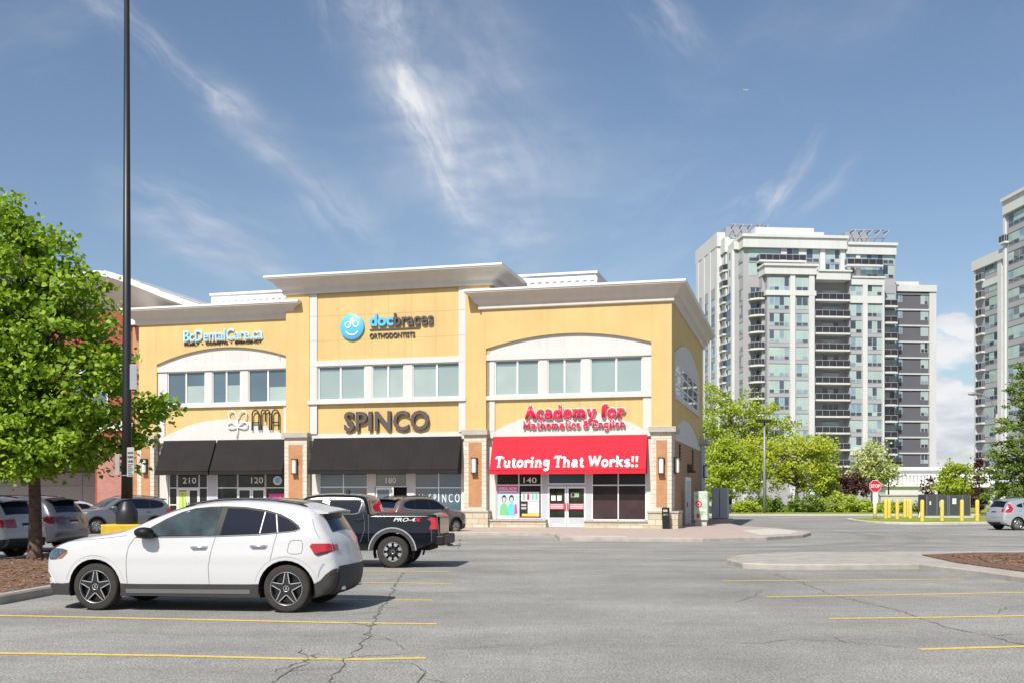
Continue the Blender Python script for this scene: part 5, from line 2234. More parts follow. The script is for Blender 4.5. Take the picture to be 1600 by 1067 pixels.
        for fc in bm.faces:
            fc.smooth = True
            if self.clad_line:
                c = fc.calc_center_median()
                if c.z < np.interp(c.x + self.off, [q[0] for q in self.clad_line], [q[1] for q in self.clad_line]):
                    fc.material_index = 1
        bm.to_mesh(me_o.data)
        bm.free()
        me_o.data.set_sharp_from_angle(angle=R(50))
        self.b = me_o
        # dark underbody and wheel-arch liners
        u = MB()
        x0, x1 = self.top[0][0] + .12, self.top[-1][0] - .12
        wi = self.Wm - .30
        u.box(x0 - self.off, x1 - self.off, -wi, wi, self.bottom + .0, .74)
        for xc in self.wheels:
            for s in (-1, 1):
                vs = []
                for i in range(15):
                    a = -.35 + (math.pi + .7) * i / 14
                    for y in (self.Wm * .60, self.Wm * .955):
                        vs.append((xc - self.off + (self.R + .004) * math.cos(a), s * y, self.r + (self.R + .004) * math.sin(a)))
                u.add(vs, [(2 * i, 2 * i + 1, 2 * i + 3, 2 * i + 2) for i in range(14)], 0, True)
        u.build('underbody', 'dark', self.root, fix=False)

    def panel(self, name, poly, mat, off=.004, sides=(-1, 1), each=False, grid=None, parent=None):
        if grid is None:
            grid = .02 if ('light' in name or 'bumper' in name) else .08
        poly2 = chaikin(list(poly) + [poly[0]], 2)[:-1] if each == 'round' else poly
        o = []
        for s in sides:
            mb = self.mesh_panel(poly2, off, grid, (s,))
            o.append(mb.build(name, mat, parent or self.root, fix=False))
        return o

    def top_panel(self, name, pA, pB, f0, f1, mat, off=.004, n=9, parent=None):
        a, b = sorted((self.idx(pA), self.idx(pB)))
        mb = MB()
        fr = [f0 + (f1 - f0) * i / (n - 1) for i in range(n)]
        self.strip(mb, a, b, fr, off)
        return mb.build(name, mat, parent or self.root, fix=False)

    def line(self, mb, pts, w=.008, off=.003, mat=0, sides=(-1, 1)):
        q = resample(pts, .05)
        ww = self.Wd(q) + off
        tg = np.gradient(q, axis=0)
        nn = np.stack([-tg[:, 1], tg[:, 0]], 1)
        nn /= np.linalg.norm(nn, axis=1)[:, None] + 1e-9
        A, Bp = q + nn * w / 2, q - nn * w / 2
        for s in sides:
            vs = []
            for i in range(len(q)):
                vs.append((A[i, 0] - self.off, s * ww[i], A[i, 1]))
                vs.append((Bp[i, 0] - self.off, s * ww[i], Bp[i, 1]))
            mb.add(vs, [(2 * i, 2 * i + 1, 2 * i + 3, 2 * i + 2) for i in range(len(q) - 1)], mat, False)

    def seams(self, lines, w=.009):
        mb = MB()
        for l in lines:
            self.line(mb, l, w)
        mb.build('panel_gap', 'seam', self.root, fix=False)

    def trim(self, name, lines, mat, w=.03, off=.006):
        for l in lines:
            for s in (-1, 1):
                mb = MB()
                self.line(mb, l, w, off, sides=(s,))
                mb.build(name, mat, self.root, fix=False)

    def arch_trim(self, mat='clad', w=.07, off=.012):
        for xc in self.wheels:
            a0 = math.asin(max(-1, min(1, (self.bottom - self.r) / self.R)))
            out, inn = [], []
            for i in range(17):
                a = a0 + (math.pi - 2 * a0) * i / 16
                out.append((xc + (self.R + w) * math.cos(a), max(self.bottom, self.r + (self.R + w) * math.sin(a))))
                inn.append((xc + (self.R - .004) * math.cos(a), self.r + (self.R - .004) * math.sin(a)))
            self.panel('wheel_arch_trim', out + inn[::-1], mat, off)

    def handle(self, x, z, mat, l=.20):
        for s in (-1, 1):
            w = float(self.Wd([(x, z)])[0])
            mb = MB().tube([(x - l / 2 - self.off, s * (w - .005), z), (x - l / 2 + .03 - self.off, s * (w + .028), z), (x + l / 2 - .03 - self.off, s * (w + .028), z + .004), (x + l / 2 - self.off, s * (w - .005), z + .004)], .017, 8)
            mb.build('door_handle', mat, self.root)

    def mirror(self, x, z, mat, sx=.13, sz=.085, out=.17):
        for s in (-1, 1):
            w = float(self.Wd([(x, z)])[0])
            mb = MB()
            cy = s * (w + out * .62)
            pr = [(.001, -.09), (.55, -.085), (.9, -.05), (1, 0), (.93, .05), (.6, .07), (.001, .075)]
            vs, fs, n = [], [], 14
            for (rr, h) in pr:
                for j in range(n):
                    a = 2 * math.pi * j / n
                    vs.append((x - self.off + h * 1.5 - .03, cy + rr * out * .62 * math.cos(a), z + .045 + rr * sz * math.sin(a) + .012 * math.cos(a) * s))
            for i in range(len(pr) - 1):
                for j in range(n):
                    fs.append((i * n + j, i * n + (j + 1) % n, (i + 1) * n + (j + 1) % n, (i + 1) * n + j))
            mb.add(vs, fs, 0, True)
            mb.box(x - self.off - .04, x - self.off + .05, min(s * (w - .03), s * (w + .06)), max(s * (w - .03), s * (w + .06)), z - .03, z + .02)
            mb.build('wing_mirror', mat, self.root)

    def wheel(self, style='five', width=.235, rim_r=.66):
        r = self.r
        for xc in self.wheels:
            for s in (-1, 1):
                yo = self.Wm - .035
                mb = MB()
                h = width
                prof = [(r * rim_r - .01, 0.02), (r * rim_r, .005), (r * .80, -.002), (r * .93, .008), (r * .975, .026), (r * .995, .05), (r, h * .5), (r * .995, h - .05), (r * .96, h - .02), (r * .8, h), (r * .6, h)]
                mb.lathe([(a, b * -s) for a, b in prof], 40, (0, 0, 0), 'y')
                # tread blocks
                for j in range(56):
                    a = 2 * math.pi * j / 56
                    for q in (.055, .115, .175):
                        if q > h - .04:
                            continue
                        c, sn = math.cos(a), math.sin(a)
                        c2, s2 = math.cos(a + .07), math.sin(a + .07)
                        y0_, y1_ = -s * q, -s * (q + .045)
                        R2 = r + .0045
                        mb.add([(R2 * c, y0_, R2 * sn), (R2 * c2, y0_, R2 * s2), (R2 * c2, y1_, R2 * s2), (R2 * c, y1_, R2 * sn)], [(0, 1, 2, 3)])
                w = mb.build('wheel', 'tyre', self.root, loc=(xc - self.off, s * yo, r), angle=35)
                m = MB()
                rr = r * rim_r
                # barrel and dish
                m.lathe([(rr, -s * .0), (rr - .012, s * .004), (rr - .03, -s * .012), (rr - .04, -s * .09), (.02, -s * .10)], 36, axis='y', mat=0)
                m.lathe([(rr - .003, s * .003), (rr - .007, s * .0065), (rr - .012, s * .003)], 36, axis='y', mat=1)
                m.lathe([(.001, -s * .0), (.034, s * .0), (.048, -s * .012), (.06, -s * .05)], 18, axis='y', mat=0)
                m.lathe([(.036, s * .004), (.041, s * .006), (.046, s * .001)], 18, axis='y', mat=1)

                def spoke(a, r0, r1, w0, w1, yo_, t, mat, d=0.0, d1=None):
                    c, sn = math.cos(a), math.sin(a)
                    vs = []
                    for (q, ww, dy, dd_) in ((r0, w0, 0, d), (r1, w1, -.006, d if d1 is None else d1)):
                        for sg in (-1, 1):
                            xx, zz = q, dd_ + sg * ww
                            for yy in (yo_ + dy, yo_ + dy - t):
                                vs.append((xx * c - zz * sn, s * yy, xx * sn + zz * c))
                    m.add(vs, [(0, 1, 3, 2), (4, 6, 7, 5), (0, 4, 5, 1), (2, 3, 7, 6), (0, 2, 6, 4), (1, 5, 7, 3)], mat)
                if style == 'five':
                    for k in range(5):
                        a = math.pi / 2 + 2 * math.pi * k / 5
                        spoke(a, .03, rr - .02, .040, .020, -.004, .05, 0)
                        for dd in (-1, 1):
                            spoke(a, .072, rr - .010, .0062, .0055, .002, .03, 1, d=dd * .047, d1=dd * .019)
                    # three-pointed cap
                    for k in range(3):
                        spoke(math.pi / 2 + 2 * math.pi * k / 3, .002, .032, .006, .002, .004, .01, 1)
                elif style == 'truck':
                    for k in range(8):
                        a = 2 * math.pi * (k + .5) / 8
                        spoke(a, .05, rr * .62, .022, .030, -.004, .05, 0)
                        spoke(a, rr * .60, rr - .015, .030, .048, .002, .05, 1)
                elif style == 'multi':
                    for k in range(7):
                        a = 2 * math.pi * (k + .25) / 7
                        for dd in (-1, 1):
                            spoke(a, .05, rr - .012, .010, .012, .0, .03, 1, d=dd * .028)
                else:
                    for k in range(5):
                        a = math.pi / 2 + 2 * math.pi * k / 5
                        spoke(a, .04, rr - .012, .030, .042, .0, .04, 1)
                m.build('rim', ['rim_black', 'rim_silver'], w, angle=30)

    def plate(self, x, z, rear=True, w=.31, h=.155, tilt=.1):
        s = 1 if rear else -1
        X = x - self.off
        mb = MB()
        mb.add([(X, -w / 2, z), (X, w / 2, z), (X - s * tilt * h, w / 2, z + h), (X - s * tilt * h, -w / 2, z + h)], [(0, 1, 2, 3)], 0)
        m2 = MB().box(X - .012 - s * .006, X - s * .006, -w / 2 - .015, w / 2 + .015, z - .015, z + h + .012)
        o = m2.build('licence_plate', 'black_plastic', self.root)
        mb.v = [(p[0] + s * .004, p[1], p[2]) for p in mb.v]
        mb.build('plate_face', 'plate', o, fix=False)
        return o


# --- the white SUV in front ----------------------------------------------------------
top = [(0.114, .22), (0.057, .34), (0.017, .50), (0.000, .66), (0.034, .80), (0.103, .885), (0.343, .985), (0.801, 1.065), (1.172, 1.115), (1.333, 1.165), (1.716, 1.345), (2.068, 1.475), (2.421, 1.55),
       (2.824, 1.585), (3.176, 1.585), (3.579, 1.56), (3.900, 1.51), (4.080, 1.455), (4.180, 1.29), (4.285, 1.11), (4.340, 1.03), (4.367, .93), (4.395, .80), (4.429, .70), (4.440, .60), (4.429, .42), (4.367, .30), (4.296, .26)]
ga = Car('white compact SUV with black star-spoke wheels parked in the front bay', 'car', (-4.59, 16.45), (-math.cos(R(7)), math.sin(R(7))), 4.44, top, .905, (.87, 3.73), .345,
         zb=1.07, tum=.235, paint='paint_white', arch=.058, bottom=.22, front_taper=(.85, .24), rear_taper=(.75, .17), bow=(.17, .045, .085),
         clad_line=[(0.000, .20), (0.046, .33), (1.112, .36), (3.972, .38), (4.159, .41), (4.285, .50), (4.367, .57), (4.500, .61)])
win_f = [(1.635, 1.085), (1.736, 1.185), (1.917, 1.30), (2.119, 1.40), (2.320, 1.455), (2.542, 1.48), (2.723, 1.484), (2.663, 1.10)]
win_r = [(2.753, 1.10), (2.814, 1.484), (3.075, 1.475), (3.367, 1.435), (3.327, 1.128)]
win_v = [(3.352, 1.13), (3.393, 1.430), (3.529, 1.400), (3.584, 1.145)]
win_q = [(3.619, 1.15), (3.569, 1.385), (3.730, 1.325), (3.849, 1.245), (3.892, 1.195), (3.849, 1.172)]
out = [(1.474, 1.055), (1.555, 1.105), (1.716, 1.22), (1.917, 1.335), (2.119, 1.425), (2.320, 1.482), (2.542, 1.505), (2.783, 1.512), (3.075, 1.502), (3.388, 1.462), (3.609, 1.405), (3.781, 1.325), (3.892, 1.245), (3.929, 1.19), (3.849, 1.150), (3.529, 1.122), (3.126, 1.098), (2.622, 1.075)]
ga.panel('window_surround', out, 'black_plastic', .003)
ga.panel('front_window', win_f, 'car_glass_light', .007)
ga.panel('rear_window', win_r, 'car_glass', .007)
ga.panel('vent_window', win_v, 'car_glass', .007)
ga.panel('quarter_window', win_q, 'car_glass', .007)
ga.trim('window_trim', [[(3.340, 1.13), (3.381, 1.432)], [(3.601, 1.145), (3.549, 1.395)]], 'alu', .014, .010)
ga.trim('window_trim', [[(1.535, 1.066), (2.119, 1.072), (2.723, 1.086), (3.327, 1.11), (3.832, 1.158), (3.922, 1.188)]], 'chrome', .012, .010)
ga.top_panel('windscreen', (1.353, 1.18), (2.240, 1.51), -.90, .90, 'car_glass', .005)
ga.top_panel('glass_roof', (2.471, 1.555), (3.832, 1.52), -.74, .74, 'car_glass', .004)
ga.top_panel('rear_screen', (4.105, 1.42), (4.276, 1.125), -.80, .80, 'car_glass', .006)
ga.trim('roof_rail', [[(2.139, 1.545), (2.421, 1.545)]], 'paint_white', .001)
for s in (-1, 1):
    mb = MB()
    pts = []
    for x, z in ((2.119, 1.500), (2.280, 1.555), (2.622, 1.605), (3.025, 1.62), (3.428, 1.605), (3.798, 1.555), (3.943, 1.505)):
        w = float(ga.W(x, z, .0)) - .015
        pts.append((x - ga.off, s * w, z))
    mb.tube(pts, [.012] + [.017] * 5 + [.012], 8)
    mb.build('roof_rail', 'black_metal', ga.root)
# spoiler
mb = MB()
sp = []
for f in [-1, -.85, -.6, -.3, 0, .3, .6, .85, 1]:
    bw = .05 * (1 - f * f)
    wv = .60
    sp.append([(3.97 - ga.off, f * wv, 1.478 + bw * .9), (4.15 + bw - ga.off, f * wv * .99, 1.452 + bw * .8), (4.26 + bw * 1.8 - ga.off, f * wv * .96, 1.425 + bw * .6), (4.26 + bw * 1.8 - ga.off, f * wv * .96, 1.405 + bw * .6), (4.06 - ga.off, f * wv, 1.395 + bw * .4)])
vs = [p for row in sp for p in row]
mb.add(vs, [(i * 5 + j, (i + 1) * 5 + j, (i + 1) * 5 + j + 1, i * 5 + j + 1) for i in range(8) for j in range(4)], 0, True)
mb.add(sp[0], [(0, 1, 2, 3, 4)])
mb.add(sp[-1], [(0, 1, 2, 3, 4)])
mb.build('roof_spoiler', 'paint_white', ga.root, angle=40)
Rr = ga.R
ga.panel('sill_cladding', [(.87 + Rr + .002, .225), (.87 + Rr - .005, .40), (1.515, .395), (3.176, .405), (3.73 - Rr + .005, .41), (3.73 - Rr - .002, .225)], 'clad', .008)
ga.panel('sill_step', [(1.353, .262), (1.353, .325), (2.522, .325), (3.206, .330), (3.206, .268)], 'step_grey', .014)
ga.panel('bumper_cladding', [(0.097, .225), (0.057, .36), (0.172, .39), (0.343, .385), (.87 - Rr + .005, .40), (.87 - Rr - .01, .225)], 'clad', .008)
ga.panel('bumper_cladding', [(3.73 + Rr + .01, .265), (3.73 + Rr - .005, .415), (4.21, .46), (4.295, .555), (4.367, .61), (4.434, .64), (4.437, .60), (4.423, .43), (4.361, .31), (4.296, .265)], 'clad', .008)
ga.top_panel('rear_bumper', (4.436, .64), (4.307, .265), -1.0, 1.0, 'clad', .010)
ga.top_panel('front_bumper', (0.114, .225), (0.057, .36), -1.0, 1.0, 'clad', .010)
ga.top_panel('grille', (0.006, .62), (0.069, .84), -.52, .52, 'black_plastic', .012)
ga.top_panel('lower_grille', (0.040, .40), (0.006, .56), -.7, .7, 'black_plastic', .010)
for f0, f1 in ((-.99, -.62), (.62, .99)):
    a = ga.top_panel('headlight', (0.040, .80), (0.109, .90), f0, f1, 'lens_smoke', .008)
ga.panel('headlight', [(0.052, .80), (0.114, .895), (0.343, .895), (0.441, .87), (0.343, .80), (0.229, .735), (0.103, .73)], 'lens_smoke', .008)
ga.panel('turn_lens', [(0.252, .742), (0.441, .862), (0.429, .835), (0.343, .76)], 'lens_amber', .012)
ga.panel('daytime_lamp', [(0.063, .57), (0.080, .58), (0.183, .46), (0.217, .38), (0.200, .38), (0.160, .45)], 'alu', .012)
ga.panel('side_intake', [(0.046, .40), (0.069, .55), (0.160, .46), (0.183, .40)], 'lens_smoke', .007)
ga.panel('taillight', [(4.066, .945), (4.094, .985), (4.248, .985), (4.355, .985), (4.376, .90), (4.381, .872), (4.186, .825), (4.130, .845)], 'lens_red', .010)
ga.panel('taillight_band', [(4.130, .84), (4.186, .815), (4.312, .848), (4.354, .885), (4.248, .872)], 'lens_dark', .013)
for f0, f1 in ((-1.03, -.86), (.86, 1.03)):
    ga.top_panel('taillight', (4.350, .985), (4.374, .87), f0, f1, 'lens_red', .012)
ga.panel('bumper_reflector', [(4.347, .55), (4.406, .585), (4.406, .56), (4.347, .525)], 'lens_dark', .012)
ga.panel('side_vent', [(4.186, .50), (4.211, .60), (4.273, .70), (4.242, .70), (4.199, .62), (4.176, .52)], 'cab_grey', .004)
ga.seams([[(1.474, 1.06), (1.384, .92), (1.358, .70), (1.374, .40)], [(2.693, 1.09), (2.642, .92), (2.592, .65), (2.607, .40)], [(3.599, 1.15), (3.559, 1.0), (3.529, .85), (3.503, .74)],
          [(0.149, .915), (0.401, .995), (0.824, 1.03), (1.162, 1.065), (1.353, 1.09)],
          [(3.755, .87), (3.772, 1.0), (3.815, 1.035), (3.950, 1.03), (3.968, 1.0), (3.965, .87), (3.943, .84), (3.798, .84), (3.755, .87)],
          [(4.073, 1.33), (4.116, 1.2), (4.199, 1.06)]], .006)
for xc in ga.wheels:
    mb = MB()
    ga.line(mb, [(xc + (Rr + .055) * math.cos(a), .345 + (Rr + .055) * math.sin(a)) for a in [R(12 + 156 * i / 16) for i in range(17)]], .007, .003)
    mb.build('panel_gap', 'sign_grey', ga.root, fix=False)
ga.handle(2.45, .925, 'chrome', .24)
ga.handle(3.33, .945, 'chrome', .24)
ga.mirror(1.72, 1.085, 'black_plastic', out=.22, sz=.085)
ga.wheel('five', .24, .70)
ga.plate(4.432, .80)
mb = MB()
mb.tube([(4.34 - ga.off, -.45, .33), (4.47 - ga.off, -.45, .34)], .035, 10)
mb.tube([(4.34 - ga.off, .45, .33), (4.47 - ga.off, .45, .34)], .035, 10)
mb.build('exhaust_tip', 'chrome', ga.root)
mb = MB()
mb.lathe([(.05, 0), (.055, .008), (.06, 0)], 20, (0, 0, 0), 'x')
for k in range(3):
    a = math.pi / 2 + 2 * math.pi * k / 3
    mb.tube([(.004, 0, 0), (.004, .05 * math.cos(a), .05 * math.sin(a))], [.008, .003], 5)
mb.build('emblem', 'chrome', ga.root, loc=(4.405 - ga.off, 0, 1.02))
mb = MB().tube([(4.19 - ga.off, .0, 1.30), (4.29 - ga.off, -.2, 1.21), (4.31 - ga.off, -.32, 1.185)], .012, 6)
mb.build('rear_wiper', 'black_plastic', ga.root)

# --- the black pickup ------------------------------------------------------------------
top = [(.08, .40), (.02, .60), (.0, .85), (.04, 1.00), (.18, 1.09), (.70, 1.15), (1.28, 1.19), (1.42, 1.22), (1.95, 1.56), (2.12, 1.66), (2.50, 1.70), (3.10, 1.69), (3.42, 1.66), (3.52, 1.58), (3.60, 1.27), (3.62, 1.235),
       (3.70, 1.23), (4.4, 1.235), (5.10, 1.24), (5.18, 1.22), (5.21, 1.05), (5.22, .75), (5.20, .62), (5.10, .58)]
pk = Car('black four-door pickup truck with grey wheel arch flares', 'pickup truck', (-4.22, 26.15), (-math.cos(R(5)), math.sin(R(5))), 5.22, top, .93, (.93, 4.16), .375,
         zb=1.20, tum=.20, paint='paint_black', arch=.085, bottom=.40, front_taper=(.6, .14), rear_taper=(.25, .04), rnd=.055, bow=(.10, .04, .02), name='pickup_truck')
pk.panel('window_surround', [(1.66, 1.25), (2.00, 1.50), (2.12, 1.585), (3.38, 1.585), (3.44, 1.50), (3.40, 1.27), (3.30, 1.235)], 'black_plastic', .003)
pk.panel('front_window', [(1.74, 1.265), (2.02, 1.475), (2.14, 1.555), (2.46, 1.560), (2.48, 1.265)], 'car_glass_light', .006)
pk.panel('rear_window', [(2.66, 1.265), (2.66, 1.555), (3.34, 1.555), (3.40, 1.50), (3.34, 1.29), (3.26, 1.262)], 'car_glass', .006)
pk.trim('window_trim', [[(1.72, 1.248), (2.49, 1.248)], [(2.64, 1.25), (2.64, 1.57), (3.36, 1.575), (3.425, 1.5), (3.36, 1.28), (3.27, 1.246), (2.64, 1.246)],
                        [(1.70, 1.25), (2.01, 1.49), (2.13, 1.572), (2.49, 1.576), (2.50, 1.25)]], 'chrome', .012, .009)
pk.panel('door_pillar', [(2.51, 1.25), (2.51, 1.575), (2.625, 1.575), (2.625, 1.25)], 'paint_dgrey', .010)
pk.top_panel('windscreen', (1.46, 1.25), (2.05, 1.62), -.88, .88, 'car_glass', .004)
pk.top_panel('rear_screen', (3.535, 1.54), (3.59, 1.30), -.80, .80, 'car_glass', .004)
pk.top_panel('tonneau_cover', (3.70, 1.232), (5.06, 1.24), -.86, .86, 'clad', .006)
pk.seams([[(1.60, 1.22), (1.52, 1.0), (1.55, .55)], [(2.58, 1.23), (2.57, .55)], [(3.46, 1.25), (3.50, 1.05), (3.50, .85), (3.40, .60)], [(3.585, 1.24), (3.60, 1.0), (3.60, .62)], [(5.06, 1.22), (5.07, .62)]], .010)
pk.arch_trim('cab_grey' if False else 'clad', .10, .030)
pk.trim('wheel_flare_edge', [[(xc + (pk.R + .095) * math.cos(a), .375 + (pk.R + .095) * math.sin(a)) for a in [R(4 + 172 * i / 16) for i in range(17)]] for xc in pk.wheels], 'cab_grey', .03, .034)
pk.panel('taillight', [(4.97, 1.13), (5.05, 1.17), (5.198, 1.16), (5.214, .90), (5.02, .895), (5.03, .97), (5.07, 1.02), (5.04, 1.08)], 'lens_red', .010)
pk.panel('headlight', [(.05, .86), (.08, 1.02), (.40, 1.06), (.42, .95)], 'lens_clear', .010)
pk.panel('front_bumper', [(.04, .42), (.01, .7), (.30, .74), (.93 - pk.R - .06, .44)], 'clad', .012)
pk.panel('sill_step', [(.93 + pk.R + .1, .41), (.93 + pk.R + .1, .50), (4.16 - pk.R - .12, .50), (4.16 - pk.R - .12, .41)], 'black_plastic', .05)
pk.handle(2.42, 1.10, 'black_plastic', .2)
pk.handle(3.38, 1.10, 'black_plastic', .2)
pk.mirror(1.66, 1.24, 'black_plastic', out=.26, sz=.13)
pk.wheel('truck', .27, .60)
mb = MB()
mb.box(5.16 - pk.off, 5.36 - pk.off, -.90, .90, .52, .76)
mb.build('rear_bumper', 'black_plastic', pk.root, bevel=.04)
mb = MB()
mb.tube([(5.3 - pk.off, 0, .50), (5.62 - pk.off, 0, .50)], .03, 8)
mb.tube([(5.60 - pk.off, 0, .50), (5.60 - pk.off, 0, .60)], [.014, .014], 8)
mb.lathe([(.001, .66), (.03, .645), (.03, .61), (.012, .60)], 10, (5.60 - pk.off, 0, 0))
mb.tube([(5.56 - pk.off, 0, .46), (5.56 - pk.off, 0, .40)], .012, 6)
mb.build('tow_hitch', 'galv', pk.root)
mb = MB().box(5.20 - pk.off, 5.235 - pk.off, -.72, .72, .78, 1.20)
mb.build('tailgate', 'paint_black', pk.root, bevel=.02)
mb = MB()
add_text(mb, 'PRO-4X', 0, .62, 0, .085, -.004, .003, 0, .008, shear=.5)
fw = float(pk.Wd([(4.5, 1.09)])[0])
o = mb.build('side_decal', 'white_letter', pk.root, loc=(4.20 - pk.off, -fw - .004, 1.075))
mb2 = MB()
add_text(mb2, 'X', 0, .13, 0, .085, -.009, .003, 0, .03, shear=.5)
mb2.build('decal_accent', 'red_letter', o, loc=(.49, 0, 0))
mb = MB()
mb.lathe([(.001, .10), (.04, .09), (.06, .0)], 12, (2.9 - pk.off, 0, 1.72))
mb.build('roof_antenna', 'black_plastic', pk.root)

# --- generic SUV family ----------------------------------------------------------------
SUV_TOP = [(.12, .25), (.04, .40), (.0, .62), (.02, .82), (.10, .93), (.40, 1.02), (1.05, 1.08), (1.20, 1.11), (1.75, 1.46), (2.0, 1.575), (2.4, 1.635), (3.0, 1.645), (3.6, 1.61), (4.02, 1.55), (4.20, 1.42), (4.42, 1.10), (4.48, 1.02),
           (4.53, .80), (4.57, .70), (4.57, .50), (4.48, .36), (4.36, .32)]


def suv(label, loc, heading, paint, style='multi', clad='clad', tail='lens_red', body_clad=True, group=None, top=SUV_TOP, plate=True, L=4.57, mirror_mat=None):
    c = Car(label, 'car', loc, heading, L, top, .915, (.86, 3.58), .345, zb=1.08, tum=.24, paint=paint, arch=.055, bottom=.30, group=group,
            front_taper=(.8, .2), rear_taper=(.6, .14), bow=(.14, .045, .06))
    c.panel('window_surround', [(1.38, 1.075), (1.62, 1.24), (1.86, 1.40), (2.08, 1.50), (2.5, 1.545), (3.1, 1.545), (3.6, 1.50), (3.94, 1.42), (4.08, 1.27), (3.96, 1.16), (3.5, 1.11)], 'black_plastic', .003)
    c.panel('front_window', [(1.55, 1.10), (1.70, 1.245), (1.92, 1.385), (2.12, 1.475), (2.46, 1.515), (2.44, 1.105)], 'car_glass', .006)
    c.panel('rear_window', [(2.52, 1.105), (2.54, 1.517), (3.05, 1.512), (3.30, 1.49), (3.34, 1.12)], 'car_glass', .006)
    c.panel('quarter_window', [(3.42, 1.13), (3.38, 1.48), (3.62, 1.45), (3.88, 1.385), (4.0, 1.27), (3.92, 1.185)], 'car_glass', .006)
    c.trim('window_trim', [[(1.42, 1.075), (2.5, 1.085), (3.5, 1.105), (3.97, 1.152), (4.085, 1.26)]], 'chrome', .018, .009)
    c.top_panel('windscreen', (1.23, 1.13), (1.93, 1.545), -.9, .9, 'car_glass_light', .004)
    c.top_panel('rear_screen', (4.12, 1.48), (4.37, 1.16), -.84, .84, 'car_glass', .005)
    if body_clad:
        c.arch_trim(clad, .055, .010)
        c.panel('sill_cladding', [(.86 + c.R + .06, .305), (.86 + c.R + .06, .43), (3.58 - c.R - .06, .43), (3.58 - c.R - .06, .305)], clad, .009)
        c.panel('rear_bumper', [(3.58 + c.R + .05, .33), (3.58 + c.R + .055, .50), (4.2, .52), (4.5, .56), (4.565, .56), (4.55, .47), (4.46, .36), (4.36, .33)], clad, .009)
        c.panel('front_bumper', [(.12, .255), (.04, .42), (.2, .46), (.86 - c.R - .06, .45), (.86 - c.R - .05, .30)], clad, .009)
        c.top_panel('rear_bumper', (4.56, .56), (4.37, .325), -1, 1, clad, .010)
        c.top_panel('front_bumper', (.11, .26), (.04, .42), -1, 1, clad, .010)
    c.top_panel('grille', (.0, .60), (.03, .84), -.55, .55, 'black_plastic', .01)
    c.panel('headlight', [(.04, .80), (.09, .915), (.42, .97), (.48, .93), (.2, .80)], 'lens_clear', .010)
    for f0, f1 in ((-1, -.56), (.56, 1)):
        c.top_panel('headlight', (.02, .80), (.09, .92), f0, f1, 'lens_clear', .010)
        c.top_panel('taillight', (4.47, 1.05), (4.515, .86), f0, f1, tail, .010)
    c.panel('taillight', [(4.10, 1.02), (4.22, 1.08), (4.452, 1.06), (4.480, 1.015), (4.518, .86), (4.32, .86), (4.18, .94)], tail, .010)
    c.seams([[(1.42, 1.06), (1.36, .85), (1.38, .44)], [(2.48, 1.09), (2.46, .8), (2.48, .44)], [(3.40, 1.11), (3.36, .9), (3.20, .70)], [(.12, .945), (.5, 1.0), (1.2, 1.06)]], .010)
    c.handle(2.28, .98, paint)
    c.handle(3.20, 1.0, paint)
    c.mirror(1.62, 1.10, mirror_mat or paint, out=.20)
    c.wheel(style, .22, .66)
    if plate:
        c.plate(4.58, .80)
    mb = MB()
    sp = []
    for f in [-1, -.8, -.4, 0, .4, .8, 1]:
        bw = .05 * (1 - f * f)
        sp.append([(3.95 - c.off, f * .60, 1.575 + bw), (4.30 + bw - c.off, f * .58, 1.525 + bw), (4.30 + bw - c.off, f * .58, 1.50 + bw), (4.10 - c.off, f * .60, 1.49 + bw)])
    mb.add([p for r_ in sp for p in r_], [(i * 4 + j, (i + 1) * 4 + j, (i + 1) * 4 + j + 1, i * 4 + j + 1) for i in range(6) for j in range(3)], 0, True)
    mb.build('roof_spoiler', paint if paint != 'paint_dgrey' else 'black_plastic', c.root, angle=40)
    for s in (-1, 1):
        mb = MB()
        mb.tube([(x - c.off, s * (float(c.W(x, z, 0.)) - .02), z) for x, z in ((2.1, 1.60), (2.4, 1.675), (3.0, 1.69), (3.6, 1.655), (3.85, 1.60))], .017, 6)
        mb.build('roof_rail', 'black_metal', c.root)
    return c


def at(px, Z):
    return ((px - 800) / 1700. * Z, Z)


suv('taupe SUV seen from behind beside the bed of the black pickup', (-4.00, 46.6), (.62, .785), 'paint_brown', 'multi')
suv('grey SUV facing out with its headlight lit by sun, behind the light pole plinth', (-18.0, 49.9), (-.72, -.69), 'paint_grey', 'multi')
c = suv('dark grey SUV backed towards the young tree with a wide tail lamp bar', (-15.35, 33.2), (-.97, .24), 'paint_dgrey', 'multi', tail='lens_dark', body_clad=False)
c.top_panel('lamp_bar', (4.48, 1.04), (4.497, .97), -.56, .56, 'lens_dark', .012)
suv('white SUV cut off by the left edge with red tail lamp and dark bumper', (-14.85, 28.9), (-.97, .24), 'paint_white', 'five')
# white saloon behind the dark grey one
SED = [(.12, .25), (.04, .40), (.0, .60), (.03, .72), (.12, .80), (.5, .88), (1.15, .95), (1.9, 1.36), (2.15, 1.43), (2.7, 1.45), (3.2, 1.40), (3.85, 1.08), (4.4, 1.03), (4.52, .98), (4.57, .75), (4.57, .5), (4.48, .36), (4.36, .32)]


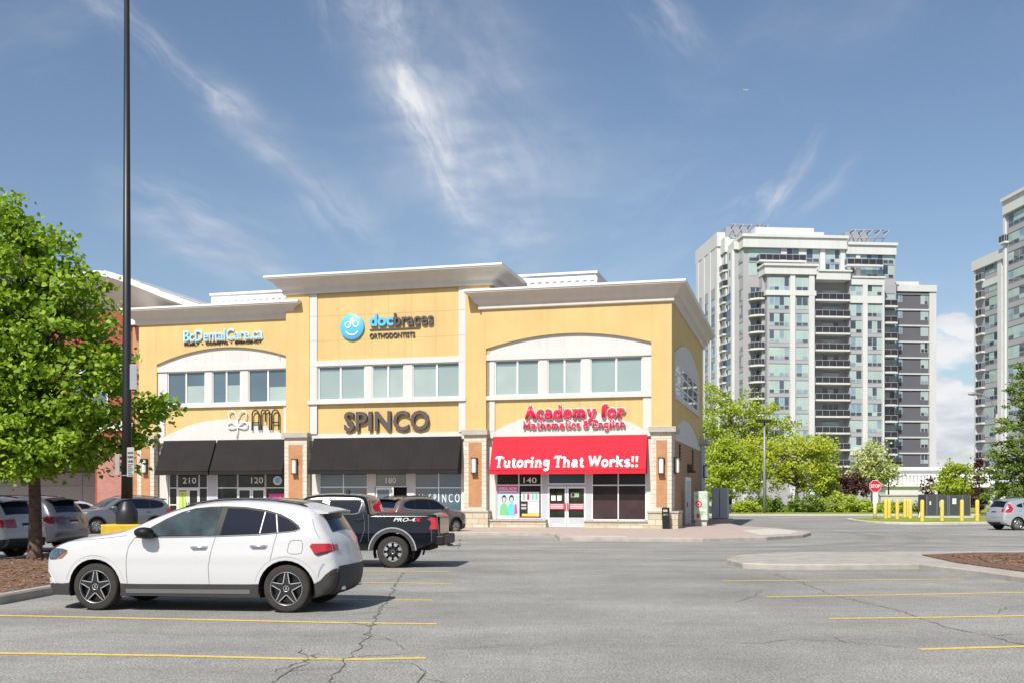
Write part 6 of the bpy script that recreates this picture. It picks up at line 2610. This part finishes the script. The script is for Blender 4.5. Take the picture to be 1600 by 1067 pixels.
def saloon(label, loc, heading, paint):
    c = Car(label, 'car', loc, heading, 4.57, SED, .89, (.86, 3.5), .325, zb=.98, tum=.26, paint=paint, arch=.05, bottom=.28, bow=(.14, .04, .06))
    c.panel('front_window', [(1.62, 1.0), (2.05, 1.30), (2.5, 1.345), (2.48, 1.005)], 'car_glass', .006)
    c.panel('rear_window', [(2.56, 1.005), (2.58, 1.345), (3.1, 1.30), (3.5, 1.09), (3.4, 1.03)], 'car_glass', .006)
    c.top_panel('windscreen', (1.22, 1.0), (1.98, 1.39), -.88, .88, 'car_glass_light', .005)
    c.top_panel('rear_screen', (3.28, 1.36), (3.8, 1.10), -.88, .88, 'car_glass', .005)
    c.panel('headlight', [(.06, .68), (.10, .77), (.45, .84), (.5, .79), (.2, .68)], 'lens_clear', .010)
    c.panel('taillight', [(4.2, .95), (4.5, .97), (4.555, .80), (4.25, .80)], 'lens_red', .010)
    c.seams([[(1.42, .98), (1.38, .7), (1.42, .35)], [(2.52, 1.0), (2.5, .35)], [(3.5, 1.03), (3.35, .7)]], .010)
    c.mirror(1.7, .99, paint, out=.18)
    c.wheel('multi', .2, .64)
    return c


saloon('white saloon behind the grey SUVs, mostly hidden', (-20.9, 50.5), (-.55, -.835), 'paint_white')
# silver hatchback on the right
HT = [(.12, .25), (.04, .40), (.0, .60), (.03, .76), (.14, .85), (.5, .97), (.95, 1.06), (1.70, 1.44), (1.98, 1.52), (2.4, 1.55), (2.9, 1.535), (3.5, 1.46), (3.68, 1.40), (3.85, 1.10), (3.93, 1.0), (3.97, .85), (4.03, .72), (4.04, .48), (3.95, .32), (3.84, .28)]
hb = Car('silver hatchback seen from its rear corner at the right edge', 'car', (25.75, 54.0), (.985, .17), 4.04, HT, .855, (.78, 3.30), .315, zb=1.04, tum=.24, paint='paint_silver', arch=.05, bottom=.24,
         front_taper=(.7, .2), rear_taper=(.6, .15), bow=(.14, .045, .09))
hb.panel('front_window', [(1.35, 1.06), (1.62, 1.23), (1.85, 1.36), (2.10, 1.41), (2.08, 1.07)], 'car_glass', .005)
hb.panel('rear_window', [(2.16, 1.07), (2.18, 1.41), (2.60, 1.40), (2.95, 1.35), (2.95, 1.10)], 'car_glass', .005)
hb.panel('quarter_window', [(3.02, 1.115), (3.02, 1.335), (3.28, 1.26), (3.36, 1.19), (3.25, 1.14)], 'car_glass', .005)
hb.top_panel('windscreen', (1.0, 1.09), (1.66, 1.42), -.88, .88, 'car_glass_light', .005)
hb.top_panel('rear_screen', (3.70, 1.37), (3.845, 1.115), -.86, .86, 'car_glass', .006)
hb.panel('taillight', [(3.54, 1.06), (3.66, 1.30), (3.72, 1.30), (3.80, 1.10), (3.90, .98), (3.93, .86), (3.66, .88)], 'lens_red', .010)
hb.top_panel('taillight', (3.87, 1.06), (3.955, .88), .80, 1., 'lens_red', .010)
hb.top_panel('taillight', (3.87, 1.06), (3.955, .88), -1., -.80, 'lens_red', .010)
hb.panel('headlight', [(.05, .74), (.1, .83), (.6, .96), (.55, .86), (.2, .74)], 'lens_clear', .010)
hb.seams([[(1.2, 1.04), (1.14, .8), (1.18, .34)], [(2.12, 1.07), (2.10, .34)], [(2.98, 1.1), (2.95, .9), (2.88, .66)], [(3.6, .62), (4.02, .66)], [(3.10, 1.0), (3.12, .90), (3.22, .90), (3.22, 1.0), (3.10, 1.0)]], .009)
hb.top_panel('bumper_gap', (4.02, .735), (4.03, .70), -.98, .98, 'cab_grey', .004)
hb.panel('sill_cladding', [(.78 + hb.R + .02, .245), (.78 + hb.R + .02, .30), (3.30 - hb.R - .02, .30), (3.30 - hb.R - .02, .245)], 'black_plastic', .008)
hb.top_panel('rear_valance', (4.0, .42), (3.86, .285), -.75, .75, 'black_plastic', .012)
hb.handle(1.92, .95, 'paint_silver')
hb.handle(2.84, .98, 'paint_silver')
hb.mirror(1.35, 1.07, 'paint_silver', out=.18)
hb.wheel('multi', .2, .68)
hb.plate(4.06, .76)
mb = MB()
sp = []
for f in [-1, -.8, -.4, 0, .4, .8, 1]:
    bw = .05 * (1 - f * f)
    sp.append([(3.45 - hb.off, f * .57, 1.455 + bw), (3.78 + bw - hb.off, f * .55, 1.415 + bw), (3.78 + bw - hb.off, f * .55, 1.39 + bw), (3.62 - hb.off, f * .57, 1.37 + bw)])
mb.add([p for r_ in sp for p in r_], [(i * 4 + j, (i + 1) * 4 + j, (i + 1) * 4 + j + 1, i * 4 + j + 1) for i in range(6) for j in range(3)], 0, True)
mb.build('roof_spoiler', 'paint_silver', hb.root, angle=40)
# ------------------------------------------------------------------ street furniture
t = thing('light_pole', 'tall black car park light pole on a yellow square plinth', 'light pole', (-8.85, 25.0, 0))
mb = MB()
mb.tube([(0, 0, 1.60), (0, 0, 4), (0, 0, 14.2)], [.125, .098, .055], 16)
mb.build('pole', 'black_metal', t)
mb = MB().lathe([(.245, 1.02), (.255, 1.05), (.255, 1.30), (.22, 1.38), (.145, 1.52), (.128, 1.54)], 8)
mb.build('base_cover', 'black_metal', t)
mb = MB().box(-.45, .47, -.42, .42, 0, 1.02)
mb.build('plinth', 'plinth_yellow', t, bevel=.03)
mb = MB()
mb.tube([(0, 0, 14.0), (.9, 0, 14.3)], .05, 8)
mb.tube([(0, 0, 14.0), (-.9, 0, 14.3)], .05, 8)
mb.box(.8, 1.5, -.2, .2, 14.2, 14.4)
mb.box(-1.5, -.8, -.2, .2, 14.2, 14.4)
mb.build('luminaire', 'black_metal', t, bevel=.03)
mb = MB()
mb.tube([(.128 * math.cos(a * .3), .128 * math.sin(a * .3), 2.13) for a in range(22)], .012, 6)
mb.build('clamp_band', 'galv', t)
# parking notices strapped to the pole
sg = thing('parking_notice', 'small grey notice plate full of text on the right side of the light pole', 'sign', (-8.85, 25.0, 0))
mb = MB().box(.065, .235, -.185, -.165, 2.10, 2.77)
mb.build('plate', 'sign_grey', sg, bevel=.01)
mb = MB()
for i, (txt, h) in enumerate((('ONE HOUR', .07), ('PARKING', .085), ('2 HR MAX', .09))):
    add_text(mb, txt, .085, .215, 2.62 - i * .10, 2.62 - i * .10 + h * .7, -.19, .003, 0, .02)
for i in range(7):
    mb.box(.09, .21 - (i % 3) * .02, -.19, -.186, 2.13 + i * .04, 2.145 + i * .04)
mb.build('text_lines', 'black_letter', sg)
sg = thing('parking_notice', 'blank grey notice plate edge-on at the left side of the light pole', 'sign', (-8.85, 25.0, 0))
mb = MB().box(-.24, -.13, -.10, -.08, 2.13, 2.62)
mb.build('plate', 'wall_grey', sg, bevel=.01)
sg = thing('banner_sign', 'blue-grey rectangular panel high on the light pole above the leaves', 'sign', (-8.85, 25.0, 0))
mb = MB().box(.085, .255, -.06, -.04, 4.1, 4.68)
mb.build('plate', 'cab_grey', sg, bevel=.01)

t = thing('lamp_post', 'grey lamp post with flat square head in front of the big green trees', 'lamp post', (23.2, 100, 0))
mb = MB().tube([(0, 0, 0), (0, 0, 4), (0, 0, 8.3)], [.16, .13, .09], 10)
mb.build('pole', 'galv', t)
mb = MB()
mb.box(-.75, .55, -.4, .4, 8.45, 8.70)
mb.tube([(0, 0, 8.2), (0, 0, 8.5)], .1, 8)
mb.build('luminaire', 'black_metal', t, bevel=.03)
mb = MB().tube([(0, 0, 6.2), (-.3, 0, 6.25), (-.7, 0, 6.25)], .04, 6)
mb.build('bracket', 'wall_grey', t)
t = thing('street_lamp', 'tall pale street lamp with curved arm in front of the right tower', 'street lamp', (44.6, 100, 0))
mb = MB().tube([(0, 0, 0), (0, 0, 5), (-.02, 0, 9.2)], [.22, .18, .14], 10)
mb.build('pole', 'concrete', t)
mb = MB().tube([(-.02, 0, 9.0), (-.25, 0, 9.9), (-.8, 0, 10.7), (-1.5, 0, 11.05), (-2.0, 0, 11.1)], .06, 8)
mb.build('arm', 'galv', t)
mb = MB().lathe([(.001, -.55), (.13, -.4), (.17, .0), (.13, .3), (.05, .45)], 10, (-2.2, 0, 11.08), 'x')
mb.build('luminaire', 'galv', t)
t = thing('lamp_post', 'thin dark lamp post in front of the white entrance building', 'lamp post', (44.3, 128, 0))
mb = MB().tube([(0, 0, 0), (0, 0, 6.2)], [.10, .07], 8)
mb.build('pole', 'black_metal', t)
mb = MB().lathe([(.05, 6.2), (.25, 6.35), (.25, 6.6), (.02, 6.75)], 10)
mb.build('luminaire', 'black_metal', t)

# stop sign
t = thing('stop_sign', 'red octagonal STOP sign on a yellow sleeved post beside the bollards', 'stop sign', (24.62, 73.8, 0))
mb = MB().tube([(0, 0, .1), (0, 0, 2.7)], .035, 8)
mb.build('post', 'galv', t)
mb = MB().tube([(0, -.0, .1), (0, -.0, 1.25)], .11, 12)
mb.build('post_sleeve', M('pale_yellow_sleeve', (.72, .62, .30), .6, var=.06), t)
mb = MB().box(-.17, .17, -.06, -.05, 1.18, 1.95)
mb.build('lower_plate', 'sign_white', t)
oc = lambda r_: [(r_ * math.cos(R(22.5 + 45 * i)), 2.36 + r_ * math.sin(R(22.5 + 45 * i))) for i in range(8)]
mb = MB().prism(oc(.425), -.085, -.065)
mb.prism(oc(.40), -.088, -.084, mat=1)
o = mb.build('sign_face', ['sign_white', 'stop_red'], t)
mb = MB()
add_text(mb, 'STOP', -.31, .31, 2.24, 2.48, -.094, .004, 0, .03)
mb.build('lettering', 'sign_white', o)

# bollards
bl = [(1384, 75.8), (1389.5, 77.9), (1402, 73.8), (1414, 80.1), (1418.5, 81.5), (1422.5, 75.8), (1441, 66.8), (1472, 68.4), (1503, 68.4), (1527, 68.4)]
nm = ['first yellow bollard right of the stop sign, front one of an overlapping pair', 'yellow bollard partly behind the first one right of the stop sign', 'yellow bollard standing alone between the two left pairs',
      'rearmost yellow bollard, left of its pair and half hidden in shrub shade', 'rear yellow bollard squeezed between two others left of the big front one', 'yellow bollard on the kerb just left of the transformer row',
      'tallest looking front yellow bollard at the left corner of the transformer cabinet', 'yellow bollard in front of the middle of the dark transformer cabinet',
      'yellow bollard in front of the right part of the dark transformer cabinet', 'yellow bollard beside the tail of the silver hatchback']
bm_ = MB()
bm_.lathe([(.12, 0), (.12, 1.28), (.115, 1.33), (.085, 1.38), (.03, 1.405), (.001, 1.41)], 16)
b0 = None
for (px, Z), lb in zip(bl, nm):
    if b0 is None:
        b0 = bm_.build('bollard', 'bollard', angle=50)
        o = b0
    else:
        o = b0.copy()
        COL.objects.link(o)
    o.location = ((px - 800) / 1700. * Z, Z, .05)
    tag(o, lb, 'bollard', 'yellow steel bollards round the transformer')

# transformer cabinet
t = thing('transformer_cabinet', 'dark grey double transformer cabinet on the grass behind yellow bollards', 'transformer', (31.15, 78.4, .14))
mb = MB().box(-1.60, -.05, -.8, .8, .14, 1.66)
mb.build('left_housing', 'cabinet', t, bevel=.03)
mb = MB().box(-.03, 1.60, -.74, .8, .14, 1.64)
mb.build('right_housing', 'cabinet', t, bevel=.03)
mb = MB().box(-1.72, 1.72, -.95, .95, 0, .14)
mb.build('concrete_pad', 'concrete_light', t)
mb = MB()
for x0, x1, z0, z1, yy in ((-1.37, -1.27, .92, 1.18, -.81), (-.66, -.56, .78, 1.18, -.81), (.28, .56, .98, 1.38, -.75)):
    mb.box(x0, x1, yy, yy + .008, z0, z1)
mb.build('warning_label', 'sign_white', t)
mb = MB()
for x in (-1.58, -.85, -.08):
    mb.box(x, x + .02, -.815, -.80, .2, 1.6)
for x in (.05, 1.0, 1.55):
    mb.box(x, x + .02, -.755, -.74, .2, 1.6)
for z in (.4, .6, .8, 1.0, 1.2):
    mb.box(.95, 1.08, -.757, -.74, z, z + .03)
mb.build('door_seam', 'wall_grey', t)
mb = MB()
mb.tube([(-2.05, -.6, .02), (-1.80, -.2, .40)], .05, 6)
tag(mb.build('marker_stake', 'sign_white', loc=(31.15, 78.4, .14)), 'short white stake leaning beside the transformer cabinet', 'stake')
t = thing('utility_box', 'low dark utility box on the verge near the rear of the shops', 'utility box', (18.6, 99.5, .14))
mb = MB().box(-.55, .35, -.4, .4, 0, .62)
mb.build('housing', 'cabinet', t, bevel=.03)
mb = MB().box(-.6, .4, -.45, .45, 0.62, .68)
mb.build('lid', 'cab_grey', t)
t = thing('utility_box', 'second dark utility box with white label on the verge', 'utility box', (19.55, 99.5, .14))
mb = MB().box(-.42, .42, -.4, .4, 0, .72)
mb.build('housing', 'cabinet', t, bevel=.03)
mb = MB().box(-.2, .2, -.41, -.40, .45, .55)
mb.build('label_plate', 'sign_white', t)

# beside the shops: wrapped cabinet, grey cabinet, waste bin
ub = lambda u, v: tuple(Vector((7.63, 51.9, 0)) + Matrix.Rotation(BA, 3, 'Z') @ Vector((u, v, 0)))
p = ub(.95, 5.1)
t = thing('donation_cabinet', 'pale printed cabinet with red round emblem beside the side wall', 'cabinet', (p[0], p[1], .14), BA)
mb = MB().box(-.36, .36, -.45, .45, .28, 1.78)
mb.build('housing', 'print_green', t, bevel=.04)
mb = MB().box(-.28, .30, -.35, .35, 0, .28)
mb.build('foot', 'concrete_light', t)
mb = MB()
disc(mb, -.10, 1.12, .17, .17, -.462, 0)
disc(mb, -.10, 1.12, .10, .10, -.466, 1)
disc(mb, -.10, 1.12, .06, .06, -.470, 0)
mb.build('emblem', ['red_letter', 'white_letter', 'pgreen'], t, fix=False)
mb = MB()
mb.box(-.2, -.05, -.462, -.456, .42, .62, 0)
mb.box(-.02, .1, -.462, -.456, .55, .75, 2)
mb.box(-.25, -.1, -.462, -.456, 1.4, 1.55, 2)
mb.build('printed_pattern', ['red_letter', 'white_letter', 'pgreen'], t, fix=False)
p = ub(1.35, 13.2)
t = thing('electrical_cabinet', 'tall grey electrical cabinet at the rear of the side wall', 'cabinet', (p[0], p[1], .14), BA)
mb = MB().box(-.42, .48, -.8, .8, .22, 2.02)
mb.build('housing', 'cab_grey', t, bevel=.04)
mb = MB().box(-.6, .7, -1.0, 1.0, 0, .2)
mb.build('concrete_pad', 'concrete', t)
mb = MB().box(.02, .05, -.815, -.80, .3, 1.95)
mb.build('door_seam', 'black_metal', t)
p = ub(-.15, -.95)
t = thing('waste_bin', 'slim black ash bin leaning by the corner stone pier', 'bin', (p[0], p[1], .14), BA)
mb = MB()
mb.prism([(-.17, 0), (.17, 0), (.14, .62), (-.20, .62)], -.14, .14)
mb.prism([(-.20, .72), (.14, .72), (.12, 1.0), (-.20, 1.0)], -.14, .14)
mb.box(-.19, -.15, -.13, .13, .6, .74)
mb.box(.09, .13, -.13, .13, .6, .74)
mb.build('bin_body', 'black_plastic', t, bevel=.015)
mb = MB().box(-.14, .06, -.146, -.141, .80, .90)
mb.build('bin_label', 'sign_grey', t)

# small aeroplane far away
t = thing('aeroplane', 'tiny white aeroplane high in the clear sky', 'aeroplane', (1715, 8000, 2985), R(35))
mb = MB().lathe([(.05, -22), (2.0, -18), (2.4, -10), (2.4, 12), (1.2, 20), (.2, 24)], 10, axis='x')
mb.build('fuselage', 'white_letter', t)
mb = MB()
mb.prism([(-4, 2), (2, 2), (9, 20), (6.5, 20)], -.4, .3, axis='z')
mb.prism([(-4, -2), (6.5, -20), (9, -20), (2, -2)], -.4, .3, axis='z')
mb.build('wing', 'white_letter', t)
mb = MB().prism([(16, 1), (22, 8), (24, 8), (23, 1)], -.3, .3)
mb.build('tail_fin', 'white_letter', t)


# ------------------------------------------------------------------ vegetation
def leaf_mesh(C, size, up=.55, nr=None, fold=True, outward=None, droop=.35):
    """numpy leaf cloud: one folded heart of two quads per centre"""
    r = nr
    n = len(C)
    az = r.uniform(0, 2 * np.pi, n)
    a = np.stack([np.cos(az), np.sin(az), -droop + r.normal(0, .35, n)], 1)
    if outward is not None:
        a[:, :2] = a[:, :2] * .75 + outward[:, :2] * .6
    a /= np.linalg.norm(a, axis=1)[:, None]
    nm_ = r.normal(0, 1, (n, 3)) * (1 - up) + np.array([-.18, -.42, 1.0]) * up
    b = np.cross(nm_, a)
    b /= np.linalg.norm(b, axis=1)[:, None] + 1e-9
    nn = np.cross(a, b)
    s = (size * r.uniform(.65, 1.25, n))[:, None]
    if fold:
        loc = [(-.5, 0, 0), (-.28, .42, .10), (.18, .36, .08), (.6, 0, -.04), (.18, -.36, .08), (-.28, -.42, .10)]
        q = [(0, 1, 2, 3), (0, 3, 4, 5)]
    else:
        loc = [(-.5, 0, 0), (0, .40, .05), (.55, 0, -.04), (0, -.40, .05)]
        q = [(0, 1, 2, 3)]
    k = len(loc)
    V = np.empty((n, k, 3))
    for i, (x, y, z) in enumerate(loc):
        V[:, i] = C + s * (x * a + y * b + z * nn)
    F = (np.arange(n)[:, None, None] * k + np.array(q)[None]).reshape(-1, 4)
    return V.reshape(-1, 3), F


def np_mesh(name, V, F, mat, parent=None):
    me = bpy.data.meshes.new(name)
    me.vertices.add(len(V))
    me.vertices.foreach_set('co', V.astype(np.float32).ravel())
    me.loops.add(F.size)
    me.loops.foreach_set('vertex_index', F.astype(np.int32).ravel())
    me.polygons.add(len(F))
    me.polygons.foreach_set('loop_start', np.arange(0, F.size, 4, dtype=np.int32))
    me.polygons.foreach_set('loop_total', np.full(len(F), 4, dtype=np.int32))
    me.update(calc_edges=True)
    me.materials.append(MT[mat])
    o = bpy.data.objects.new(name, me)
    COL.objects.link(o)
    o.parent = parent
    return o


def crown_points(blobs, ncl, nleaf, spread, r, shell=.55, flat=.6):
    vol = np.array([b[3] * b[4] * b[5] for b in blobs]) ** .75
    vol /= vol.sum()
    which = r.choice(len(blobs), ncl, p=vol)
    bl_ = np.array([b[:6] for b in blobs])[which]
    d = r.normal(0, 1, (ncl, 3))
    d /= np.linalg.norm(d, axis=1)[:, None]
    rad = shell + (1 - shell) * r.uniform(0, 1, ncl) ** .6
    rad *= r.uniform(.85, 1.12, ncl)
    cc = bl_[:, :3] + d * rad[:, None] * bl_[:, 3:6]
    k = nleaf // ncl
    sp = spread * r.uniform(.6, 1.35, ncl)
    off = r.normal(0, 1, (ncl, k, 3)) * sp[:, None, None] * np.array([1, 1, flat])
    P_ = (cc[:, None] + off).reshape(-1, 3)
    out = np.repeat(d, k, axis=0)
    return cc, P_, out


def tree(name, label, cat, loc, blobs, ncl, nleaf, size, mat, spread, trunk, bark='bark', seed=1, nlimb=26, up=.55, fold=False, group=None, shell=.55, flat=.6, limb_r=.05, droop=.35):
    r = np.random.default_rng(seed)
    t = thing(name, label, cat, loc, 0, group)
    cc, P_, out = crown_points(blobs, ncl, nleaf, spread, r, shell, flat)
    V, F = leaf_mesh(P_, size, up, r, fold, out, droop)
    np_mesh('crown', V, F, mat, t)
    mb = MB()
    mb.tube(trunk[0], trunk[1], 12)
    zs = [p[2] for p in trunk[0]]
    ax = np.array(trunk[0])
    pick = r.choice(len(cc), min(nlimb, len(cc)), replace=False)
    for i in pick:
        e = cc[i]
        z0 = min(zs[-1] * .98, max(zs[0] + (zs[-1] - zs[0]) * .35, e[2] - np.linalg.norm(e[:2]) * r.uniform(.5, 1.1) - .2))
        p0 = np.array([np.interp(z0, ax[:, 2], ax[:, 0]), np.interp(z0, ax[:, 2], ax[:, 1]), z0])
        m = (p0 + e) / 2 + np.array([0, 0, .12 * np.linalg.norm(e - p0)]) * r.uniform(-.3, 1) + r.normal(0, .05, 3) * np.linalg.norm(e - p0)
        mb.tube([p0, p0 * .45 + m * .55, m, m * .4 + e * .6, e], [limb_r, limb_r * .8, limb_r * .6, limb_r * .4, limb_r * .12], 5)
    mb.build('trunk', bark, t)
    return t


tree('linden_tree', 'bright green young tree in the mulch bed at the left edge', 'tree', (-11.5, 26.2, .14),
     [(-.2, 0, 5.6, 2.0, 2.0, 2.2), (.7, -.3, 4.2, 2.0, 2.0, 1.5), (-1.6, -.1, 4.2, 2.0, 2.0, 1.6), (-.6, .2, 7.0, 1.15, 1.2, 1.5), (1.3, 0, 3.1, 1.35, 1.5, .95), (-1.2, -.4, 2.65, 2.2, 1.9, .95), (.2, -.9, 2.6, 1.9, 1.6, .85),
      (2.7, .1, 3.6, .62, .7, .36), (1.9, .2, 4.4, .7, .8, .6), (-.75, 0, 8.35, .35, .35, .75), (-2.6, 0, 5.5, 1.1, 1.2, 1.5)],
     700, 42000, .122, 'leaf', .185, ([(0, 0, -.15), (.02, 0, .15), (.02, 0, 1.2), (-.02, 0, 2.6), (-.1, .03, 4.2), (-.2, .05, 6.0), (-.45, 0, 8.2)], [.27, .17, .142, .13, .10, .06, .02]),
     seed=5, nlimb=130, up=.5, fold=True, shell=.35, flat=.55, limb_r=.035)
# mid-distance trees by the verge
G = 'trees on the verge between the shops and the tower'
tree('broadleaf_tree', 'tall loose tree with thin grey limbs just right of the shops', 'tree', (22.3, 112, 0),
     [(-1, 0, 9.4, 3.0, 2.6, 3.2), (2.6, 0, 10.0, 2.4, 2.4, 2.6), (5.0, .5, 8.6, 2.2, 2.2, 2.4), (.5, 0, 6.0, 3.4, 2.8, 2.6), (-2.2, 0, 7.2, 1.6, 1.6, 2.4), (-1.4, 0, 12.0, 1.5, 1.4, 1.3)],
     330, 9000, .27, 'leaf_g', .34, ([(0, 0, 0), (.1, 0, 3), (.3, 0, 7), (.4, 0, 11.4)], [.34, .26, .16, .05]), 'bark_grey', 21, 90, group=G, shell=.3)
tree('broadleaf_tree', 'bushy bright green tree beside the rear corner of the shops', 'tree', (20.4, 106, 0),
     [(0, 0, 5.0, 2.4, 2.2, 2.5), (-.9, -.6, 3.0, 2.0, 1.9, 2.0), (1.7, 0, 3.6, 2.2, 2.0, 2.4), (.6, 0, 6.8, 1.5, 1.5, 1.2)],
     280, 9500, .25, 'leaf_g', .34, ([(0, 0, 0), (0, 0, 2), (.2, 0, 6)], [.22, .18, .05]), 'bark_grey', 22, 40, group=G, shell=.35)
tree('broadleaf_tree', 'yellow green spring tree right of the grey lamp post', 'tree', (27.6, 107, 0),
     [(0, 0, 5.6, 2.9, 2.4, 2.4), (1.4, 0, 6.9, 2.1, 2.0, 1.6), (-1.6, 0, 4.4, 2.0, 2.0, 2.2), (-3.1, .5, 6.0, 1.9, 1.8, 1.9), (2.9, .3, 5.6, 1.5, 1.5, 1.9), (1.8, 0, 3.4, 1.8, 1.8, 1.6)],
     370, 12500, .23, 'leaf_y', .32, ([(.3, 0, 0), (.4, 0, 2), (.5, 0, 4.2), (.4, 0, 7.4)], [.22, .17, .12, .04]), 'bark_grey', 23, 70, group=G, shell=.35)
tree('broadleaf_tree', 'narrow green tree hiding the lowest tower balconies', 'tree', (32.0, 112, 0),
     [(0, 0, 4.8, 1.5, 1.5, 2.6), (.3, 0, 6.9, 1.1, 1.1, 1.5), (.4, 0, 3.0, 1.6, 1.6, 1.4)],
     90, 3600, .29, 'leaf_g', .36, ([(0, 0, 0), (.1, 0, 3), (.2, 0, 7.2)], [.16, .12, .04]), 'bark_grey', 24, 30, group=G, shell=.3)
tree('small_tree', 'loose white blossoming young tree behind the stop sign', 'tree', (36.4, 110, 0),
     [(-.2, 0, 5.3, 1.7, 1.7, 1.6), (.8, 0, 4.2, 1.7, 1.6, 1.2), (-1.4, 0, 4.2, 1.3, 1.3, 1.2), (2.0, 0, 3.4, 1.1, 1.1, .8), (.2, 0, 6.4, .9, .9, .7)],
     120, 3600, .26, 'leaf_w', .34, ([(0, 0, 0), (0, 0, 1.8), (.1, 0, 5.8)], [.11, .09, .03]), 'bark_grey', 25, 46, shell=.2)
tree('small_tree', 'dark purple-leaved bush tree left of the stop sign', 'tree', (34.2, 109, 0),
     [(0, 0, 2.9, 1.15, 1.1, 1.1), (.8, 0, 2.4, .9, .9, .8)], 40, 1700, .24, 'leaf_r', .26, ([(0, 0, 0), (0, 0, 2.6)], [.08, .04]), 'bark_grey', 26, 14)
tree('small_tree', 'rounded deep green tree behind the transformer cabinet', 'tree', (40.4, 99, .1),
     [(0, 0, 3.4, 1.5, 1.4, 1.1), (-.4, 0, 2.5, 1.5, 1.4, .9), (.5, 0, 2.5, 1.4, 1.4, .9), (-.6, 0, 4.0, .8, .8, .7), (.8, 0, 3.8, .8, .8, .6)],
     90, 3600, .23, 'leaf_g', .24, ([(0, 0, 0), (0, 0, 3.2)], [.12, .05]), 'bark_grey', 27, 20, shell=.5)
tree('small_tree', 'dark red shrub peeping out behind the rounded green tree', 'tree', (42.6, 103, .1),
     [(0, 0, 2.0, .9, .8, 1.0), (-3.2, 0, 2.4, .5, .5, .9)], 30, 1000, .22, 'leaf_r', .22, ([(0, 0, 0), (0, 0, 1.9)], [.07, .03]), 'bark_grey', 28, 8)
tree('columnar_tree', 'narrow purple columnar tree left of the big right-hand tree', 'tree', (41.9, 97.5, .1),
     [(0, 0, 3.3, .45, .45, 1.9), (.1, 0, 1.4, .7, .7, 1.1)], 46, 1700, .20, 'leaf_r', .18, ([(0, 0, 0), (0, 0, 4.8)], [.08, .02]), 'bark_grey', 29, 12)
bl2 = []
rr_ = random.Random(3)
for i in range(16):
    z = 1.5 + i * .72
    k = 1 - i / 16.5
    bl2.append((rr_.uniform(-.5, .5) - .3, rr_.uniform(-.3, .3), z, .5 + 2.9 * k * rr_.uniform(.85, 1.1), .5 + 2.6 * k, .62))
tree('big_tree', 'layered deep green tree at the right edge behind the silver hatchback', 'tree', (43.4, 92, .1), bl2, 300, 13000, .21, 'leaf_d', .28,
     ([(0, 0, 0), (0, 0, 5), (0, 0, 11.8)], [.22, .15, .03]), 'bark_grey', 30, 70, shell=.45, flat=.4)
# shrubs
G = 'shrubs along the far verge'
for i, (x, y, w, h, m, lb) in enumerate(((24.6, 105, 1.5, 1.0, 'leaf_d', 'dark low shrub under the yellow green tree'), (27.8, 104.5, 1.9, 1.15, 'leaf_d', 'wide dark green shrub at the foot of the yellow green spring tree'),
                                         (31.0, 104, 1.7, 1.35, 'leaf_g', 'round bright shrub in front of the tower entrance'), (33.9, 105, 1.6, .75, 'leaf_g', 'low clipped shrub below the purple bush'),
                                         (36.9, 105, 1.6, .6, 'leaf_d', 'low hedge piece behind the stop sign post'), (22.0, 103.5, 1.4, .7, 'leaf_g', 'small shrub left of the grey lamp post'),
                                         (42.2, 93.5, .7, .85, 'leaf_g', 'clipped shrub right of the transformer cabinet'), (40.3, 104, 2.6, .8, 'leaf_d', 'dark hedge in front of the pale garden wall'),
                                         (35.4, 103, 1.3, .5, 'leaf_g', 'flat green shrub on the lawn edge by the stop sign'))):
    r = np.random.default_rng(60 + i)
    t = thing('shrub', lb, 'shrub', (x, y, .1), 0, G)
    cc, P_, out_ = crown_points([(0, 0, h * .75, w, w * .8, h * .8), (w * .4, -.2, h * .55, w * .8, w * .6, h * .6)], 60, 2000, .22, r, .5)
    V, F = leaf_mesh(P_, .22, .5, r, False, out_)
    np_mesh('foliage', V, F, m, t)
    mb = MB()
    for k in range(5):
        a = k * 1.3
        mb.tube([(0.05 * math.cos(a), .05 * math.sin(a), 0), (w * .4 * math.cos(a), w * .3 * math.sin(a), h * .9)], [.03, .01], 5)
    mb.build('stem', 'bark_grey', t)
